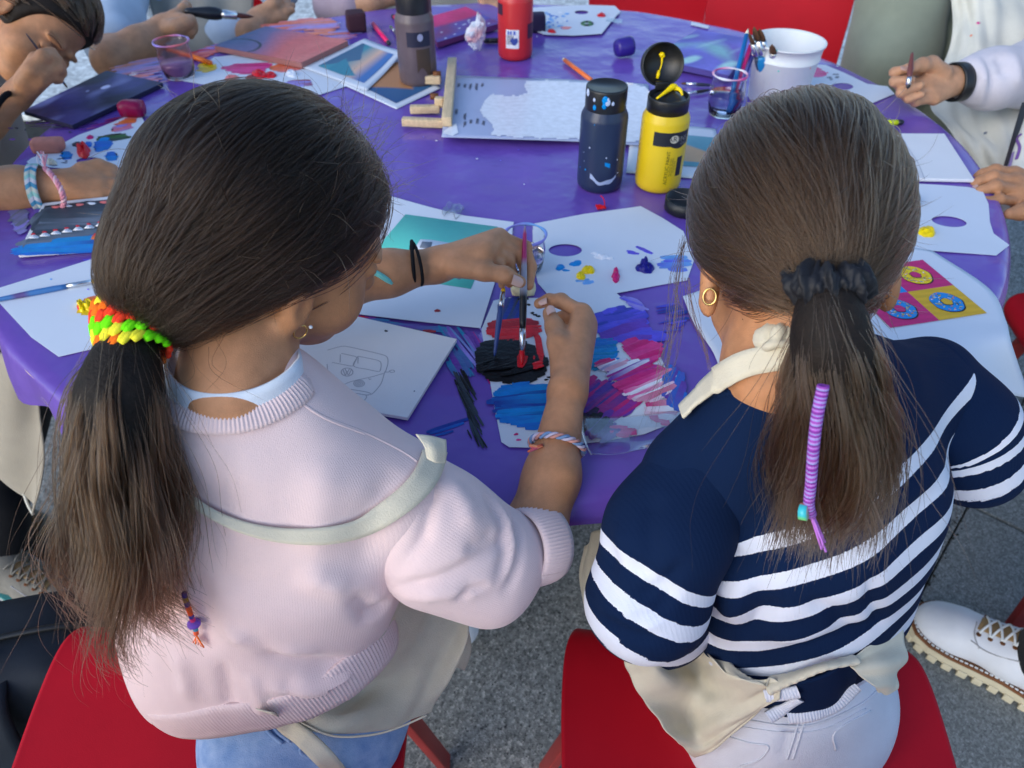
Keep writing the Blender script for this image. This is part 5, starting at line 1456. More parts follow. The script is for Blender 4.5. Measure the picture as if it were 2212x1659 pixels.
t = stick('tall red brown handle standing behind the brown bottle', onz(932, 110) , onz(932, 110) + A(.004, -.02, .13), .005, srgb(90, 40, 50))
t = stick('light blue handle standing behind the brown bottle', onz(918, 100), onz(918, 100) + A(.0, -.012, .135), .0042, srgb(60, 160, 215))

# sponges, caps, tissue, scraps
def lump(name, label, cat, c, half, col, seed, mat_=None, yaw=0., b=.006):
    ax = (A(math.cos(yaw), math.sin(yaw), 0), A(-math.sin(yaw), math.cos(yaw), 0), A(0, 0, 1))
    V, Fc = bevel_box(c + A(0, 0, half[2]), half, ax, b)
    V = V + np.stack([vnoise(V, 90, seed + k) for k in range(3)], 1) * min(half) * .10
    V[:, 2] = np.maximum(V[:, 2], TABLE_Z + .0003)
    mb = MB(); mb.add(V, Fc, col); o = mb.build(name, mat_ or M['foam']); tag(o, label, cat); return o
M['foam'] = mat_attr('foam_sponge', rough=.85, bump=.8, bscale=500, var=.25)
lump('sponge_block', 'dark maroon sponge block near the far rim left of the brown bottle', 'sponge', onz(771, 66), (.022, .021, .0215), srgb(62, 30, 42), 1, yaw=.3)
lump('sponge_block', 'black purple sponge block behind the red bottle', 'sponge', onz(1158, 66), (.020, .020, .020), srgb(34, 24, 62), 2, yaw=.1)
lump('sponge_block', 'pink oval sponge at the edge of the messy left palette', 'sponge', onz(109, 327), (.027, .015, .012), srgb(205, 130, 112), 3, yaw=.1, b=.010)
lump('sponge_block', 'cream round sponge under the brush hand', 'sponge', onz(1130, 634), (.016, .011, .009), srgb(225, 215, 175), 4, b=.0075)
lump('sponge_block', 'wet magenta sponge half behind the left girls hair', 'sponge', onz(291, 250), (.024, .016, .014), srgb(150, 12, 70), 5, M['paint'], b=.011)
c = onz(1346, 122); V, Fc = lathe([(.0001, -.019), (.016, -.019), (.019, -.013), (.0205, .012), (.019, .019), (.0001, .019)], c + A(0, 0, .0205), 28, axis=(.95, .3, .08)); mb = MB(); mb.add(V, Fc, srgb(48, 32, 130)); o = mb.build('bottle_lid', M['plain']); tag(o, 'deep violet bottle cap lying on its side on the far cover', 'lid')
c = onz(1970, 441); V, Fc = lathe([(.0001, -.010), (.008, -.010), (.0095, .0), (.008, .010), (.0001, .010)], c + A(0, 0, .009), 18, axis=(.4, .9, .1)); mb = MB(); mb.add(V, Fc, (.014, .016, .016)); o = mb.build('pen_cap', M['plain']); tag(o, 'small black pen cap on the right palette by the hair', 'cap')
# crumpled tissue
bm = bmesh.new(); bmesh.ops.create_icosphere(bm, subdivisions=4, radius=1.0)
V = np.array([v.co[:] for v in bm.verts]); Fc = [[v.index for v in f.verts] for f in bm.faces]; bm.free()
d = 1 + .34 * np.abs(vnoise(V, 3.2, 5)) - .34 * np.abs(vnoise(V, 5.5, 6)) + .18 * np.abs(vnoise(V, 11, 7))
V = V * d[:, None] * A(.021, .018, .022); V[:, 2] -= V[:, 2].min()
V[:, 2] *= 1 + .35 * (V[:, 0] > .004)
col = mixc(np.array(C['white']), np.array(C['salmon']), .7 * np.clip(vnoise(V, 160, 8), 0, 1))
mb = MB(); mb.add(V + onz(1028, 108), Fc, col); o = mb.build('crumpled_tissue', M['foam'], smooth=False); tag(o, 'crumpled white tissue left of the red bottle', 'tissue')
# red thread scrap
mb = MB(); c0 = onz(1298, 450, TABLE_Z + .001)
for k in range(5):
    r_ = np.random.default_rng(k); P = catmull([c0 + A(r_.uniform(-.008, .008), r_.uniform(-.006, .006), r_.uniform(.0005, .004)) for _ in range(6)], 30); V, Fc = tube(P, .0009, 6); mb.add(V, Fc, C['red'])
P = catmull([c0, c0 + A(.006, .006, .004), c0 + A(.004, .014, .010), c0 + A(.0, .018, .012)], 16); V, Fc = tube(P, .0008, 6); mb.add(V, Fc, C['red'])
o = mb.build('thread_scrap', M['yarn']); tag(o, 'tangled scrap of red paint thread in front of the navy bottle', 'scrap')

# ------------------------------------------------------------------ people: shared builders
def frame(r, f):
    r = nrm(r); f = nrm(np.asarray(f, float) - r * (np.asarray(f, float) @ r)); return r, f, np.cross(r, f)
def head_prims(c, r, f, u, s=1.0, ears=1.0):
    c = np.asarray(c, float); ax = (r, f, u)
    L = lambda x, y, z: c + s * (r * x + f * y + u * z)
    E = lambda p, rad, k=None, neg=False: ell(L(*p), np.array(rad) * s, ax, k, neg)
    pr = [E((0, -.010, .028), (.071, .089, .078)), E((0, .034, -.034), (.056, .054, .074), .02), E((0, .060, -.094), (.026, .024, .020), .03)]
    for x in (-1, 1):
        pr += [E((x * .034, .052, -.045), (.028, .026, .030), .02), E((x * .030, .086, -.006), (.017, .012, .011), .008, True), E((x * .030, .078, -.008), (.0125, .010, .0105), .003)]
        pr += [cone(L(x * .046, .074, .012), L(x * .014, .086, .014), .006 * s, .006 * s, .008)]
    pr += [cone(L(0, .086, -.012), L(0, .103, -.044), .007 * s, .011 * s, .010), E((0, .096, -.048), (.014, .010, .008), .006)]
    pr += [E((0, .083, -.072), (.021, .012, .006), .005), E((0, .082, -.082), (.018, .011, .006), .005)]
    if ears:
        for x in (-1, 1):
            pr += [E((x * .074, -.006, -.022), (.010, .019 * ears, .030 * ears), .006), E((x * .083, -.002, -.018), (.006, .009 * ears, .016 * ears), .005, True)]
    return pr, L

def hand_prims(wrist, mcps, fingers, thumb, r=.0080, palm_r=.0145, wr=.019, k=.004):
    """wrist point, knuckle points (index first), finger joint lists, thumb joint list"""
    w = np.asarray(wrist); pr = []
    mcps = [np.asarray(m) for m in mcps]
    for i, m in enumerate(mcps):
        off = (mcps[-1] - mcps[0]) * (.33 * (i / max(1, len(mcps) - 1) - .5))
        pr.append(cone(w + off, m, palm_r * 1.05, palm_r * .80, .012))
    for i, fg in enumerate(fingers):
        pts = [mcps[i]] + [np.asarray(p) for p in fg]; n = len(pts); s = [1.0, 1.03, .97, .80][i] if i < 4 else 1
        rad = [r * s * x for x in np.interp(np.linspace(0, 1, n), [0, .4, .8, 1], [1.12, 1.02, .88, .80])]
        pr += chain(pts, rad, k)
        if n > 2: pr += [cone(pts[1], pts[1], r * s * 1.06, k=k)]
    pts = [np.asarray(p) for p in thumb]; n = len(pts)
    rad = list(np.interp(np.linspace(0, 1, n), [0, .35, .75, 1], [palm_r, r * 1.42, r * 1.22, r * .95]))
    pr += chain(pts, rad, k * 1.6)
    return pr

def nail(mb, p, d, n, w=.0052, l=.0068):
    """a small curved nail at p, pointing along d, facing n"""
    d = nrm(d); n = nrm(np.asarray(n) - d * (np.asarray(n) @ d)); s = np.cross(d, n); V = []; Fc = []
    for i in range(6):
        for j in range(7):
            u = -1 + 2 * i / 5; v = -1 + 2 * j / 6; ww = w * (1 - .25 * max(0, v) ** 3)
            V.append(np.asarray(p) + d * l * v * (1 - .12 * u * u) + s * ww * u + n * (-.0022 * u * u + .0002))
    for i in range(5):
        for j in range(6): Fc.append((i * 7 + j, (i + 1) * 7 + j, (i + 1) * 7 + j + 1, i * 7 + j + 1))
    return obj('finger_nail', V, Fc, M['nail'], mb)

def join_meshes(parts):
    V = []; Fc = []; n = 0
    for v, f in parts:
        V.append(np.asarray(v)); Fc += [tuple(int(i) + n for i in q) for q in f]; n += len(v)
    return np.vstack(V), Fc

def hair_curves(name, strands, radii, material, parent, tipf=.25):
    """strands: list of (n,3) arrays"""
    hc = bpy.data.hair_curves.new(name); hc.add_curves([len(s) for s in strands])
    P = np.vstack(strands).astype(np.float32)
    hc.position_data.foreach_set('vector', P.ravel())
    R_ = np.concatenate([rr * np.interp(np.linspace(0, 1, len(s)), [0, .75, 1], [1, .9, tipf]) for s, rr in zip(strands, radii)]).astype(np.float32)
    a = hc.attributes.get('radius') or hc.attributes.new('radius', 'FLOAT', 'POINT'); a.data.foreach_set('value', R_)
    hc.materials.append(material)
    o = bpy.data.objects.new(name, hc); COL.objects.link(o)
    if parent is not None: attach(o, parent)
    return o
SC.cycles_curves.shape = 'RIBBONS'
SC.cycles_curves.subdivisions = 2

def scalp_strands(hc, ax, R_, tie_dir, n, keep, rng, clumps=220, npts=14, lift=(.0, .006), wav=.006, tie_r=.10, flow=None, tie_scale=1.0, avoid=()):
    """hair drawn back over an ellipsoid to a tie; keep(d) says where hair grows (d in head axes)"""
    ax = np.array(ax); R_ = np.asarray(R_); td = nrm(tie_dir); out = []
    def rand_dir():
        while True:
            d = nrm(rng.normal(size=3))
            if keep(d): return d
    cl = [rand_dir() for _ in range(clumps)]
    cph = rng.uniform(0, 6.28, (clumps, 2)); coff = rng.uniform(lift[0], lift[1], clumps); cside = rng.normal(0, 1, clumps)
    perp1 = nrm(np.cross(td, [.3, .5, .8])); perp2 = np.cross(td, perp1)
    far = [i for i in range(clumps) if math.acos(np.clip(cl[i] @ td, -1, 1)) > 1.5]
    for i in range(n):
        k = far[rng.integers(len(far))] if far and rng.random() < .5 else rng.integers(clumps); d0 = nrm(cl[k] + rng.normal(0, .055, 3))
        e = nrm(td + tie_r * (perp1 * rng.normal(0, .5) + perp2 * rng.normal(0, .5)))
        om = math.acos(np.clip(d0 @ e, -1, 1))
        if om < .12: continue
        m = max(5, int(npts * min(1, om / 1.6)))
        s = np.linspace(0, 1, m)
        D = (np.sin((1 - s) * om)[:, None] * d0 + np.sin(s * om)[:, None] * e) / math.sin(om) if om < 3.0 else None
        if D is None: continue
        side = np.cross(D, e); sn = np.linalg.norm(side, axis=1)[:, None]; side = side / np.maximum(sn, 1e-3)
        amp = wav * (np.sin(s * 3.1) * (np.sin(s * 5 + cph[k, 0]) + .5 * cside[k]) + .12 * rng.normal() * np.sin(s * 3.1))
        D = D + side * amp[:, None] * 9
        D /= np.linalg.norm(D, axis=1)[:, None]
        h = 1 + (coff[k] + rng.uniform(-.0015, .0025) + .0035 * np.sin(s * 3.1) * np.sin(cph[k, 1] + 4 * s)) / R_.mean()
        sm = np.clip((s - .45) / .55, 0, 1); h = h * (1 + (tie_scale - 1) * (sm * sm * (3 - 2 * sm)) * np.clip((D @ td), 0, 1) ** 3)
        S_ = hc + ((D * R_) * h[:, None]) @ ax
        if any(np.linalg.norm(S_ - q, axis=1).min() < rad_ for q, rad_ in avoid): continue
        out.append(S_)
    return out

def tail_strands(path, rad, n, rng, npts=22, clumps=60, wav=.004, ends=.12, flat=None, curl=None):
    """a bundle along a path; rad(s) radius of the bundle"""
    P = catmull(path, 40); T, N, B = frames(P, up=flat)
    S = np.linspace(0, 1, 40); out = []
    ca = rng.uniform(0, 6.28, clumps); cq = np.sqrt(rng.uniform(0, 1, clumps)); cph = rng.uniform(0, 6.28, (clumps, 3)); cend = rng.uniform(1 - 2.2 * ends, 1.02, clumps)
    for i in range(n):
        k = rng.integers(clumps)
        end = min(1.06, cend[k] + rng.normal(0, ends * .35)); s = np.linspace(0, end, npts)
        base = np.stack([np.interp(s, S, P[:, j]) for j in range(3)], 1) ; 
        if end > 1: base[s > 1] = P[-1] + (s[s > 1] - 1)[:, None] * T[-1] * np.linalg.norm(np.diff(P, axis=0), axis=1).sum()
        n_ = np.stack([np.interp(s, S, N[:, j]) for j in range(3)], 1); b_ = np.stack([np.interp(s, S, B[:, j]) for j in range(3)], 1)
        a = ca[k] + rng.normal(0, .15); q = cq[k] + rng.normal(0, .065)
        rr = np.array([rad(x) for x in np.minimum(s, 1)])
        w1 = wav * (np.sin(s * 6 + cph[k, 0]) + .45 * np.sin(s * 13 + cph[k, 1])) * s; w2 = wav * (np.sin(s * 5.5 + cph[k, 2]) + .5 * np.sin(s * 12 + cph[k, 0]) + .2 * rng.normal()) * s
        fz = .0022 * rng.normal(size=3) * s[:, None] * 2 + (rng.normal(0, .010, 3) * (s[:, None] ** 2) if rng.random() < .35 else 0)
        fl = 1.0 if flat is None else .55
        out.append(base + n_ * (q * math.cos(a) * rr * fl + w1)[:, None] + b_ * (q * math.sin(a) * rr + w2)[:, None] + fz)
    return out

def flyaways(starts, dirs, n, rng, L=(.03, .09), npts=10, curl=.8):
    out = []
    for i in range(n):
        k = rng.integers(len(starts)); p = np.array(starts[k], float); d = nrm(np.array(dirs[k]) + rng.normal(0, .45, 3)); bend = nrm(rng.normal(size=3)) * curl * rng.uniform(.3, 1.4)
        LL = rng.uniform(*L); S = [p]
        for j in range(npts - 1):
            d = nrm(d + bend * (1.4 / npts)); p = p + d * LL / (npts - 1); S.append(p)
        out.append(np.array(S))
    return out

def braid(path, r, cols, turns, seg=7, strands=3):
    """a twisted cord of yarns"""
    P = catmull(path, 90); T, N, B = frames(P); mb = MB(); s = np.linspace(0, 1, 90)
    for k in range(strands):
        a = 2 * math.pi * (turns * s + k / strands)
        Q = P + (N * np.cos(a)[:, None] + B * np.sin(a)[:, None]) * r * .55
        V, Fc = tube(Q, r * .55, seg); mb.add(V, Fc, cols[k % len(cols)])
    return mb

def ring_pts(c, ax1, ax2, r1, r2, n=40):
    a = np.linspace(0, 2 * math.pi, n, endpoint=False); return c + np.cos(a)[:, None] * np.asarray(ax1) * r1 + np.sin(a)[:, None] * np.asarray(ax2) * r2

def knit_mat(name, col, ribs=0, stripe=None, rough=.9, fuzz=.35, bump=.35):
    """knitted cloth; fine wales from the 'wale' attribute (metres round the body); stripes from 'band'"""
    m, nt, b = base_mat(name)
    tc = nd(nt, 'ShaderNodeTexCoord')
    n = nd(nt, 'ShaderNodeTexNoise', i_Scale=14.0, i_Detail=5); nt.links.new(tc.outputs['Object'], n.inputs['Vector'])
    mr = nd(nt, 'ShaderNodeMapRange'); mr.inputs['To Min'].default_value = .90; mr.inputs['To Max'].default_value = 1.10; nt.links.new(n.outputs['Fac'], mr.inputs['Value'])
    src = None
    if stripe is None:
        rgb = nd(nt, 'ShaderNodeRGB'); rgb.outputs[0].default_value = (*col, 1); src = rgb.outputs[0]
    else:
        at_ = nd(nt, 'ShaderNodeAttribute', attribute_name='band')
        n2 = nd(nt, 'ShaderNodeTexNoise', i_Scale=900.0, i_Detail=1); nt.links.new(tc.outputs['Object'], n2.inputs['Vector'])
        ad = nd(nt, 'ShaderNodeMath', operation='MULTIPLY_ADD'); ad.inputs[1].default_value = .05; nt.links.new(n2.outputs['Fac'], ad.inputs[0]); nt.links.new(at_.outputs['Fac'], ad.inputs[2])
        fr = nd(nt, 'ShaderNodeMath', operation='FRACT'); nt.links.new(ad.outputs[0], fr.inputs[0])
        gt = nd(nt, 'ShaderNodeMath', operation='LESS_THAN'); gt.inputs[1].default_value = stripe[1]; nt.links.new(fr.outputs[0], gt.inputs[0])
        g0 = nd(nt, 'ShaderNodeMath', operation='GREATER_THAN'); g0.inputs[1].default_value = .025; nt.links.new(ad.outputs[0], g0.inputs[0])
        mu = nd(nt, 'ShaderNodeMath', operation='MULTIPLY'); nt.links.new(gt.outputs[0], mu.inputs[0]); nt.links.new(g0.outputs[0], mu.inputs[1])
        mx = nd(nt, 'ShaderNodeMix', data_type='RGBA'); mx.inputs[6].default_value = (*col, 1); mx.inputs[7].default_value = (*stripe[0], 1)
        nt.links.new(mu.outputs[0], mx.inputs[0]); src = mx.outputs[2]
    sc = nd(nt, 'ShaderNodeVectorMath', operation='SCALE'); nt.links.new(src, sc.inputs[0]); nt.links.new(mr.outputs[0], sc.inputs['Scale']); nt.links.new(sc.outputs[0], b.inputs['Base Color'])
    b.inputs['Roughness'].default_value = rough; b.inputs['Specular IOR Level'].default_value = .15
    b.inputs['Sheen Weight'].default_value = fuzz; b.inputs['Sheen Roughness'].default_value = .5
    bn = nd(nt, 'ShaderNodeTexNoise', i_Scale=1100.0, i_Detail=2); nt.links.new(tc.outputs['Object'], bn.inputs['Vector'])
    bp = nd(nt, 'ShaderNodeBump', i_Strength=bump, i_Distance=.0012); nt.links.new(bn.outputs['Fac'], bp.inputs['Height']); last = bp.outputs[0]
    if ribs:
        aw = nd(nt, 'ShaderNodeAttribute', attribute_name='wale')
        ml = nd(nt, 'ShaderNodeMath', operation='MULTIPLY'); ml.inputs[1].default_value = 2 * math.pi / ribs; nt.links.new(aw.outputs['Fac'], ml.inputs[0])
        sn = nd(nt, 'ShaderNodeMath', operation='SINE'); nt.links.new(ml.outputs[0], sn.inputs[0])
        b2 = nd(nt, 'ShaderNodeBump', i_Strength=.09, i_Distance=.0006); nt.links.new(sn.outputs[0], b2.inputs['Height']); nt.links.new(last, b2.inputs['Normal']); last = b2.outputs[0]
    nt.links.new(last, b.inputs['Normal'])
    return m

M['pink_sweat'] = knit_mat('pale_pink_sweatshirt', (.79, .61, .595), ribs=.0026)
M['navy_knit'] = knit_mat('navy_white_striped_knit', (.0022, .0125, .048), ribs=.0040, stripe=((.68, .71, .80), .42), fuzz=.0)
M['denim'] = mat('light_blue_denim', (.20, .34, .62), rough=.85, var=.28, vscale=60, bump=.4, bscale=800, spec=.2, col2=(.36, .50, .74))
M['white_denim'] = mat('white_denim', (.68, .70, .77), rough=.85, var=.05, vscale=20, bump=.3, bscale=800, spec=.2)
M['hair_dark'] = mat_hair('dark_brown_hair', (.0095, .0054, .0033), (.028, .0165, .0100))
M['hair_brown'] = mat_hair('ash_brown_hair', (.030, .0170, .0095), (.095, .058, .034))
M['hair_ends'] = mat_hair('sun_lightened_hair', (.013, .0068, .0036), (.062, .034, .0175))
M['scalp_dark'] = mat('hair_mass_dark', (.010, .006, .004), rough=.7, var=.4, vscale=120, spec=.3, bump=.5, bscale=400)
M['scrunchie'] = mat('black_satin_cloth', (.004, .005, .009), rough=.6, var=.3, bump=.5, bscale=160, sheen=.05)
def cut_below(V, Fc, c, n):
    """drop the faces wholly on the far side of a plane"""
    d = (V - c) @ n; Fc = np.asarray(Fc); Fc = Fc[(d[Fc] > 0).any(1)]
    used = np.unique(Fc); m = np.full(len(V), -1); m[used] = np.arange(len(used))
    return V[used], m[Fc]
def ring_on(V, Fc, c, up_, right, fwd, n=160):
    """outline of a closed surface where a plane through c cuts it"""
    bv = bvh_of(V, Fc); out = []
    for a in np.linspace(0, 2 * math.pi, n, endpoint=False):
        d = right * math.cos(a) + fwd * math.sin(a); h = bv.ray_cast(Vector(c + d * .6), Vector(-d))
        out.append(np.array(h[0][:]) if h[0] is not None else c + d * .1)
    return np.array(out)
def wale_attr(V, c, fwd, right):
    d = V - c; return np.arctan2(d @ fwd, d @ right) * .15

# ------------------------------------------------------------------ the girl in the pale pink sweatshirt
rngL = np.random.default_rng(21)
LG = thing('person', 'girl in a pale pink sweatshirt with a neon hair tie, painting', 'person', (-.25, .40, .45), 'people round the table')
hr, hf, hu = frame(cv(.52, -.68, .52), cv(.72, .10, -.7))
HC = at(584, 454, .614)
hp, HL = head_prims(HC - hu * .024 + RT * .013, hr, hf, hu, .92, .78)
NB = at(520, 850, .625)
neck = [cone(HL(0, -.022, -.045), NB, .043, .043, .02), cone(NB, at(540, 960, .70), .044, .060, .03)]
V1, F1 = implicit(hp + neck, .0036, .012, 2)
# right arm and hand (resting over the palette)
wr = at(1226, 846, .822)
arm = chain([at(1090, 1215, .742), at(1150, 1160, .752), at(1192, 1030, .775), wr], [.030, .031, .027, .0185], .015)
mcp = [at(1257, 676, .884), at(1268, 700, .892), at(1264, 722, .900), at(1256, 745, .905)]
fing = [[at(1212, 650, .902), at(1186, 648, .912), at(1164, 656, .918)], [at(1232, 678, .928), at(1206, 690, .930), at(1200, 705, .922)], [at(1236, 702, .932), at(1214, 716, .930), at(1208, 728, .922)], [at(1236, 730, .930), at(1218, 742, .926)]]
th = [at(1218, 800, .838), at(1206, 742, .850), at(1198, 706, .868), at(1186, 676, .886)]
V2, F2 = implicit(arm + hand_prims(wr, mcp, fing, th, .0082, .0150), .0021, .008, 2)
# left arm and hand (holding the brush up)
wl = at(945, 572, .925)
arm = chain([at(560, 640, .86), at(720, 610, .89), at(840, 590, .91), wl], [.036, .033, .026, .0195], .015)
mcp = [at(1078, 512, .930), at(1066, 524, .918), at(1056, 538, .908), at(1046, 552, .902)]
fing = [[at(1134, 534, .945), at(1147, 576, .940), at(1143, 617, .932)], [at(1120, 548, .940), at(1136, 585, .944), at(1130, 614, .942)], [at(1098, 562, .928), at(1106, 594, .935), at(1100, 612, .940)], [at(1078, 574, .915), at(1086, 600, .922), at(1084, 616, .926)]]
th = [at(985, 574, .905), at(1046, 586, .895), at(1090, 594, .893), at(1124, 609, .901)]
V3, F3 = implicit(arm + hand_prims(wl, mcp, fing, th, .0076, .0145), .0021, .008, 2)
# skin wrinkles: deepen the creases of the thumb joint and the web
V3 = creases(V3, F3, [([at(1082, 590, .880), at(1090, 604, .882)], .0022, -.0013), ([at(1090, 588, .880), at(1097, 602, .882)], .002, -.0012), ([at(1075, 545, .90), at(1092, 562, .90)], .003, -.0018), ([at(1090, 535, .905), at(1108, 560, .91)], .003, -.0015)])
V, Fc = join_meshes([(V1, F1), (V2, F2), (V3, F3)])
body = obj('body', V, Fc, M['skin'], LG)
nail(body, at(1119, 607, .886), at(1124, 609, .901) - at(1090, 594, .893), -nrm(ray(1119, 607)) + .35 * UP, .0062, .0072)
nail(body, at(1188, 668, .871), at(1186, 676, .886) - at(1198, 706, .868), -nrm(ray(1186, 676)) - .1 * RT, .0052, .0066)
nail(body, at(1172, 650, .902), at(1164, 656, .918) - at(1186, 648, .912), UP * .7 - nrm(ray(1170, 650)), .0044, .0056)
mb = MB(); blob_c = at(1172, 655, .903); V, Fc = lathe([(.0001, .0012), (.002, .0008), (.003, -.0004)], blob_c, 10, axis=-ray(1172, 655)); mb.add(V, Fc, C['magenta']); mb.build('paint_spot', M['paint'], LG)

# sweatshirt
RSh, LSh = at(845, 1062, .685), at(295, 850, .735)
bu = nrm(NB - at(560, 1500, .86)); bx = nrm(RSh - LSh); bx = nrm(bx - bu * (bx @ bu)); bf = np.cross(bu, bx)           # up, right, forward
C1, C2, C3, C4 = at(555, 955, .672), at(560, 1130, .725), at(530, 1330, .795), at(540, 1470, .845)
fl = (bf, .66)
pr = [cone(C1, C2, .100, .138, .03, fl), cone(C2, C3, .138, .140, .03, fl), cone(C3, C4, .136, .082, .03, fl), cone(at(520, 885, .645), C1, .060, .098, .03, fl)]
pr += [cone(NB - bu * .035, RSh, .048, .054, .03), cone(NB - bu * .035, LSh, .046, .044, .03)]
pr += [ell(at(440, 1465, .80), (.070, .050, .06), (bx, bf, bu), .05), ell(at(620, 1400, .80), (.08, .052, .06), (bx, bf, bu), .05)]
Vt, Ft = implicit(pr, .0050, .03, 3)
hem_c = at(570, 1385, .815) + bu * .012
hem_n = nrm(bu - .62 * bx)
bvt = bvh_of(Vt, Ft)
def P3(pts, bv=None): return [cast(bv or bvt, x, y, 0)[0] for x, y in pts if cast(bv or bvt, x, y, 0) is not None]
folds = [(P3([(740, 1250), (800, 1330), (845, 1300)]), .012, -.010), (P3([(520, 1370), (600, 1420), (700, 1440), (830, 1380)]), .014, -.009), (P3([(470, 1340), (560, 1400), (700, 1410)]), .012, .006), (P3([(560, 1480), (690, 1480), (790, 1420)]), .016, .010),
         (P3([(640, 1230), (720, 1260), (800, 1290)]), .016, .007), (P3([(860, 1010), (800, 1120), (790, 1240)]), .020, -.006), (P3([(700, 980), (690, 1100), (680, 1250)]), .022, .005), (P3([(560, 960), (540, 1100), (520, 1250)]), .03, .004), (P3([(430, 1230), (440, 1330), (430, 1430)]), .018, -.005),
         (P3([(380, 1400), (400, 1460), (410, 1520)]), .012, .005), (P3([(480, 1420), (490, 1490), (500, 1540)]), .010, -.005), (P3([(540, 1450), (560, 1510), (570, 1550)]), .010, .005), (P3([(620, 1450), (630, 1500), (640, 1535)]), .010, -.004)]
Vt = creases(Vt, Ft, [(f[0], f[1] * .75, f[2] * 1.0) for f in folds if len(f[0]) > 1])
Vt = Vt + normals(Vt, Ft) * (.0022 * vnoise(Vt, 38, 3) + .0012 * vnoise(Vt, 95, 4))[:, None]
hr1 = nrm(bx - hem_n * (bx @ hem_n)); hr2 = np.cross(hem_n, hr1)
hem_ring = ring_on(Vt, Ft, hem_c, hem_n, hr1, hr2)
hem_ring = np.array([np.convolve(np.r_[hem_ring[-10:, k], hem_ring[:, k], hem_ring[:10, k]], np.ones(13) / 13, 'same')[10:-10] for k in range(3)]).T
Vt, Ft = cut_below(Vt, Ft, hem_c - hem_n * .006, hem_n)
# right sleeve, pushed up to the elbow in thick rolls
sl = [RSh + bx * -.01, at(955, 1152, .700), at(1055, 1205, .722), at(1128, 1186, .745)]
Vs, Fs = implicit(chain(sl, [.054, .051, .044, .034], .03) + [cone(at(940, 1215, .70), at(1050, 1262, .725), .038, .033, .04)], .0040, .03, 2)
bvs = bvh_of(Vs, Fs)
ft = [([(835, 1265), (900, 1262), (985, 1235), (1070, 1180), (1120, 1130)], .006, -.006), ([(850, 1280), (940, 1285), (1020, 1275), (1085, 1230)], .009, .005), ([(905, 1000), (935, 1070), (915, 1160), (850, 1250)], .006, -.006), ([(1040, 1065), (1085, 1120), (1095, 1200), (1070, 1270)], .007, -.006), ([(1085, 1085), (1120, 1150), (1115, 1230), (1085, 1290)], .006, -.006), ([(1062, 1075), (1104, 1135), (1106, 1210), (1078, 1280)], .008, .005), ([(960, 1030), (1005, 1090), (1020, 1150)], .010, .004), ([(985, 1300), (1010, 1275), (1060, 1262)], .005, -.006), ([(1000, 1190), (1040, 1175), (1075, 1140)], .006, -.004)]
ff = [(P3(p, bvs), w, a) for p, w, a in ft]
Vs = creases(Vs, Fs, [f for f in ff if len(f[0]) > 1])
Vs = Vs + normals(Vs, Fs) * (.0016 * vnoise(Vs, 60, 5))[:, None]
# left sleeve reaching forward behind the hair
sl2 = [LSh + bx * .02, at(330, 740, .80), at(470, 670, .85)]
Vu, Fu = implicit(chain(sl2, [.044, .046, .042], .03), .006, .03, 2)
V, Fc = join_meshes([(Vt, Ft), (Vs, Fs), (Vu, Fu)])
sdir = nrm(sl[2] - sl[0]); s1 = nrm(np.cross(sdir, bf)); s2 = np.cross(sdir, s1)
wale = np.concatenate([wale_attr(Vt, C2, bf, bx), np.arctan2((Vs - sl[1]) @ s1, (Vs - sl[1]) @ s2) * .06, (Vu @ bx)])
sweat = obj('sweatshirt', V, Fc, M['pink_sweat'], LG, attrs={'wale': wale})
bv_sw = bvh_of(V, Fc)
# ribbed collar, white tee collar, cuff and hem
def rib_band(name, P, Nn, w, thick, pitch, depth, material, parent, n=None, taper=None):
    """a knitted band with real ribs running across it; P closed or open path, Nn outward normals"""
    L = np.linalg.norm(np.diff(P, axis=0), axis=1).sum(); n = n or int(L / pitch * 4)
    Lc_ = np.r_[0, np.cumsum(np.linalg.norm(np.diff(P, axis=0), axis=1))]; sq = np.linspace(0, Lc_[-1], n)
    Q = np.stack([np.interp(sq, Lc_, np.c_[P, Nn][:, k]) for k in range(6)], 1); P2, N2 = Q[:, :3], Q[:, 3:]; N2 = N2 / np.linalg.norm(N2, axis=1)[:, None]
    T = np.gradient(P2, axis=0); T /= np.linalg.norm(T, axis=1)[:, None]; S = np.cross(T, N2)
    ph = np.linspace(0, L / pitch * 2 * math.pi, n); V = []; cols = 7
    W_ = np.broadcast_to(np.asarray(w if taper is None else w * np.asarray(np.interp(np.linspace(0, 1, n), np.linspace(0, 1, len(taper)), taper))), (n,))
    for j in range(cols):
        u = -1 + 2 * j / (cols - 1); arch = thick * (1 - .6 * u * u) + depth * np.sin(ph) * (1 - u ** 6)
        V.append(P2 + S * (W_ / 2 * u)[:, None] + N2 * arch[:, None])
    for j in range(cols): u = 1 - 2 * j / (cols - 1); V.append(P2 + S * (W_ / 2 * u)[:, None] - N2 * thick * .6)
    V = np.array(V).transpose(1, 0, 2); m = 2 * cols
    Fc = [(i * m + j, i * m + (j + 1) % m, (i + 1) * m + (j + 1) % m, (i + 1) * m + j) for i in range(n - 1) for j in range(m)]
    Fc = [f[::-1] for f in Fc]
    return obj(name, V.reshape(-1, 3), Fc, material, parent, attrs={'wale': np.zeros(n * m)})
ringpx = [(352, 800, .630), (358, 862, .602), (400, 898, .588), (470, 910, .583), (550, 900, .587), (620, 868, .603), (662, 826, .628), (655, 775, .668), (570, 735, .70), (440, 735, .685)]
ring = []
for x, y, t_ in catmull(ringpx, 120, True):
    h = cast(bv_sw, x, y, .003); p_ = at(x, y, t_)
    if y > 815 and h is not None and np.linalg.norm(h[0] - CAM) < np.linalg.norm(p_ - CAM): p_ = h[0]
    ring.append(p_)
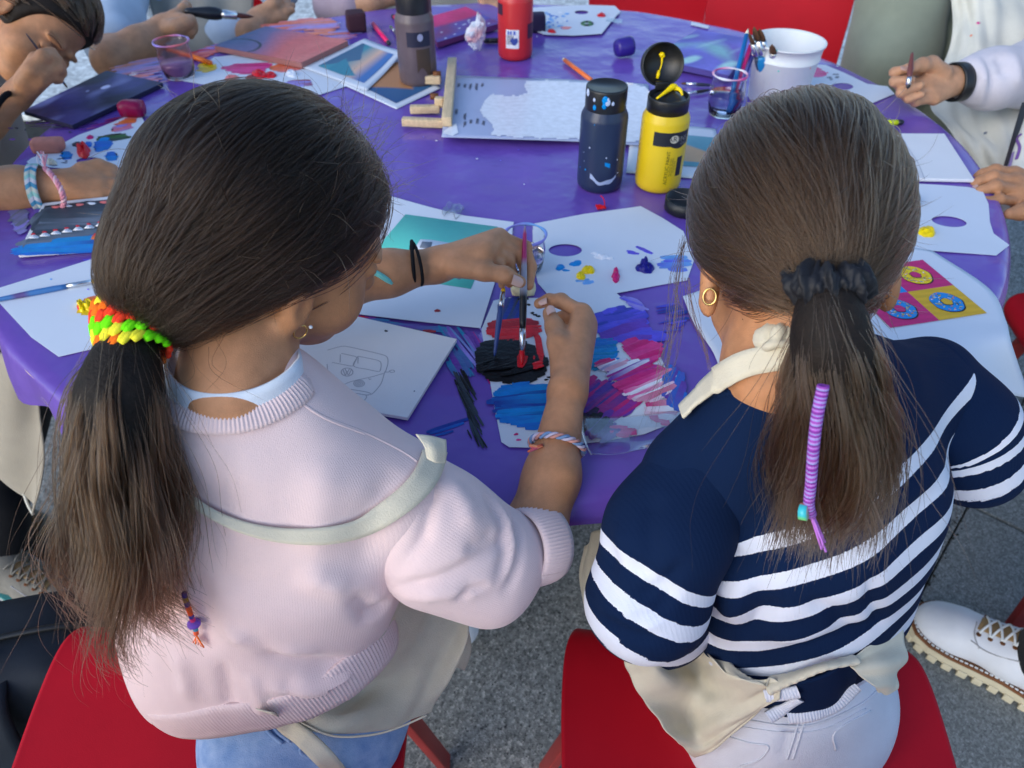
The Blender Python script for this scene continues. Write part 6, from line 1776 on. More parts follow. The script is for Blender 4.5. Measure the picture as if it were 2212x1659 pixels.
ring = np.array(ring); ring = np.array([np.convolve(np.r_[ring[-8:, k], ring[:, k], ring[:8, k]], np.ones(9) / 9, 'same')[8:-8] for k in range(3)]).T
cen = ring.mean(0); axn = nrm(bu)
Nn = ring - cen; Nn -= axn * (Nn @ axn)[:, None]; Nn /= np.linalg.norm(Nn, axis=1)[:, None]; Nn = Nn * .75 + axn * .65; Nn /= np.linalg.norm(Nn, axis=1)[:, None]
ring = np.vstack([ring, ring[:2]]); Nn = np.vstack([Nn, Nn[:2]])
rib_band('collar', ring, Nn, .021, .0028, .0030, .0006, M['pink_sweat'], sweat)
ring2 = cen + (ring - cen) * .93 + axn * .006
N3 = Nn - axn * .45; N3 /= np.linalg.norm(N3, axis=1)[:, None]
V, Fc = ribbon(ring2, N3, .030, .0025); obj('tee_collar', V, Fc, M['white_tee'], LG)
cc = at(1154, 1178, .742); cd = nrm(at(1215, 1150, .765) - at(1085, 1178, .715)); c1 = nrm(np.cross(cd, A(0, 0, 1))); c2 = np.cross(cd, c1)
rg = ring_pts(cc, c1, c2, .0350, .0360, 90); nn_ = rg - cc; nn_ /= np.linalg.norm(nn_, axis=1)[:, None]; rg = np.vstack([rg, rg[:2]]); nn_ = np.vstack([nn_, nn_[:2]])
rib_band('cuff', rg, nn_, .036, .003, .0032, .0007, M['pink_sweat'], sweat)
hcen_ = hem_ring.mean(0); hn = hem_ring - hcen_; hn /= np.linalg.norm(hn, axis=1)[:, None]
hem = hem_ring - hn * .003 - hem_n * .014; hn = hn - hem_n * .15; hn /= np.linalg.norm(hn, axis=1)[:, None]
rib_band('hem_band', np.vstack([hem, hem[:2]]), np.vstack([hn, hn[:2]]), .046, .0035, .0036, .0008, M['pink_sweat'], sweat)
# seams: shoulder seam ridge
for pts in ([(640, 862), (700, 900), (790, 935), (870, 975), (905, 1000)], [(640, 862), (700, 902), (790, 938)]):
    P, N_ = cast_path(bv_sw, pts, -.0004, 60); P[:] = np.array([np.convolve(np.pad(P[:, k], 3, mode='edge'), np.ones(7) / 7, 'valid') for k in range(3)]).T; V, Fc = tube(P, .0013, 6); obj('seam', V, Fc, M['pink_sweat'], sweat, attrs={'wale': np.zeros(len(V))})

# jeans
pel = at(655, 1545, .875)
lt, rt_ = pel - bx * .055, pel + bx * .060
kn1, kn2 = A(-.36, .80, .475), A(-.10, .82, .475)
jp = [ell(pel, (.095, .098, .082), (bx, nrm(A(0, 1, 0)), A(0, 0, 1)), .04), cone(lt, kn1, .058, .056, .04), cone(rt_, kn2, .058, .056, .04), cone(kn1, A(-.37, .78, .10), .058, .045, .02), cone(kn2, A(-.10, .80, .10), .058, .045, .02)]
V, Fc = implicit(jp, .007, .03, 2); V[:, 2] = np.maximum(V[:, 2], .02)
jb = bvh_of(V, Fc); V = V + normals(V, Fc) * (.0018 * vnoise(V, 70, 9))[:, None]
jeansL = obj('jeans', V, Fc, M['denim'], LG); VjL, FjL = V, Fc
for pts in ([(560, 1545), (580, 1580), (610, 1605)], [(575, 1540), (598, 1578), (628, 1602)], [(640, 1570), (655, 1600), (650, 1625), (690, 1640)]):
    P, N_ = cast_path(jb, pts, .001, 20); V, Fc = tube(P, .0022, 6); obj('seam', V, Fc, M['denim'], jeansL)
for k, x in enumerate((-.37, -.10)):
    V, Fc = implicit([cone(A(x, .76, .05), A(x, .92, .035), .04, .034, .02)], .007, .02, 2); V[:, 2] = np.maximum(V[:, 2], .004); obj('shoe', V, Fc, M['shoe_white'], LG)

# apron: fallen neck strap, skirt and tie
AL = thing('apron', 'cream cotton apron worn by the girl in pink, strap fallen across her back', 'apron', at(850, 1450, .8))
P, N_ = cast_path(bv_sw, [(352, 985), (375, 1015), (420, 1072), (490, 1118), (570, 1143), (650, 1152), (730, 1147), (815, 1118), (885, 1070), (925, 1015), (938, 965)], .004, 70)
P[:] = np.array([np.convolve(np.pad(P[:, k], 4, mode='edge'), np.ones(9) / 9, 'valid') for k in range(3)]).T + N_ * .0015
W_ = np.interp(np.linspace(0, 1, 70), [0, .25, .5, .75, 1], [.006, .008, .013, .019, .024])
N2 = N_ + nrm(A(0, 0, 1)) * np.interp(np.linspace(0, 1, 70), [0, .3, .6, 1], [1.2, .8, .2, .3])[:, None]; N2 /= np.linalg.norm(N2, axis=1)[:, None]
V, Fc = ribbon(P, N2, W_, .0014); obj('neck_strap', V, Fc, M['apron'], AL)
flp = [[at(898, 938, .600), at(930, 942, .604), at(963, 950, .612)], [at(915, 962, .598), at(938, 968, .600), at(964, 975, .610)], [at(922, 990, .600), at(942, 1000, .602), at(962, 1000, .612)]]
V, Fc = sheet(flp, 14, 14, .0013); obj('strap_end', V, Fc, M['apron'], AL)
bvL = bvh_of(*join_meshes([(Vt, Ft), (VjL, FjL)]))
def backL(x, y, off, dflt):
    h = cast(bvL, x, y, 0); t_ = np.linalg.norm(h[0] - CAM) / np.linalg.norm(ray(x, y)) if h is not None else dflt
    return at(x, y, min(t_, dflt + .03) - off)
ap = [[backL(*q) for q in r] for r in (
    [(770, 1330, -.06, .77), (850, 1290, -.04, .77), (935, 1276, -.01, .79), (1000, 1295, .0, .82)],
    [(700, 1440, -.045, .78), (800, 1392, -.022, .78), (905, 1372, .002, .80), (1012, 1372, .0, .835)],
    [(640, 1505, -.030, .80), (765, 1482, .016, .80), (885, 1455, .016, .82), (978, 1450, .0, .845)],
    [(592, 1545, .004, .82), (720, 1545, .030, .82), (868, 1525, .024, .83), (950, 1500, .0, .85)],
    [(585, 1560, .016, .83), (715, 1584, .026, .83), (850, 1572, .020, .84), (932, 1538, .0, .855)])]
def apf(u, v): return .007 * np.sin(u * 15 + 2 * v) * (1 - .5 * v) + .005 * np.sin(u * 27 + 5 * v + 1) * np.clip(1.2 - v, 0, 1) + .004 * np.sin(9 * v + 6 * u)
V, Fc = sheet(ap, 70, 50, .0013, fold=lambda u, v: .5 * apf(u, v)); obj('skirt', V, Fc, M['apron'], AL)
bva = bvh_of(V, Fc)
P, N_ = cast_path(bva, [(598, 1552), (650, 1562), (720, 1590), (800, 1588), (860, 1572), (922, 1545)], .0015, 40, .80); V, Fc = tube(P, .0018, 6, flat=.6); obj('hem_stitch', V, Fc, M['apron'], AL)
tieP = catmull([backL(572, 1535, .016, .80), backL(612, 1562, .026, .80), backL(662, 1600, .030, .81), backL(712, 1650, .030, .82), at(765, 1710, .83)], 40); tn = np.tile(nrm(A(0, -.7, .75)), (40, 1))
V, Fc = ribbon(tieP, tn, np.interp(np.linspace(0, 1, 40), [0, 1], [.017, .021]), .002); obj('tie', V, Fc, M['apron'], AL)
corner = [[at(985, 1330, .86), at(1010, 1345, .87)], [at(990, 1400, .87), at(1018, 1395, .88)], [at(985, 1440, .88), at(1002, 1447, .89)]]
V, Fc = sheet([[r[0], (r[0] + r[1]) / 2, r[1]] for r in corner], 8, 16, .0018, fold=lambda u, v: .002 * np.sin(6 * v)); obj('loose_tie', V, Fc, M['apron'], AL)

# hair
HR = np.array([.078, .093, .089]); hax = np.array([hr, hf, hu]); hcen = HC + cv(-.004, .0, .0)
tie_w = at(283, 712, .572)
td = hax @ nrm(tie_w - hcen)
def keepL(d):
    if d[1] > .30 and d[2] < .30 + .2 * d[1]: return False
    if d[1] > .05 and d[2] < -.05: return False
    if d[0] > .35 and d[1] > -.35 and d[2] < -.30: return False
    if d[0] > .45 and d[1] > .05 and d[2] < .10: return False
    return d[2] > -.62 - .3 * (-d[1])
tdir = nrm(td / HR)
st = scalp_strands(hcen, hax, HR, nrm(hax @ (tie_w - hcen) / HR), 19000, keepL, rngL, clumps=700, npts=18, lift=(-.003, .008), wav=.0062, tie_r=.20, tie_scale=.93 * np.linalg.norm(hax @ (tie_w - hcen) / HR), avoid=((HL(.078, -.004, -.036), .023), (HL(.050, .050, -.055), .031)))
hair_curves('hair', st, rngL.uniform(.00018, .00034, len(st)), M['hair_dark'], LG)
cap = [ell(hcen, HR * .945, hax, .01), cone(hcen - hf * .04 - hu * .03, lerp(hcen, tie_w, .93), .048, .012, .03), ell(hcen + (hf * .080 - hu * .075), (.10, .075, .085), hax, .02, True), ell(hcen - hu * .118 + hf * .02, (.10, .10, .05), hax, .02, True), ell(HL(.085, -.004, -.035), (.032, .034, .036), hax, .008, True), ell(HL(.055, .062, -.030), (.045, .050, .060), hax, .008, True)]
V, Fc = implicit(cap, .0045, .015, 2); obj('hair_mass', V, Fc, M['scalp_dark'], LG)
pt = [tie_w, at(270, 790, .560), at(255, 900, .562), at(258, 1050, .578), at(278, 1200, .602), at(308, 1345, .630)]
radf = lambda s: np.interp(s, [0, .06, .25, .5, .8, 1], [.011, .013, .020, .031, .040, .036])
st = tail_strands(pt, radf, 8000, rngL, npts=26, clumps=95, wav=.0165, ends=.20)
tail_r = rngL.uniform(.00018, .00042, len(st))
hair_curves('ponytail', st, tail_r, M['hair_ends'], LG)
core = chain([np.asarray(p) for p in catmull(pt[:-1], 6)], [.011, .018, .026, .028, .022, .010], .02)
V, Fc = implicit(core, .005, .02, 2); obj('ponytail_core', V, Fc, M['scalp_dark'], LG)
# stray hairs round the head and tail
ss, ds = [], []
for k in range(500):
    d = nrm(rngL.normal(size=3))
    if keepL(d): p = hcen + (d * HR * 1.02) @ hax; ss.append(p); tv = np.cross(d, nrm(td)); ds.append(nrm((d * .35 + np.cross(tv, d) * -.2 + rngL.normal(0, .3, 3)) @ hax))
fly = flyaways(ss, ds, 170, rngL, (.015, .05), 10, 2.0)
right_edge = [(i, s) for i, s in enumerate(ss) if ((s - CAM) @ RT) / ((s - CAM) @ FW) * F_PX + CX > 690]
if right_edge: fly += flyaways([s for i, s in right_edge], [ds[i] + UP * .6 + RT * .4 for i, s in right_edge], 200, rngL, (.02, .06), 11, 2.6)
for s in st[::14]: fly.append(s[4:] + rngL.normal(0, .006, 3) + np.linspace(0, 1, len(s) - 4)[:, None] * rngL.normal(0, .02, 3))
P, N_ = cast_path(bv_sw, [(395, 960), (430, 1080), (470, 1130), (492, 1180), (490, 1230)], .002, 18); fly.append(P)
for k in range(5):       # nape wisps
    a = at(480 + rngL.uniform(-90, 140), 735 + rngL.uniform(-20, 20), .575); fly.append(catmull([a, a + cv(rngL.normal(0, .012), -.02, .004), a + cv(rngL.normal(0, .025), -.042 + rngL.normal(0, .01), .0)], 8))
hair_curves('stray_hair', fly, rngL.uniform(.00008, .00018, len(fly)), M['hair_ends'], LG)
# knotted neon hair tie
tn_ = nrm(pt[1] - tie_w); t1 = nrm(np.cross(tn_, FW)); t2 = np.cross(tn_, t1)
HT = thing('hair_tie', 'knotted neon orange and green hair tie on the dark ponytail', 'hair tie', tie_w)
neon = [srgb(255, 70, 40), srgb(120, 240, 20), srgb(250, 240, 60), srgb(255, 120, 30)]
mb = MB(); rows_ = 6
tn2 = nrm(tn_ + .35 * RT); t1 = nrm(np.cross(tn2, FW)); t2 = np.cross(tn2, t1)
for j in range(rows_):
    cj = tie_w + tn2 * (-.018 + .0075 * j); rj = .0205 + .0035 * math.sin(math.pi * (j + .5) / rows_)
    nk = 17
    for k in range(nk):
        a = 2 * math.pi * (k + .5 * (j % 2)) / nk; p = cj + (t1 * math.cos(a) + t2 * math.sin(a)) * rj
        tang = -t1 * math.sin(a) + t2 * math.cos(a); tw = nrm(tang + tn2 * .75)
        col = neon[((k + 2 * j) // 2) % 4]
        for e in (-.0014, .0014):
            q = p + np.cross(tw, p - cj) / rj * e
            V, Fc = tube([q - tw * .0058, q - tw * .003 + (p - cj) * .05, q + tw * .003 + (p - cj) * .05, q + tw * .0058], [.0018, .0026, .0026, .0018], 7); mb.add(V, Fc, col)
mb.build('knots', M['yarn'], HT)['kind'] = 'stuff'
V, Fc = tube(ring_pts(tie_w, t1, t2, .015, .015, 30), .006, 8, closed=True, up=tn2); mb = MB(); mb.add(V, Fc, neon[3]); mb.build('elastic', M['yarn'], HT)
# beaded thread at the end of the ponytail
BT = thing('hair_thread', 'orange and violet beaded thread hanging at the end of the dark ponytail', 'hair thread', at(425, 1320, .63))
bp_ = [cast(bv_sw, x, y, .006)[0] for x, y in [(405, 1270), (410, 1290), (416, 1310), (421, 1325), (427, 1345), (430, 1362)]]
P = catmull(bp_, 60); mb = MB(); bc = [srgb(60, 40, 120), srgb(150, 120, 40), srgb(60, 50, 130), srgb(250, 100, 30), srgb(240, 90, 40), srgb(60, 60, 150), srgb(230, 60, 130), srgb(130, 90, 200), srgb(70, 160, 190), srgb(255, 110, 70)]
for k in range(10):
    i0 = int(k * 5.6); r_ = .0022 if k not in (7,) else .0055
    V, Fc = tube(P[i0:i0 + 7] if k != 7 else P[i0 - 1:i0 + 7], r_ if k != 7 else [.002, .004, .0055, .0058, .0058, .0055, .004, .002][:len(P[i0 - 1:i0 + 7])], 10); mb.add(V, Fc, bc[k])
mb.build('thread', M['yarn'], BT)
mb = MB()
for k in range(9):
    e = P[-1] + bu * -.012 + bx * rngL.normal(0, .004); V, Fc = tube([P[-2], (P[-1] + e) / 2, e], .0007, 5); mb.add(V, Fc, neon[3] if k % 2 else srgb(250, 200, 190))
mb.build('tassel', M['yarn'], BT)['kind'] = 'stuff'
# ear ring, bracelets
ec = HL(.076, .004, -.048); er = thing('ear_ring', 'tiny gold hoop and bead in the ear of the girl in pink', 'ear ring', ec)
V, Fc = tube(ring_pts(ec, hf, hu, .0055, .0065, 30), .0008, 8, closed=True, up=hr); obj('hoop', V, Fc, M['gold'], er)
V, Fc = lathe([(.0001, -.0016), (.0014, -.0008), (.0014, .0008), (.0001, .0016)], HL(.079, .010, -.040), 12); obj('bead', V, Fc, M['white_tee'], er)
def bracelet(name, label, c, d, r1, r2, rad, col, material, ax1=None, n=60, twist=0):
    d = nrm(d); a1 = nrm(np.cross(d, A(0, 0, 1))) if ax1 is None else nrm(ax1); a2 = np.cross(d, a1)
    o = thing(name, label, 'bracelet', c); mb = MB()
    if twist:
        a = np.linspace(0, 2 * math.pi, 140)
        for k in range(3):
            ph = a * twist + k * 2.094; P = c + np.cos(a)[:, None] * a1 * (r1 + rad * .6 * np.cos(ph))[:, None] + np.sin(a)[:, None] * a2 * (r2 + rad * .6 * np.cos(ph))[:, None] + d * (rad * .7 * np.sin(ph))[:, None]
            V, Fc = tube(P, rad * .55, 6); mb.add(V, Fc, col[k % len(col)])
    else:
        V, Fc = tube(ring_pts(c, a1, a2, r1, r2, n), rad, 8, closed=True, up=d); mb.add(V, Fc, col[0])
    mb.build('band', material, o); return o, a1, a2
fd = wl - at(840, 590, .91)
bracelet('hair_elastic', 'doubled black hair elastic round the wrist holding the brush', at(893, 568, .918), fd + .1 * RT, .0285, .0245, .0023, [(.008, .008, .010)], M['yarn'])
bracelet('hair_elastic', 'second loop of the black elastic on the brush wrist', at(900, 570, .918), fd, .0282, .0240, .0020, [(.008, .008, .010)], M['yarn'])
bracelet('cord_bracelet', 'aqua cord bracelet on the forearm by the cheek', at(808, 598, .905), fd + .1 * UP, .0300, .0310, .0034, [srgb(120, 200, 190)], M['yarn'])
fd = at(1192, 1030, .775) - wr
o, a1, a2 = bracelet('woven_bracelet', 'woven pastel bracelet with orange knot on the bare forearm', at(1203, 965, .790), fd, .0275, .0265, .0030, [srgb(200, 190, 210), srgb(210, 150, 140), srgb(120, 150, 190)], M['yarn'], twist=9)
mb = MB(); kp = at(1160, 966, .765)
for k in range(6):
    V, Fc = tube([kp + cv(.006, .002, 0), kp, kp + cv(-.007 + rngL.normal(0, .002), rngL.normal(0, .004), .002)], [.002, .0022, .001], 6); mb.add(V, Fc, [srgb(220, 110, 80), srgb(190, 90, 110), srgb(230, 150, 110)][k % 3])
mb.build('knot', M['yarn'], o)
# the brushes she holds
brush('brush held upright in the painting hand, red tip over black paint', onz(1127, 792, TABLE_Z + .003), at(1134, 489, .935), .0038, srgb(150, 150, 165), .020, .026, .9, bcol=C['red'], stain=[(.0, .35, C['black']), (.68, .94, srgb(165, 30, 95))])
brush('blue brush held bristles up behind the grey one', at(1088, 618, .93), onz(1068, 770, TABLE_Z + .004), .0031, srgb(45, 70, 130), .008, .018, .8, bcol=C['gold'])

# ------------------------------------------------------------------ the girl in the navy striped sweater
rngR = np.random.default_rng(33)
RG = thing('person', 'girl in a navy sweater with white stripes and a black scrunchie, seen from behind', 'person', (.28, .40, .45), 'people round the table')
rr, rf, ru = frame(cv(.99, .02, .10), cv(-.10, .10, -.99))
RC = at(1720, 478, .607)
hp, RL = head_prims(RC - ru * .026 + rf * .004, rr, rf, ru, .93)
RNB = at(1690, 800, .625)
V1, F1 = implicit(hp + [cone(RL(0, -.020, -.05), RNB, .042, .042, .02), cone(RNB, at(1700, 900, .70), .043, .06, .03)], .0036, .012, 2)
obj('body', V1, F1, M['skin'], RG)
LSr, RSr = at(1502, 1035, .680), at(1995, 838, .765)
ru_ = nrm(RNB - at(1710, 1450, .86)); rbx = nrm(RSr - LSr); rbx = nrm(rbx - ru_ * (rbx @ ru_)); rbf = np.cross(ru_, rbx)
D1, D2, D3, D4 = at(1745, 930, .690), at(1770, 1110, .745), at(1735, 1310, .815), at(1715, 1400, .850)
fl = (rbf, .70)
pr = [cone(D1, D2, .092, .124, .03, fl), cone(D2, D3, .124, .112, .03, fl), cone(D3, D4, .112, .090, .03, fl), cone(at(1700, 850, .650), D1, .055, .090, .03, fl), cone(RNB - ru_ * .035, LSr, .046, .050, .03), cone(RNB - ru_ * .035, RSr, .046, .052, .03)]
Vt, Ft = implicit(pr, .0048, .03, 3)
bvr = bvh_of(Vt, Ft)
Vt = creases(Vt, Ft, [(p, w, a) for p, w, a in [(P3([(1490, 960), (1520, 1090), (1500, 1230)], bvr), .016, -.010), (P3([(2040, 900), (2050, 1000), (2070, 1080)], bvr), .016, -.010), (P3([(1500, 1390), (1640, 1410), (1800, 1380), (1920, 1330)], bvr), .012, -.007), (P3([(1520, 1350), (1660, 1370), (1800, 1350)], bvr), .012, .006), (P3([(1560, 1150), (1570, 1250), (1590, 1350)], bvr), .018, .005), (P3([(1900, 1050), (1880, 1180), (1860, 1300)], bvr), .02, .005), (P3([(1640, 1250), (1640, 1340), (1650, 1400)], bvr), .014, -.004), (P3([(1600, 1390), (1640, 1330), (1700, 1290)], bvr), .008, -.005), (P3([(1850, 1370), (1800, 1320), (1740, 1290)], bvr), .008, -.005), (P3([(1540, 1100), (1580, 1160), (1640, 1200)], bvr), .010, .005), (P3([(2020, 1010), (1960, 1060), (1890, 1090)], bvr), .010, .005), (P3([(1910, 1360), (1880, 1290), (1870, 1220)], bvr), .008, -.005), (P3([(1560, 1330), (1600, 1290), (1620, 1230)], bvr), .008, .004)] if len(p) > 1])
Vt = Vt + normals(Vt, Ft) * (.002 * vnoise(Vt, 42, 13) + .0008 * vnoise(Vt, 110, 14))[:, None]
bvr = bvh_of(Vt, Ft)
def col_band(V, pts, first, period, seed, wob=.04):
    return None
# bands of the body: measured down the spine, leaning with the body
q0 = cast(bvr, 1640, 1158)[0]; q1 = cast(bvr, 1930, 1062)[0]; dn = -ru_
lean = rbx * ((q1 - q0) @ dn) / max(1e-6, ((q1 - q0) @ rbx)) * -1
bdir = dn + lean * .72 - rbf * .45
per = .0430
band_t = ((Vt - q0) @ bdir) / per + .05 * np.sin((Vt @ rbx) * 42 + 1.0) + .05 * vnoise(Vt, 22, 15) + .0
# left sleeve: shoulder to elbow at the lower left, then the forearm goes forward
sL = [LSr, at(1442, 1150, .680), at(1398, 1300, .708), at(1430, 1330, .80), at(1450, 1270, .90)]
Vl, Fl = implicit(chain(sL, [.047, .050, .050, .046, .040], .03), .0042, .03, 2)
bvl = bvh_of(Vl, Fl)
Vl = creases(Vl, Fl, [(p, w, a) for p, w, a in [(P3([(1300, 1180), (1360, 1230), (1440, 1240)], bvl), .014, -.006), (P3([(1290, 1280), (1350, 1330), (1440, 1350)], bvl), .012, .005), (P3([(1420, 1060), (1400, 1140), (1420, 1230)], bvl), .009, -.005), (P3([(1340, 1120), (1350, 1200), (1340, 1280)], bvl), .010, .004), (P3([(1480, 1200), (1430, 1270), (1360, 1300)], bvl), .008, -.006), (P3([(1470, 1260), (1420, 1320), (1350, 1350)], bvl), .007, -.005), (P3([(1300, 1330), (1360, 1370), (1430, 1380)], bvl), .007, -.004)] if len(p) > 1])
Vl = Vl + normals(Vl, Fl) * (.0016 * vnoise(Vl, 50, 16))[:, None]
_, h = poly_dist(Vl, catmull(sL, 60)); Ls = np.linalg.norm(np.diff(catmull(sL, 60), axis=0), axis=1).sum()
pe = cast(bvl, 1310, 1160)[0]; he = poly_dist(pe[None], catmull(sL, 60))[1][0]
band_l = ((h - he) * Ls - .42 * ((Vl - pe) @ rbx)) / .036 + .08 * vnoise(Vl, 26, 17)
sR = [RSr, at(2070, 920, .775), at(2098, 985, .80), at(2085, 940, .90)]
Vr, Fr = implicit(chain(sR, [.052, .050, .048, .042], .03), .0042, .03, 2)
bvrr = bvh_of(Vr, Fr)
Vr = Vr + normals(Vr, Fr) * (.0016 * vnoise(Vr, 50, 18))[:, None]
_, h = poly_dist(Vr, catmull(sR, 60)); Ls = np.linalg.norm(np.diff(catmull(sR, 60), axis=0), axis=1).sum()
pe = cast(bvrr, 2110, 985); he = poly_dist(pe[0][None], catmull(sR, 60))[1][0] if pe is not None else .4
band_r = (h - he) * Ls / .027 + .08 * vnoise(Vr, 26, 19)
V, Fc = join_meshes([(Vt, Ft), (Vl, Fl), (Vr, Fr)])
band = np.concatenate([band_t, band_l, band_r]); band = np.where(band < 0, np.maximum(band, -1) * .0 - .2, band)
band = np.concatenate([band_t, band_l, band_r])
wale = np.concatenate([wale_attr(Vt, D2, rbf, rbx), Vl @ rbx, Vr @ rbx])
sweatR = obj('sweater', V, Fc, M['navy_knit'], RG, attrs={'band': np.clip(band, -3, 6), 'wale': wale})
bv_r = bvh_of(V, Fc)
M['navy_plain'] = knit_mat('navy_rib_knit', (.0022, .0125, .048), fuzz=.0)
ringpx = [(1545, 835, .635), (1590, 832, .613), (1660, 838, .600), (1740, 838, .603), (1810, 815, .625), (1830, 775, .66), (1760, 745, .70), (1640, 745, .70), (1560, 790, .67)]
ring = catmull([at(*p) for p in ringpx], 120, True); cen = ring.mean(0)
Nn = ring - cen; Nn -= ru_ * (Nn @ ru_)[:, None]; Nn /= np.linalg.norm(Nn, axis=1)[:, None]; Nn = Nn * .75 + ru_ * .65; Nn /= np.linalg.norm(Nn, axis=1)[:, None]
rib_band('collar', np.vstack([ring, ring[:2]]), np.vstack([Nn, Nn[:2]]), .018, .0025, .003, .0005, M['navy_plain'], sweatR)
# white jeans, waistband, pockets
rp = at(1700, 1535, .888)
k1, k2 = A(.23, .80, .475), A(.44, .80, .475)
V, Fc = implicit([ell(rp, (.112, .100, .088), (A(1, 0, 0), A(0, 1, 0), A(0, 0, 1)), .04), cone(rp - rbx * .055, k1, .068, .056, .04), cone(rp + rbx * .06, k2, .068, .056, .04), cone(k1, A(.23, .78, .1), .056, .045, .02), cone(k2, A(.42, .78, .1), .056, .045, .02), ell(at(1715, 1480, .84), (.092, .070, .06), (rbx, rbf, ru_), .03)], .006, .03, 2)
V[:, 2] = np.maximum(V[:, 2], .02)
jb = bvh_of(V, Fc)
V = creases(V, Fc, [(P3([(1715, 1545), (1700, 1600), (1690, 1645)], jb), .006, -.004)])
jeansR = obj('jeans', V, Fc, M['white_denim'], RG); Vj, Fj = V, Fc
for nm, pts, w in (('waistband_seam', [(1610, 1555), (1700, 1568), (1770, 1562), (1860, 1520), (1905, 1480)], .0022), ('seam', [(1742, 1540), (1728, 1590), (1712, 1640)], .0022), ('seam', [(1728, 1542), (1716, 1590), (1700, 1640)], .0018), ('pocket_edge', [(1570, 1590), (1620, 1605), (1660, 1612), (1640, 1640), (1600, 1655)], .0020), ('pocket_edge', [(1880, 1535), (1805, 1580), (1805, 1620)], .0020), ('waistband_seam', [(1600, 1570), (1700, 1582), (1780, 1574), (1870, 1530)], .0012)):
    P, N_ = cast_path(jb, pts, .0003, 36); V, Fc = tube(P, w * .6, 6); obj(nm, V, Fc, M['white_denim'], jeansR)
for x in (.23, .42):
    V, Fc = implicit([cone(A(x, .76, .05), A(x, .92, .035), .04, .034, .02)], .007, .02, 2); V[:, 2] = np.maximum(V[:, 2], .004); obj('shoe', V, Fc, M['shoe_white'], RG)
# where the back of the body is, for everything tied round the waist
bvw = bvh_of(*join_meshes([(Vt, Ft), (Vj, Fj)]))
def back(x, y, off=.006, dflt=.78):
    h = cast(bvw, x, y, 0); t_ = np.linalg.norm(h[0] - CAM) / np.linalg.norm(ray(x, y)) if h is not None else dflt
    return at(x, y, min(t_, .86) - off)
hm = [[back(x, y, o) for x, y, o in r] for r in ([(1590, 1462, .008), (1690, 1470, .010), (1790, 1450, .010), (1850, 1425, .008)], [(1605, 1492, .010), (1695, 1512, .014), (1800, 1488, .014), (1855, 1455, .010)], [(1625, 1515, .010), (1700, 1548, .016), (1800, 1522, .016), (1850, 1480, .010)])]
V, Fc = sheet(hm, 40, 20, .003, fold=lambda u, v: .003 * np.sin(u * 9)); obj('sweater_hem', V, Fc, M['navy_plain'], sweatR, attrs={'wale': np.zeros(len(V))})
M['white_rib'] = knit_mat('white_rib_knit', (.68, .71, .80), fuzz=.15)
wn_ = nrm(A(0, -.8, .6))
rib_band('white_rib', catmull([back(1700, 1550, .019), back(1755, 1543, .020), back(1805, 1522, .019), back(1850, 1480, .014)], 50), np.tile(wn_, (50, 1)), .014, .003, .003, .0006, M['white_rib'], sweatR)
for pts in ([(1652, 1503), (1690, 1500), (1724, 1494)], [(1660, 1550), (1690, 1532), (1726, 1510)]):
    rib_band('white_rib', catmull([back(x, y, .024) for x, y in pts], 30), np.tile(wn_, (30, 1)), .013, .003, .003, .0006, M['white_rib'], sweatR)

# apron of the girl in navy
AR = thing('apron', 'cream cotton apron tied behind the girl in the navy sweater', 'apron', at(1600, 1450, .8))
ap = [[back(x, y, o, d) for x, y, o, d in r] for r in (
    [(1340, 1405, .014, .79), (1395, 1400, .020, .775), (1450, 1388, .022, .765), (1500, 1380, .020, .76), (1540, 1425, .018, .76)],
    [(1362, 1465, .022, .80), (1430, 1458, .030, .785), (1500, 1450, .030, .775), (1570, 1455, .026, .77), (1640, 1472, .022, .77)],
    [(1412, 1545, .026, .815), (1475, 1535, .034, .80), (1540, 1520, .034, .785), (1610, 1505, .030, .78), (1690, 1474, .022, .775)],
    [(1465, 1605, .024, .82), (1510, 1600, .030, .81), (1560, 1575, .030, .795), (1615, 1540, .028, .785), (1684, 1490, .022, .78)],
    [(1500, 1638, .022, .825), (1530, 1628, .024, .815), (1572, 1598, .024, .80), (1622, 1555, .024, .79), (1672, 1508, .020, .785)])]
V, Fc = sheet(ap, 60, 50, .0013, fold=lambda u, v: .0035 * np.sin(9 * v - 3 * u + .6) * (.4 + .6 * u) + .0025 * np.sin(19 * v - 5 * u + 1) * u * u + .0012 * np.sin(33 * v + 2 * u)); obj('skirt', V, Fc, M['apron'], AR)
side = [[at(1262, 1180, .93), at(1285, 1150, .92), at(1320, 1140, .90)], [at(1248, 1240, .92), at(1280, 1230, .91), at(1320, 1230, .90)], [at(1262, 1330, .90), at(1285, 1330, .89), at(1330, 1330, .88)]]
V, Fc = sheet(side, 16, 24, .0018, fold=lambda u, v: .004 * np.sin(9 * u + 2 * v)); obj('skirt', V, Fc, M['apron'], AR)
tp_ = catmull([back(1665, 1480, .016), back(1720, 1462, .018), back(1780, 1440, .018), back(1848, 1425, .014)], 40)
V, Fc = tube(tp_, np.interp(np.linspace(0, 1, 40), [0, .2, .5, .8, 1], [.013, .009, .0068, .0068, .008]), 12, up=(0, -.7, .7), flat=.5)
tw = np.linspace(0, 1, 40).repeat(12); V = V + .0012 * np.sin(tw * 60 + np.tile(np.arange(12), 40))[:, None] * A(0, -.6, .6); obj('tie', V, Fc, M['apron'], AR)
tb = np.linalg.norm(back(1846, 1432, .016) - CAM) / np.linalg.norm(ray(1846, 1432))
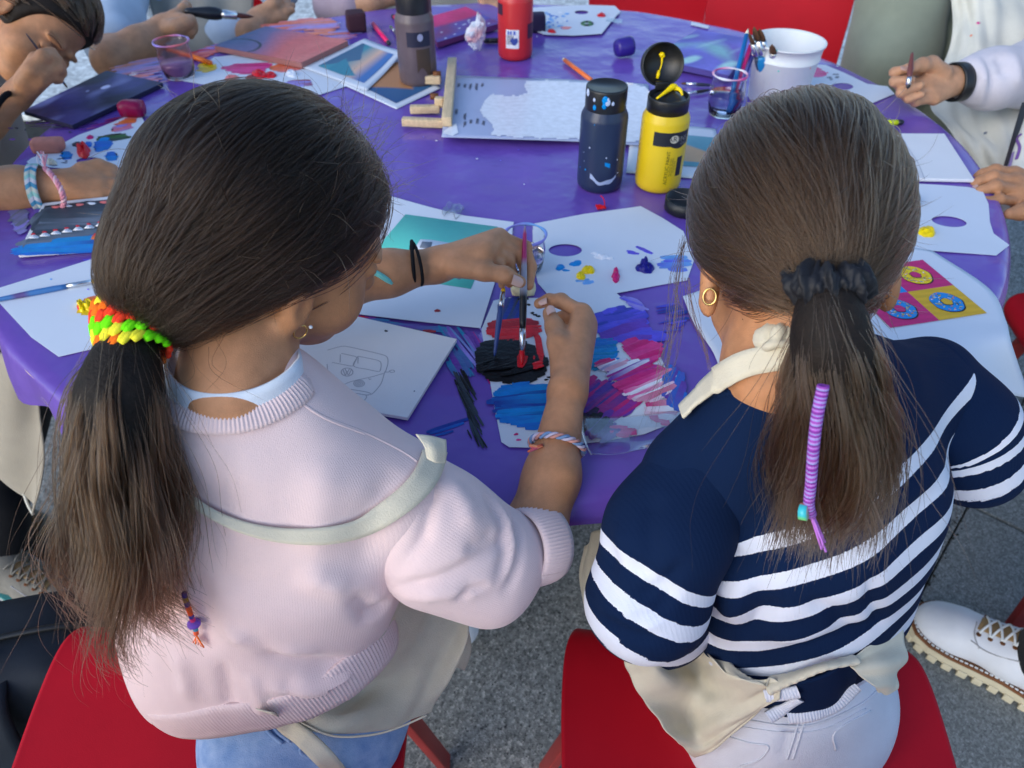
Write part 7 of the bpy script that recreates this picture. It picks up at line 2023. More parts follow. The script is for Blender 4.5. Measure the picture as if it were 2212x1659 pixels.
bw = [[at(x, y, tb + o) for x, y, o in r] for r in ([(1838, 1427, .0), (1885, 1388, .012), (1945, 1340, .05)], [(1847, 1448, -.004), (1900, 1425, .008), (1952, 1395, .042)], [(1874, 1474, .0), (1920, 1462, .012), (1948, 1446, .034)], [(1906, 1499, .010), (1924, 1505, .016), (1940, 1488, .026)])]
V, Fc = sheet(bw, 40, 40, .0013, fold=lambda u, v: .003 * np.sin(7 * v + 2 * u) + .002 * np.sin(15 * v - 3 * u)); obj('bow', V, Fc, M['apron'], AR)
strap, sn = cast_path(bvh_of(*join_meshes([(V1, F1), (Vt, Ft), (Vl, Fl)])), [(1478, 905), (1520, 862), (1570, 815), (1630, 780), (1700, 770), (1750, 776)], .005, 50)
strap = np.array([np.convolve(np.pad(strap[:, k], 5, mode='edge'), np.ones(11) / 11, 'valid') for k in range(3)]).T + sn * .002
V, Fc = ribbon(strap, sn, np.interp(np.linspace(0, 1, 50), [0, .3, .7, 1], [.020, .022, .020, .014]), .002); V = V + (.0010 * vnoise(V, 130, 4))[:, None] * A(0, -.5, .7); obj('neck_strap', V, Fc, M['apron'], AR)
kc = at(1690, 735, .578)
bm = bmesh.new(); bmesh.ops.create_icosphere(bm, subdivisions=4, radius=1.0); Vk = np.array([v.co[:] for v in bm.verts]); Fk = [[v.index for v in f.verts] for f in bm.faces]; bm.free()
dk = 1 + .20 * vnoise(Vk, 2.6, 31) + .16 * np.abs(vnoise(Vk, 4.2, 32)) - .12 * np.abs(vnoise(Vk, 6.5, 33))
Vk = Vk * dk[:, None] * .0165; Vk = kc + Vk[:, :1] * RT * 1.05 + Vk[:, 1:2] * UP * 1.15 + Vk[:, 2:] * FW * .8
obj('knot', Vk, Fk, M['apron'], AR)
V, Fc = sheet([[at(1668, 700, .580), at(1690, 690, .575), at(1720, 698, .580)], [at(1655, 730, .572), at(1690, 722, .562), at(1728, 728, .572)], [at(1652, 752, .572), at(1690, 752, .562), at(1738, 742, .572)], [at(1670, 765, .580), at(1700, 770, .574), at(1735, 762, .58)]], 24, 24, .0018, fold=lambda u, v: .0022 * np.sin(9 * u + 6 * v) + .0014 * np.sin(19 * v)); obj('knot_loop', V, Fc, M['apron'], AR)

# hair drawn into a ponytail
HRr = np.array([.0725, .087, .0885]); rax = np.array([rr, rf, ru]); rcen = RC + cv(-.002, .0, .004)
tie_r_ = at(1782, 614, .520)
def keepR(d):
    if d[1] > .45 and d[2] < .55: return False
    if d[1] > .10 and d[2] < -.10: return False
    return d[2] > -.72
tdr = nrm(rax @ (tie_r_ - rcen) / HRr)
st = scalp_strands(rcen, rax, HRr, tdr, 17000, keepR, rngR, clumps=600, npts=18, lift=(-.003, .009), wav=.0065, tie_r=.20, tie_scale=.98 * np.linalg.norm(rax @ (tie_r_ - rcen) / HRr), avoid=((RL(-.078, -.004, -.030), .024),))
hair_curves('hair', st, rngR.uniform(.00018, .00034, len(st)), M['hair_brown'], RG)
cap = [ell(rcen, HRr * .945, rax, .01), ell(rcen + rf * .09 - ru * .07, (.11, .07, .09), rax, .02, True), ell(rcen - ru * .125 + rf * .01, (.10, .10, .05), rax, .02, True), cone(rcen - rf * .05 - ru * .03, lerp(rcen, tie_r_, .92), .045, .012, .03)]
V, Fc = implicit(cap, .0045, .015, 2); obj('hair_mass', V, Fc, M['scalp_dark'], RG)
pt = [tie_r_, at(1790, 680, .510), at(1800, 790, .520), at(1800, 920, .545), at(1790, 1040, .575), at(1790, 1150, .60)]
radf = lambda s: np.interp(s, [0, .06, .25, .5, .8, 1], [.009, .012, .017, .026, .034, .027])
st = tail_strands(pt, radf, 6500, rngR, npts=24, clumps=90, wav=.012, ends=.15)
hair_curves('ponytail', st, rngR.uniform(.00018, .0004, len(st)), M['hair_ends2'] if 'hair_ends2' in M else M['hair_brown'], RG)
V, Fc = implicit(chain([np.asarray(p) for p in catmull(pt[:-1], 6)], [.011, .016, .022, .023, .018, .008], .02), .005, .02, 2); obj('ponytail_core', V, Fc, M['scalp_dark'], RG)
ss, ds = [], []
for k in range(400):
    d = nrm(rngR.normal(size=3))
    if keepR(d): ss.append(rcen + (d * HRr * 1.02) @ rax); ds.append(nrm((d * .3) @ rax - ru * .5 + rngR.normal(0, .3, 3)))
fly = flyaways(ss, ds, 200, rngR, (.015, .05), 10, 1.8)
for s in st[::16]: fly.append(s[4:] + rngR.normal(0, .005, 3) + np.linspace(0, 1, len(s) - 4)[:, None] * rngR.normal(0, .022, 3))
for k in range(22):      # the loose lock on the left of the face
    a = at(1478 + rngR.normal(0, 5), 520 + rngR.normal(0, 8), .63); q = rngR.normal(0, 4, 4)
    fly.append(catmull([a, at(1462 + q[0] * 1.5, 600, .62), at(1456 + q[1] * 2.5, 690, .61), at(1440 + q[2] * 4, 790, .605), at(1415 + q[3] * 8, 880 + q[0] * 10, .60)], 18))
for k in range(10):
    a = at(1480 + rngR.normal(0, 6), 600, .62); q = rngR.normal(0, 6, 3)
    fly.append(catmull([a, at(1500 + q[0], 680, .615), at(1520 + q[1], 740, .61), at(1535 + q[2], 800, .607)], 14))
hair_curves('stray_hair', fly, rngR.uniform(.00010, .0002, len(fly)), M['hair_brown'], RG)
# scrunchie
SR = thing('scrunchie', 'black ruched scrunchie round the brown ponytail', 'hair tie', tie_r_)
d_ = nrm(pt[1] - tie_r_ + cv(.0, -.02, -.02)); s1 = nrm(cv(1, .12, .2) - d_ * (cv(1, .12, .2) @ d_)); s2 = np.cross(d_, s1)
na, nt_ = 150, 22; V = []; Fc = []
for i in range(na):
    a = 2 * math.pi * i / na; e = s1 * math.cos(a) + s2 * math.sin(a); c0 = tie_r_ + cv(-.001, .001, .004) + e * .0145
    for j in range(nt_):
        b = 2 * math.pi * j / nt_
        q = .0122 * (1 + .20 * math.sin(9 * a + 2 * math.sin(b)) + .15 * math.sin(17 * a + 3 * b + math.sin(3 * a)) + .16 * math.sin(3 * a + 1) + .10 * math.sin(5 * b + 7 * a) + .06 * math.sin(31 * a + 2 * b) + .05 * math.sin(47 * a - 3 * b))
        V.append(c0 + (e * math.cos(b) + d_ * math.sin(b) * 1.0) * q)
for i in range(na):
    for j in range(nt_): Fc.append((i * nt_ + j, ((i + 1) % na) * nt_ + j, ((i + 1) % na) * nt_ + (j + 1) % nt_, i * nt_ + (j + 1) % nt_))
obj('ruched_cloth', V, Fc, M['scrunchie'], SR)
# wrapped purple hair thread with its tassel
HW = thing('hair_thread', 'purple wrapped hair thread hanging in the brown ponytail', 'hair thread', at(1765, 950, .56))
wp_ = catmull([at(1778, 835, .478), at(1765, 900, .486), at(1757, 970, .500), at(1752, 1040, .520), at(1748, 1095, .535), at(1762, 1130, .548), at(1782, 1180, .562)], 160)
T, N_, B_ = frames(wp_); mb = MB()
for k in range(118):
    i = k; col = [srgb(150, 70, 170), srgb(185, 140, 215), srgb(150, 160, 215), srgb(170, 80, 190), srgb(120, 50, 150)][(k // 3 + k) % 5]
    rg = wp_[i] + np.array([N_[i] * math.cos(a) + B_[i] * math.sin(a) for a in np.linspace(0, 6.283, 10, endpoint=False)]) * .0030 + T[i] * (np.linspace(-.5, .5, 10) * .0008)[:, None]
    V, Fc = tube(rg, .0010, 5, closed=True, up=T[i]); mb.add(V, Fc, col)
mb.build('wrapping', M['yarn'], HW)['kind'] = 'stuff'
V, Fc = tube(wp_[:122], .0029, 8); mb = MB(); mb.add(V, Fc, srgb(140, 70, 165)); mb.build('core', M['yarn'], HW)
mb = MB()
for k in range(7):
    o_ = rngR.normal(0, .0016, 3); V, Fc = tube(wp_[112:] + o_ * np.linspace(.3, 1.6, 48)[:, None], .0010, 5); mb.add(V, Fc, srgb(200, 130, 225))
mb.build('tassel', M['yarn'], HW)['kind'] = 'stuff'
V, Fc = tube([at(1728, 1104, .535), at(1745, 1107, .532)], .006, 14); mb = MB(); cols = [srgb(60, 190, 200), srgb(120, 220, 130), srgb(240, 200, 60), srgb(240, 110, 70)]; mb.add(V, Fc, [cols[min(3, int((i % 14) / 3.6))] for i in range(len(V))]); mb.build('bead', M['plain'], HW)
# purple glitter strand on the head
hd = thing('hair_thread', 'thin violet glitter strand laid over the side of the brown hair', 'hair thread', at(1890, 350, .56))
gp = []
for (x, y) in [(1898, 268), (1905, 310), (1900, 360), (1888, 410), (1874, 450)]:
    o_ = CAM; dd = nrm(ray(x, y)); lo = rax @ (CAM - rcen) / (HRr * 1.075); ld = rax @ dd / (HRr * 1.075)
    b_ = lo @ ld; a_ = ld @ ld; cc_ = lo @ lo - 1; disc = b_ * b_ - a_ * cc_
    tt = (-b_ - math.sqrt(disc)) / a_ if disc > 0 else -b_ / a_; gp.append(CAM + dd * tt)
V, Fc = tube(catmull(gp, 60), .0016, 8); mb = MB(); mb.add(V, Fc, srgb(150, 90, 165)); mb.build('strand', mat_attr('violet_glitter_thread', rough=.25, bump=.8, bscale=1500, var=.5), hd)
# hoop
ec = at(1533, 641, .600); er = thing('ear_ring', 'gold hoop ear ring of the girl in navy', 'ear ring', ec)
V, Fc = tube(ring_pts(ec, nrm(cv(.75, 0, .66)), UP, .0055, .0062, 40), .0010, 10, closed=True, up=nrm(cv(-.66, 0, .75))); obj('hoop', V, Fc, M['gold'], er)

# ------------------------------------------------------------------ the other people round the table
def cloth_mat(name, col, **k): return mat(name, col, rough=.9, var=.07, vscale=16, bump=.3, bscale=600, spec=.15, sheen=.2, **k)
M['pale_blue_tee'] = cloth_mat('pale_blue_tee', (.42, .52, .64))
M['grey_sweat'] = cloth_mat('pale_grey_sweatshirt', (.60, .57, .62))
M['lilac_sweat'] = cloth_mat('dusty_lilac_sweater', (.40, .31, .36))
M['olive'] = cloth_mat('grey_green_trousers', (.23, .26, .20))
M['grey_tee'] = cloth_mat('grey_jersey', (.34, .33, .31))
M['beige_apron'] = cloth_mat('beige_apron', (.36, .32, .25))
rngO = np.random.default_rng(55)

# --- child bent over the night sky canvas
P3c = thing('person', 'child at the far left bending low over the night sky canvas', 'person', at(-60, 260, 1.75), 'people round the table')
r3, f3, u3 = frame(cv(0, .15, .95), cv(.60, -.80, .12)); c3 = at(92, 46, 1.52)
hp, L3 = head_prims(c3 - u3 * .01, r3, f3, u3, .98)
wr3 = at(38, 205, 1.42)
arm = chain([at(-90, 330, 1.40), at(-30, 262, 1.41), wr3], [.036, .032, .023], .015)
mcp = [at(78, 128, 1.39), at(92, 140, 1.385), at(96, 156, 1.385), at(92, 172, 1.39)]
fing = [[at(106, 116, 1.40), at(114, 122, 1.42), at(108, 130, 1.43)], [at(122, 132, 1.395), at(131, 142, 1.41), at(124, 148, 1.42)], [at(124, 148, 1.395), at(133, 157, 1.41), at(126, 162, 1.42)], [at(118, 166, 1.40), at(127, 172, 1.41), at(120, 176, 1.42)]]
th = [at(52, 178, 1.39), at(70, 150, 1.375), at(94, 122, 1.375), at(112, 112, 1.39)]
V, Fc = join_meshes([implicit(hp + [cone(L3(0, -.03, -.05), at(-60, 120, 1.62), .045, .055, .02)], .0042, .012, 2), implicit(arm + hand_prims(wr3, mcp, fing, th, .0095, .0165, k=.005), .0030, .008, 2)])
obj('body', V, Fc, M['skin'], P3c)
V, Fc = implicit([cone(at(-120, 130, 1.70), at(-90, 330, 1.70), .12, .14, .04), cone(at(-60, 150, 1.62), at(-80, 310, 1.48), .055, .060, .04), cone(at(-15, 160, 1.62), at(-70, 190, 1.65), .05, .07, .03)], .008, .03, 2); obj('tee_shirt', V, Fc, M['grey_tee'], P3c)
hR3 = np.array([.080, .099, .098]); hx3 = np.array([r3, f3, u3]); hc3 = c3 + u3 * .014 - f3 * .006
cap = [ell(hc3, hR3 * .97, hx3, .01), ell(hc3 + f3 * .085 - u3 * .055, (.12, .062, .088), hx3, .012, True), ell(hc3 - u3 * .12 + f3 * .03, (.12, .10, .05), hx3, .02, True)]
V, Fc = implicit(cap, .005, .01, 2); obj('hair_mass', V, Fc, M['scalp_dark'], P3c)
k3 = lambda d: not (d[1] > .22 and d[2] < .42) and d[2] > -.6
st = scalp_strands(hc3, hx3, hR3, nrm((.1, -1, -.35)), 2600, k3, rngO, clumps=160, npts=12, lift=(-.002, .004), wav=.003)
hair_curves('hair', st, rngO.uniform(.0006, .0013, len(st)), M['hair_ends'], P3c)
# closed eye and brow drawn as lash and brow hair
fl = []
for k in range(40):
    q = k / 39; a = L3(.020 + .026 * q, .088 - .010 * q, -.012 - .003 * math.sin(3 * q)); fl.append(np.array([a, a + f3 * .004 - u3 * .003, a + f3 * .006 - u3 * .006]))
    a = L3(.016 + .034 * q, .090 - .010 * q, .012 + .004 * math.sin(3 * q)); fl.append(np.array([a, a + r3 * .003 + f3 * .001, a + r3 * .006]))
hair_curves('lashes_and_brow', fl, [.0006] * len(fl), M['hair_dark'], P3c)
V, Fc = tube(ring_pts(at(2, 244, 1.405), nrm(cv(.55, .75, .3)), nrm(cv(.2, -.4, .9)), .040, .036, 36), .0055, 8, closed=True, up=nrm(cv(.7, .7, 0))); mb = MB(); mb.add(V, Fc, (.008, .008, .010))
o = thing('wrist_band', 'black wrist band of the child bending over the canvas', 'bracelet', at(2, 244, 1.405)); mb.build('band', M['yarn'], o)
brush('thin dark brush in the fist of the bending child', at(146, 190, 1.435), at(56, 72, 1.36), .0022, srgb(30, 25, 50), .010, .014)

# --- child in the pale blue tee with a wide brush
P4c = thing('person', 'child in a pale blue tee holding a wide black brush, head out of view', 'person', at(430, -40, 2.25), 'people round the table')
w4 = at(352, 58, 1.80); el = at(240, 128, 1.74)
arm = chain([at(250, 20, 1.98), el, at(300, 96, 1.77), w4], [.046, .040, .037, .026], .02)
mcp = [at(378, 34, 1.80), at(392, 42, 1.79), at(398, 52, 1.785), at(398, 62, 1.79)]
fing = [[at(396, 18, 1.82), at(402, 10, 1.84), at(408, 14, 1.85)], [at(412, 44, 1.79), at(416, 50, 1.81), at(404, 54, 1.82)], [at(416, 56, 1.79), at(418, 64, 1.81), at(404, 68, 1.82)], [at(412, 68, 1.79), at(412, 76, 1.81), at(400, 78, 1.82)]]
th = [at(366, 60, 1.78), at(384, 56, 1.765), at(402, 48, 1.765), at(414, 42, 1.775)]
w5 = at(560, 42, 1.95)
arm2 = chain([at(540, 70, 1.93), w5], [.036, .030], .02); mcp2 = [at(596, 20, 1.97), at(602, 26, 1.96), at(600, 34, 1.955), at(592, 42, 1.955)]
f2 = [[at(616, 10, 1.98), at(622, 2, 2.0)], [at(620, 16, 1.97), at(632, 12, 1.98)], [at(618, 26, 1.96), at(632, 22, 1.965)], [at(606, 38, 1.955), at(618, 40, 1.96)]]; th2 = [at(570, 26, 1.94), at(590, 8, 1.94), at(604, -2, 1.95)]
V, Fc = join_meshes([implicit(arm + hand_prims(w4, mcp, fing, th, .0105, .018, k=.006), .0034, .01, 2), implicit(arm2 + hand_prims(w5, mcp2, f2, th2, .0105, .018, k=.006), .0036, .01, 2)])
obj('body', V, Fc, M['skin_pale'], P4c)
V, Fc = implicit([cone(at(420, -330, 2.35), at(430, 60, 2.20), .16, .15, .04, (A(0, 1, 0), .7)), cone(at(280, -120, 2.15), at(245, 55, 1.88), .070, .068, .03), cone(at(245, 45, 1.90), at(238, 92, 1.80), .066, .060, .03), cone(at(560, -120, 2.2), at(600, -30, 2.05), .065, .06, .03)], .008, .03, 2)
V = V + normals(V, Fc) * (.004 * vnoise(V, 45, 61))[:, None]; obj('tee_shirt', V, Fc, M['pale_blue_tee'], P4c)
V, Fc = implicit([cone(at(350, 130, 2.2), at(330, 110, 1.95), .085, .07, .03), cone(at(500, 110, 2.2), at(500, 90, 2.0), .085, .07, .03)], .009, .03, 2); obj('trousers', V, Fc, M['pale_blue_tee'], P4c)
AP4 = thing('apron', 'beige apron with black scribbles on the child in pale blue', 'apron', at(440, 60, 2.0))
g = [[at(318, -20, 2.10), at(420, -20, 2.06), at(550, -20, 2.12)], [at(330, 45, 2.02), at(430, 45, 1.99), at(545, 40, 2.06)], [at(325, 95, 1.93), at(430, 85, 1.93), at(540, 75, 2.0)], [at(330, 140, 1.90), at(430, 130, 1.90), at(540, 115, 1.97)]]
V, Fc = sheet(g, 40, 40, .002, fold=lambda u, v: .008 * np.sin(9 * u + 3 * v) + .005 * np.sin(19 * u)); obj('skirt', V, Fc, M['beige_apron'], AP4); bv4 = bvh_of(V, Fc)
mb = MB()
for pts in ([(456, 48), (470, 44), (478, 52), (486, 60)], [(484, 62), (496, 58), (508, 64), (512, 72)], [(470, 46), (492, 40), (500, 46)]):
    P, N_ = cast_path(bv4, pts, .001, 20, 2.0); V, Fc = ribbon(P, N_, .006, .0008); mb.add(V, Fc, (.03, .035, .045))
mb.build('scribble', M['print'], AP4)
brush('wide black handled brush held by the child in pale blue', at(548, 36, 1.86), at(398, 24, 1.80), .0125, (.012, .014, .02), .040, .034, .5, bcol=srgb(90, 45, 35))
# --- lilac sleeve, far middle
P5c = thing('person', 'child in a dusty lilac sweater at the far rim, only sleeve and forearm in view', 'person', at(740, -160, 2.5), 'people round the table')
V, Fc = implicit([cone(at(700, -120, 2.3), at(722, 8, 2.06), .075, .052, .03), cone(at(722, 8, 2.06), at(760, 14, 2.0), .05, .040, .03), cone(at(800, -330, 2.55), at(800, -60, 2.45), .17, .16, .04, (A(0, 1, 0), .7))], .008, .03, 2); V = V + normals(V, Fc) * (.004 * vnoise(V, 55, 62))[:, None]; obj('sweater', V, Fc, M['lilac_sweat'], P5c)
V, Fc = implicit(chain([at(752, 12, 2.0), at(800, 4, 1.99), at(850, -14, 2.0)], [.034, .030, .024], .02) + [cone(at(850, -14, 2.0), at(890, -30, 2.02), .022, .018, .02)], .005, .01, 2); obj('body', V, Fc, M['skin_pale'], P5c)
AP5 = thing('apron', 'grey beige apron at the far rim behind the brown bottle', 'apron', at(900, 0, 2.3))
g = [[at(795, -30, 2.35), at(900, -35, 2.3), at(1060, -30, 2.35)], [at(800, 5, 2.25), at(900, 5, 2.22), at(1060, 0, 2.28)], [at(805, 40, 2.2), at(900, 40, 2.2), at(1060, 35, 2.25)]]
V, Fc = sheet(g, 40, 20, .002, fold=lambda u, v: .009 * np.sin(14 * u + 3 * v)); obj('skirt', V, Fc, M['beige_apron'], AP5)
# --- fingers beside the red bottle
P6c = thing('person', 'person at the far rim whose fingers rest beside the red bottle', 'person', at(1060, -120, 2.5), 'people round the table')
w6 = at(1066, -36, 2.06)
V, Fc = implicit(chain([at(1085, -120, 2.2), w6], [.036, .026], .02) + hand_prims(w6, [at(1053, -6, 2.02), at(1064, -6, 2.01), at(1074, -6, 2.01), at(1084, -8, 2.02)], [[at(1050, 10, 2.0), at(1048, 20, 1.985), at(1048, 27, 1.975)], [at(1062, 14, 1.99), at(1062, 26, 1.97)], [at(1074, 16, 1.98), at(1078, 30, 1.955), at(1080, 37, 1.945)], [at(1086, 8, 1.99), at(1088, 20, 1.975)]], [at(1052, -20, 2.02), at(1044, 0, 2.0), at(1044, 12, 1.99)], .0095, .017, k=.006), .0034, .01, 2); obj('body', V, Fc, M['skin_pale'], P6c)
V, Fc = implicit([cone(at(1080, -110, 2.18), at(1110, -300, 2.5), .055, .08, .03), cone(at(1060, -500, 2.6), at(1060, -140, 2.6), .16, .15, .04, (A(0, 1, 0), .7))], .010, .03, 2); obj('sweater', V, Fc, M['grey_tee'], P6c)
# --- standing adult in grey green trousers
P7c = thing('person', 'standing person in loose grey green trousers behind the table', 'person', (1.05, 2.30, 0), 'people round the table')
a1_, a2_ = at(1925, -40, 2.0), at(2085, -60, 2.02)
V, Fc = implicit([cone(a1_ + A(0, 0, .35), at(1930, 110, 1.98), .11, .105, .03), cone(at(1930, 110, 1.98), A(.94, 2.12, .04), .105, .075, .03), cone(a2_ + A(0, 0, .35), at(2080, 110, 2.02), .11, .10, .03), cone(at(2080, 110, 2.02), A(1.17, 2.2, .04), .10, .075, .03), ell((a1_ + a2_) / 2 + A(0, 0, .42), (.2, .13, .14), None, .05)], .009, .012, 2)
V = V + normals(V, Fc) * (.008 * vnoise(V * A(1, 1, .22), 34, 63))[:, None]; obj('trousers', V, Fc, M['olive'], P7c)
for x, y in ((.94, 2.04), (1.17, 2.12)):
    V, Fc = implicit([cone(A(x, y, .045), A(x - .02, y - .13, .035), .045, .038, .02)], .008, .02, 2); V[:, 2] = np.maximum(V[:, 2], .004); obj('shoe', V, Fc, M['black_cloth'], P7c)
V, Fc = implicit([cone((a1_ + a2_) / 2 + A(0, 0, .45), (a1_ + a2_) / 2 + A(0, .02, .85), .18, .19, .05, (A(0, 1, 0), .65))], .012, .03, 2); obj('jumper', V, Fc, M['grey_tee'], P7c)
# --- child with the watch, palm up, brush between the fingers
P8c = thing('person', 'child in pale grey sleeves with a black watch holding a small brush', 'person', at(2260, 200, 1.9), 'people round the table')
w8 = at(2052, 176, 1.50)
arm = chain([at(2230, 160, 1.56), at(2120, 172, 1.52), w8], [.034, .030, .026], .02)
mcp = [at(1998, 150, 1.49), at(2000, 176, 1.475), at(2008, 196, 1.47), at(2018, 212, 1.475)]
fing = [[at(1950, 158, 1.475), at(1932, 156, 1.455), at(1960, 148, 1.44)], [at(1948, 186, 1.465), at(1932, 176, 1.445), at(1968, 172, 1.43)], [at(1960, 206, 1.460), at(1946, 200, 1.445), at(1988, 184, 1.435)], [at(1978, 220, 1.465), at(1962, 214, 1.450), at(1992, 204, 1.44)]]
th = [at(2036, 158, 1.475), at(2012, 138, 1.46), at(1992, 140, 1.445), at(1966, 147, 1.432)]
V, Fc = implicit(arm + hand_prims(w8, mcp, fing, th, .0098, .0175, k=.005), .0030, .009, 2); obj('body', V, Fc, M['skin_pale'], P8c)
for (p, d) in [((1953, 146, 1.427), (-1, .1)), ((1966, 144, 1.420), (-1, 0.))]:
    nail(P8c, at(*p), cv(d[0], d[1], .1), cv(0, .5, .8), .0062, .0075)
sl8 = [at(2098, 174, 1.515), at(2140, 172, 1.53), at(2230, 160, 1.57), at(2330, 60, 1.8)]
V, Fc = implicit(chain(sl8, [.043, .054, .062, .075], .03), .0050, .03, 2); bv8 = bvh_of(V, Fc)
V = creases(V, Fc, [(P3(p, bv8), w, a) for p, w, a in [([(2090, 128), (2112, 170), (2100, 225)], .010, -.009), ([(2120, 122), (2142, 170), (2130, 235)], .010, -.010), ([(2104, 125), (2128, 170), (2116, 232)], .009, .008), ([(2150, 118), (2172, 170), (2160, 238)], .012, -.009), ([(2180, 110), (2200, 170), (2195, 235)], .012, .007)] if len(P3(p, bv8)) > 1]); V = V + normals(V, Fc) * (.002 * vnoise(V, 60, 64))[:, None]; obj('sweatshirt', V, Fc, M['grey_sweat'], P8c)
V, Fc = implicit([cone(at(2290, -260, 2.1), at(2240, 330, 1.80), .17, .16, .05, (nrm(A(-.8, -.6, 0)), .7))], .012, .03, 2); obj('jumper', V, Fc, M['grey_sweat'], P8c)
WA = thing('wrist_watch', 'black smart watch on the wrist beside the grey sleeve', 'watch', at(2062, 178, 1.5))
wd = nrm(at(2120, 172, 1.52) - w8); wa1 = nrm(UP - wd * (UP @ wd)); wa2 = np.cross(wd, wa1); wc = at(2068, 177, 1.505)
rg = ring_pts(wc, wa1, wa2, .035, .031, 50); nn_ = rg - wc; nn_ /= np.linalg.norm(nn_, axis=1)[:, None]
V, Fc = ribbon(np.vstack([rg, rg[:2]]), np.vstack([nn_, nn_[:2]]), .024, .004); obj('strap', V, Fc, M['black_plastic'], WA)
V, Fc = bevel_box(wc + wa1 * .016 + wa2 * -.030, (.012, .018, .005), (wd, wa1, -wa2), .003); obj('case', V, Fc, M['black_plastic'], WA)
brush('small brush gripped by the fingers with the watch', at(1961, 192, 1.415), at(1971, 113, 1.42), .0045, srgb(110, 60, 55), .008, .014, bcol=ink, ferrule_mat=M['steel'])
AP8 = thing('apron', 'pale apron with paint specks on the child with the watch', 'apron', at(2150, 200, 1.75))
g = [[at(2052, -30, 1.84), at(2120, -40, 1.80), at(2260, -40, 1.82)], [at(2058, 60, 1.79), at(2140, 60, 1.74), at(2260, 60, 1.76)], [at(2040, 130, 1.75), at(2140, 140, 1.70), at(2260, 140, 1.70)], [at(2010, 225, 1.66), at(2130, 245, 1.62), at(2260, 250, 1.60)], [at(2062, 300, 1.60), at(2160, 310, 1.54), at(2260, 310, 1.52)], [at(2110, 390, 1.55), at(2180, 390, 1.50), at(2260, 390, 1.46)]]
V, Fc = sheet(g, 46, 70, .002, fold=lambda u, v: .007 * np.sin(10 * u + 6 * v) + .005 * np.sin(23 * v - 7 * u) + .003 * np.sin(31 * u)); obj('skirt', V, Fc, M['apron_w'], AP8); bv8 = bvh_of(V, Fc)
mb = MB()
for (x, y, cc, rr_) in [(2113, 50, 'pink', .004), (2098, 77, 'orange', .003), (2128, 288, 'grey', .004)]:
    h = cast(bv8, x, y, .0006)
    if h is not None: V, Fc = lathe([(.0001, .0008), (rr_ * .7, .0005), (rr_, 0)], h[0], 10, axis=h[1]); mb.add(V, Fc, C[cc])
mb.build('paint', M['paint'], AP8)
# --- hand resting on the right palette, scribbled white garment above it
P9c = thing('person', 'person at the right edge whose fingers rest on the drawing board corner', 'person', at(2420, 400, 1.4), 'people round the table')
w9 = at(2262, 428, 1.265)
mcp = [at(2190, 376, 1.272), at(2192, 392, 1.258), at(2196, 412, 1.250), at(2200, 436, 1.250)]
fing = [[at(2150, 368, 1.268), at(2122, 376, 1.276), at(2106, 386, 1.285)], [at(2146, 382, 1.248), at(2116, 392, 1.256), at(2098, 406, 1.262)], [at(2150, 402, 1.236), at(2120, 412, 1.242), at(2104, 420, 1.246)], [at(2160, 430, 1.232), at(2132, 434, 1.228), at(2112, 434, 1.232)]]
th = [at(2235, 448, 1.235), at(2205, 458, 1.222), at(2180, 462, 1.216)]
V, Fc = implicit(chain([at(2420, 470, 1.30), w9], [.034, .027], .02) + hand_prims(w9, mcp, fing, th, .0092, .0170, k=.005), .0030, .009, 2); obj('body', V, Fc, M['skin'], P9c)
nail(P9c, at(2104, 402, 1.250), cv(-1, -.5, -.1), cv(-.3, .8, .6), .0045, .0055); nail(P9c, at(2116, 431, 1.222), cv(-1, 0, 0), cv(-.2, .8, .6), .0045, .0055)
V, Fc = implicit([cone(at(2520, 100, 1.55), at(2480, 700, 1.45), .15, .15, .05), cone(at(2470, 250, 1.5), at(2420, 470, 1.3), .06, .05, .03)], .012, .03, 2); obj('jumper', V, Fc, M['grey_tee'], P9c)
AP9 = thing('apron', 'white apron with black edge and violet loops at the right picture edge', 'apron', at(2200, 300, 1.4))
g = [[at(2218, 215, 1.45), at(2240, 215, 1.42), at(2290, 215, 1.40)], [at(2192, 290, 1.42), at(2225, 290, 1.39), at(2290, 290, 1.36)], [at(2170, 366, 1.40), at(2215, 370, 1.36), at(2290, 372, 1.33)]]
V, Fc = sheet(g, 30, 30, .002, fold=lambda u, v: .004 * np.sin(9 * u + 3 * v)); obj('skirt', V, Fc, M['apron_w'], AP9); bv9 = bvh_of(V, Fc)
mb = MB()
for pts, w, col in (([(2216, 222), (2200, 275), (2178, 345), (2172, 364)], .012, (.02, .025, .03)), ([(2196, 345), (2203, 320), (2198, 300), (2208, 290)], .005, srgb(120, 80, 150)), ([(2190, 330), (2186, 345), (2182, 360)], .006, srgb(150, 130, 175))):
    P, N_ = cast_path(bv9, pts, .0015, 24, 1.4); V, Fc = ribbon(P, N_, w, .001); mb.add(V, Fc, col)
mb.build('printed_edge', M['print'], AP9)

# --- forearm with two friendship bracelets, left edge; apron, trousers and shoes of the same child
P10 = thing('person', 'child at the left edge reaching in with two friendship bracelets, black trousers', 'person', (-1.15, .95, .45), 'people round the table')
w10 = at(150, 402, 1.22)
arm = chain([at(-260, 420, 1.16), at(-80, 415, 1.19), at(40, 408, 1.205), w10], [.042, .038, .032, .0255], .02)
mcp = [at(212, 384, 1.24), at(218, 398, 1.23), at(218, 412, 1.225), at(212, 428, 1.225)]
fing = [[at(240, 384, 1.245), at(252, 396, 1.25), at(244, 404, 1.255)], [at(246, 400, 1.235), at(256, 410, 1.245), at(246, 416, 1.25)], [at(244, 416, 1.23), at(252, 424, 1.24), at(242, 430, 1.245)], [at(232, 432, 1.23), at(240, 438, 1.238)]]
th = [at(182, 372, 1.232), at(214, 362, 1.245), at(240, 370, 1.255), at(254, 382, 1.26)]
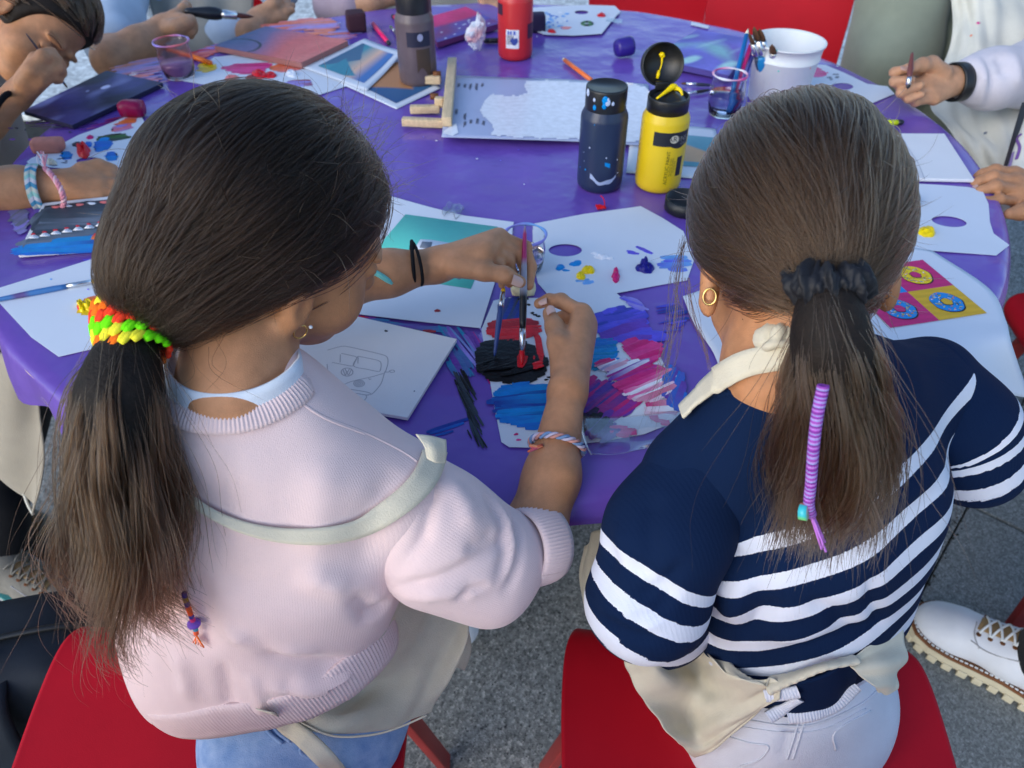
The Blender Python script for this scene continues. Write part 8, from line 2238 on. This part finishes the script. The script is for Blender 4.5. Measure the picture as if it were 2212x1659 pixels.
V, Fc = implicit(arm + hand_prims(w10, mcp, fing, th, .0090, .0175, k=.005), .0030, .009, 2); obj('body', V, Fc, M['skin'], P10)
V, Fc = implicit([cone(A(-1.05, .90, .50), A(-1.02, 1.0, 1.0), .15, .15, .05), cone(A(-1.0, .98, .98), at(-250, 420, 1.16), .06, .055, .03)], .012, .03, 2); obj('tee_shirt', V, Fc, M['grey_tee'], P10)
V, Fc = implicit([cone(A(-1.08, .86, .50), A(-.86, 1.02, .47), .09, .075, .03), cone(A(-.86, 1.02, .47), at(-20, 1160, 1.55), .07, .05, .02), cone(A(-1.12, 1.02, .50), A(-.95, 1.15, .47), .09, .075, .03), cone(at(10, 1080, 1.43), at(8, 1215, 1.50), .040, .052, .02)], .008, .02, 2); obj('trousers', V, Fc, M['black_cloth'], P10)
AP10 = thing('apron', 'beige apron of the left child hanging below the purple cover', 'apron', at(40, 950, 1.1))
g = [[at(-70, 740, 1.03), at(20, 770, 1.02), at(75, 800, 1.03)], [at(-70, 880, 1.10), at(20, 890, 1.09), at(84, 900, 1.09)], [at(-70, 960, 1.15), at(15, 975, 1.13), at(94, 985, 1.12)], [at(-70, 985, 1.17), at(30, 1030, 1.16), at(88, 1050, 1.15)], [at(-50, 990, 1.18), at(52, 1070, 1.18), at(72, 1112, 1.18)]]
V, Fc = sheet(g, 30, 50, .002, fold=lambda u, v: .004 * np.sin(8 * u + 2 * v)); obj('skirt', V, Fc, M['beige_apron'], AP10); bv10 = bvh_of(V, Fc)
P = catmull([g[3][0] - A(0, 0, .02), at(10, 1010, 1.165), at(45, 1055, 1.175), at(60, 1090, 1.18), at(72, 1112, 1.18)], 30); V, Fc = tube(P, .0022, 6); obj('hem', V, Fc, M['apron_w'], AP10)
# bracelets: chevron band and pink cord
ad = nrm(w10 - at(40, 408, 1.205)); b1 = nrm(UP - ad * (UP @ ad)); b2 = np.cross(ad, b1)
FB = thing('friendship_bracelet', 'aqua and cream chevron friendship bracelet on the left forearm', 'bracelet', at(82, 405, 1.2))
bc_ = at(80, 406, 1.208); rg = ring_pts(bc_, b1, b2, .0345, .0330, 96) + ad * .003; nn_ = rg - bc_; nn_ /= np.linalg.norm(nn_, axis=1)[:, None]
mb = MB(); chev = [srgb(80, 150, 185), srgb(200, 205, 195), srgb(150, 200, 195), srgb(205, 205, 215)]
for k in range(96):
    p, q = rg[k], rg[(k + 1) % 96]; n1 = nn_[k]
    for s_ in (-1, 1):
        V, Fc = tube([p + ad * s_ * .0002, p + ad * s_ * .0042 + (q - p) * 1.6 * .9, p + ad * s_ * .0080 + (q - p) * 2.6], [.0014, .0016, .0013], 5); mb.add(V + n1 * .0012, Fc, chev[(k // 3) % 4])
mb.build('woven_band', M['yarn'], FB)['kind'] = 'stuff'
mb = braid([bc_ - b1 * .034 + ad * -.004, at(68, 470, 1.20), at(84, 492, 1.195), at(100, 522, 1.185)], .0030, [srgb(110, 160, 160), srgb(170, 190, 170), srgb(150, 170, 200)], 9); mb.build('tail', M['yarn'], FB)
PB = thing('friendship_bracelet', 'loose pink cord bracelet with frayed end on the left forearm', 'bracelet', at(130, 405, 1.2))
pk = [srgb(225, 150, 165), srgb(235, 190, 195), srgb(215, 140, 155)]
pth = [at(96, 362, 1.20), at(112, 378, 1.175), at(128, 402, 1.165), at(137, 428, 1.172), at(135, 448, 1.19), at(122, 456, 1.205), at(104, 452, 1.225)]
mb = braid(pth, .0042, pk, 7); mb.build('cord', M['yarn'], PB)
mb = MB()
for k in range(14):
    e = at(92 + rngO.normal(0, 7), 330 + rngO.uniform(-4, 10), 1.2); a = at(97, 362, 1.195); V, Fc = tube(catmull([a, (a + e) / 2 + rngO.normal(0, .002, 3), e], 8), .0011, 5); mb.add(V, Fc, pk[k % 3] if k % 2 else srgb(215, 215, 225))
mb.build('frayed_end', M['yarn'], PB)['kind'] = 'stuff'

# ------------------------------------------------------------------ feet and bag on the ground
def lace_shoe(parent, toe, heel, L_col, s=1.0, lugs=True, upper=None, sole=None, welt=None, lace=None):
    """a lace up shoe standing on the ground, from heel to toe, parts under parent"""
    toe = np.asarray(toe, float); heel = np.asarray(heel, float); d = nrm(toe - heel); L = np.linalg.norm(toe - heel); w = nrm(np.cross(A(0, 0, 1), d)); up_ = A(0, 0, 1)
    S = np.array([0, .04, .12, .25, .4, .55, .7, .82, .92, .98, 1.0]); Wd = np.array([.006, .024, .033, .036, .035, .040, .046, .046, .038, .020, .004]) * s
    P = lambda x, y, z: heel + d * L * x + w * y + up_ * z
    ss = np.linspace(0, 1, 40); ww = np.interp(ss, S, Wd)
    out = [(x, y) for x, y in zip(ss, ww)] + [(x, -y) for x, y in zip(ss[::-1], ww[::-1])]
    def slab(grow, z0, z1, name, m, par):
        n = len(out); V = []
        for z, g_ in ((z0, grow), ((z0 + z1) / 2, grow + .0012), (z1, grow)):
            for x, y in out:
                f = (abs(y) + grow) / max(abs(y), 1e-4) if abs(y) > 1e-4 else 1; V.append(P(.5 + (x - .5) * (1 + 2 * g_ / L), y + math.copysign(g_, y), z))
        Fc = [tuple(range(n - 1, -1, -1)), tuple(2 * n + i for i in range(n))] + [(k * n + i, k * n + (i + 1) % n, (k + 1) * n + (i + 1) % n, (k + 1) * n + i) for k in range(2) for i in range(n)]
        o = obj(name, V, Fc, m, par, smooth=False); return o
    H = .052 * s
    pr = [ell(P(.80, 0, .040), (L * .20, .043 * s, .034 * s), (d, w, up_), .02), cone(P(.70, 0, .050), P(.42, 0, .070), .040 * s, .038 * s, .02), cone(P(.42, 0, .055), P(.14, 0, .055), .034 * s, .033 * s, .02), cone(P(.42, 0, .070), P(.20, 0, .105), .036 * s, .034 * s, .02), cone(P(.20, 0, .105), P(.12, 0, .06), .032 * s, .032 * s, .02)]
    V, Fc = implicit(pr, .0045, .02, 2); V[:, 2] = np.maximum(V[:, 2], .036)
    parent = obj('shoe', V, Fc, upper or M['shoe_white'], parent); bv = bvh_of(V, Fc)
    slab(.004, .012, .030, 'sole', sole or M['sole'], parent)
    slab(.0045, .0305, .037, 'welt', welt or M['welt'], parent)
    if lugs:
        me = None; ol = np.array([P(.5 + (x - .5) * 1.03, y + math.copysign(.003, y), 0) for x, y in out]); ol = resample(np.vstack([ol, ol[:1]]), 27)[:-1]; cen = ol.mean(0)
        for k, p in enumerate(ol):
            t_ = nrm(ol[(k + 1) % len(ol)] - ol[k - 1]); n_ = np.cross(t_, up_)
            V, Fc = bevel_box(p + up_ * .0085 - n_ * .003 * (1 if n_ @ (p - cen) > 0 else -1), (.0082, .0075, .0085), (t_, n_, up_), .002); obj('tread_lug', V, Fc, sole or M['sole'], parent)
        ol = np.array([P(.5 + (x - .5) * 1.005, y * 1.0 + math.copysign(.001, y), .0385) for x, y in out]); ol = resample(np.vstack([ol, ol[:1]]), 80)[:-1]
        mb = MB()
        for k, p in enumerate(ol):
            t_ = nrm(ol[(k + 1) % len(ol)] - ol[k - 1]); V, Fc = bevel_box(p, (.0028, .0012, .0010), (t_, np.cross(t_, up_), up_), .0004); mb.add(V, Fc)
        mb.build('welt_stitching', M['lace'], parent)['kind'] = 'stuff'
    def top(x, y, off=.001):
        h = bv.ray_cast(Vector(P(x, y, .3)), Vector((0, 0, -1))); return (np.array(h[0][:]) + np.array(h[1][:]) * off) if h[0] is not None else P(x, y, .06)
    tong = [[top(x, y, .0015) for y in (-.013 * s, 0, .013 * s)] for x in (.66, .56, .46, .36)]
    V, Fc = sheet(tong, 12, 20, .002); obj('tongue', V, Fc, mat('tan_tongue', (.34, .22, .10), rough=.8), parent)
    for k in range(5):
        x = .64 - .065 * k
        for sg in (-1, 1):
            pts = [top(x, -.018 * s * sg, .003), top(x - .02, -.006 * s * sg, .006), top(x - .045, .008 * s * sg, .006), top(x - .06, .018 * s * sg, .003)]
            V, Fc = tube(catmull(pts, 14), .0022, 7); obj('lace', V, Fc, lace or M['lace'], parent)
        for sg in (-1, 1):
            q = top(x, .020 * s * sg, .001); V, Fc = lathe([(.0022, -.0006), (.0042, -.0006), (.0042, .0012), (.0022, .0012)], q, 12, axis=(0, 0, 1)); obj('eyelet', V, Fc, M['welt'], parent)
    for pts in ([(.66, .030 * s), (.55, .034 * s), (.40, .033 * s), (.22, .030 * s)], [(.68, .002), (.66, .022 * s), (.60, .034 * s)], [(.66, -.030 * s), (.55, -.034 * s), (.40, -.033 * s)]):
        P_ = catmull([top(x, y, .0006) for x, y in pts], 24); V, Fc = tube(P_, .0012, 6); obj('seam', V, Fc, mat('grey_seam', (.36, .37, .40), rough=.8), parent)
    for sg in (-1,):
        q = [top(.34, .016 * s, .003), top(.30, .034 * s, .010), top(.24, .040 * s, .006), top(.27, .030 * s, .012), top(.33, .018 * s, .004)]; V, Fc = tube(catmull(q, 24), .0016, 7); obj('lace', V, Fc, lace or M['lace'], parent)

P11 = thing('person', 'person outside the right edge, white hiking shoe and black trouser leg in view', 'person', (1.0, .62, 0), 'people round the table')
toe_, heel_ = onz(1972, 1330, .02), onz(2262, 1500, .02)
ddd = nrm(toe_ - heel_); heel_ = toe_ - ddd * .275
lace_shoe(P11, A(toe_[0], toe_[1], 0), A(heel_[0], heel_[1], 0), None, 1.12)
an = A(heel_[0], heel_[1], 0) + ddd * .075
V, Fc = implicit([cone(an + A(0, 0, .105), an + A(.03, -.03, .45), .052, .075, .02), cone(an + A(.03, -.03, .45), an + A(.30, -.05, .50), .078, .09, .03)], .007, .02, 2); V = V + normals(V, Fc) * (.002 * vnoise(V, 40, 71))[:, None]; obj('trousers', V, Fc, M['black_cloth'], P11)
m_dirty = mat('worn_taupe_canvas', (.20, .19, .165), rough=.85, var=.2, vscale=30, bump=.3, bscale=500)
m_dsole = mat('worn_white_rubber', (.42, .45, .42), rough=.7, var=.15, vscale=40)
m_teal = mat('teal_foxing', (.04, .22, .22), rough=.6, var=.2)
t0, h0 = onz(196, 1206, .03), onz(20, 1150, .03); dd_ = nrm(t0 - h0); lace_shoe(P10, A(t0[0], t0[1], 0), A(*(t0 - dd_ * .23)[:2], 0), None, .95, False, m_dirty, m_dsole, m_dsole, m_dirty)
t0, h0 = onz(205, 1330, .03), onz(40, 1262, .03); dd_ = nrm(t0 - h0); lace_shoe(P10, A(t0[0], t0[1], 0), A(*(t0 - dd_ * .23)[:2], 0), None, .95, False, m_dirty, m_dsole, m_teal, m_dirty)

BP = thing('backpack', 'black nylon backpack standing on the ground left of the red chair', 'backpack', (-.70, .56, 0))
byaw = .30; ba = (A(math.cos(byaw), math.sin(byaw), 0), A(-math.sin(byaw), math.cos(byaw), .10), nrm(A(.02, -.10, 1)))
bc0 = A(-.735, .545, .195)
V, Fc = superbox(bc0, (.165, .095, .195), ba, 4.5, 22); V = V + normals(V, Fc) * (.004 * vnoise(V, 22, 81) + .0015 * vnoise(V, 70, 82))[:, None]; V[:, 2] = np.maximum(V[:, 2], .003); obj('bag_body', V, Fc, M['navy_fabric'], BP)
V, Fc = superbox(bc0 + ba[1] * -.085 - ba[2] * .03, (.125, .045, .13), ba, 4, 16); V = V + normals(V, Fc) * (.003 * vnoise(V, 30, 83))[:, None]; obj('front_pocket', V, Fc, M['navy_fabric'], BP)
for x in (-.085, .03):
    P = catmull([bc0 + ba[0] * x + ba[2] * .19 + ba[1] * -.03, bc0 + ba[0] * x + ba[2] * .17 - ba[1] * .10, bc0 + ba[0] * x + ba[2] * .02 - ba[1] * .145, bc0 + ba[0] * (x + .01) - ba[2] * .15 - ba[1] * .11], 30)
    V, Fc = ribbon(P, np.array([nrm(-ba[1] + .3 * ba[2])] * 30), .052, .010); obj('shoulder_strap', V, Fc, M['navy_fabric'], BP)
P = catmull([bc0 + ba[0] * -.165 + ba[2] * .10, bc0 + ba[0] * -.14 + ba[2] * .185, bc0 + ba[2] * .203, bc0 + ba[0] * .14 + ba[2] * .185, bc0 + ba[0] * .168 + ba[2] * .08, bc0 + ba[0] * .165 - ba[2] * .10], 50); V, Fc = tube(P, .0045, 8); obj('piping', V, Fc, M['black_plastic'], BP)
P = catmull([bc0 + ba[0] * -.05 + ba[2] * .20 - ba[1] * .02, bc0 + ba[0] * -.04 + ba[2] * .225 - ba[1] * .03, bc0 + ba[0] * .02 + ba[2] * .225 - ba[1] * .03, bc0 + ba[0] * .03 + ba[2] * .20 - ba[1] * .02], 24); V, Fc = tube(P, .008, 8, flat=.5); obj('handle', V, Fc, M['black_cloth'], BP)

# ------------------------------------------------------------------ heads above the picture's edge, so that nobody is headless from elsewhere
def plain_head(parent, c, look, hair='hair_dark', skin='skin', seed=0):
    c = np.asarray(c, float); f = nrm(look); r = nrm(np.cross(f, A(0, 0, 1))); r, f, u = frame(r, f)
    hp, L = head_prims(c, r, f, u, .98)
    V, Fc = implicit(hp + [cone(L(0, -.02, -.05), c - A(0, 0, .19) - f * .03, .046, .058, .02)], .006, .012, 2); obj('head', V, Fc, M[skin], parent)
    hc = c + u * .016 - f * .008; R_ = np.array([.080, .098, .096]); ax = np.array([r, f, u])
    V, Fc = implicit([ell(hc, R_ * .97, ax, .01), ell(hc + f * .09 - u * .06, (.12, .07, .09), ax, .015, True), ell(hc - u * .12 + f * .04, (.12, .11, .06), ax, .02, True)], .006, .01, 2); obj('hair_mass', V, Fc, M['scalp_dark'], parent)
    rg = np.random.default_rng(seed)
    st = scalp_strands(hc, ax, R_, nrm((0, -1, -.3)), 1500, lambda d: not (d[1] > .25 and d[2] < .42) and d[2] > -.6, rg, clumps=120, npts=10, lift=(-.002, .005), wav=.004)
    hair_curves('hair', st, rg.uniform(.0006, .0012, len(st)), M[hair], parent)
plain_head(P10, A(-1.0, 1.02, 1.19), A(.9, .2, -.45), 'hair_brown', 'skin', 1)
plain_head(P4c, at(420, -330, 2.35) + A(.04, -.08, .25), A(.3, -.9, -.5), 'hair_dark', 'skin_pale', 2)
plain_head(P5c, at(800, -330, 2.55) + A(.0, -.05, .27), A(0, -.9, -.5), 'hair_brown', 'skin_pale', 3)
plain_head(P6c, at(1060, -500, 2.6) + A(.02, -.05, .27), A(0, -.9, -.5), 'hair_dark', 'skin_pale', 4)
plain_head(P8c, at(2290, -260, 2.1) + A(-.03, -.03, .25), A(-.7, -.5, -.5), 'hair_brown', 'skin_pale', 5)
plain_head(P9c, at(2520, 100, 1.55) + A(-.05, .0, .26), A(-.9, .1, -.4), 'hair_dark', 'skin', 6)
plain_head(P7c, (a1_ + a2_) / 2 + A(0, .02, 1.16), A(-.3, -.9, -.3), 'hair_dark', 'skin_pale', 7)
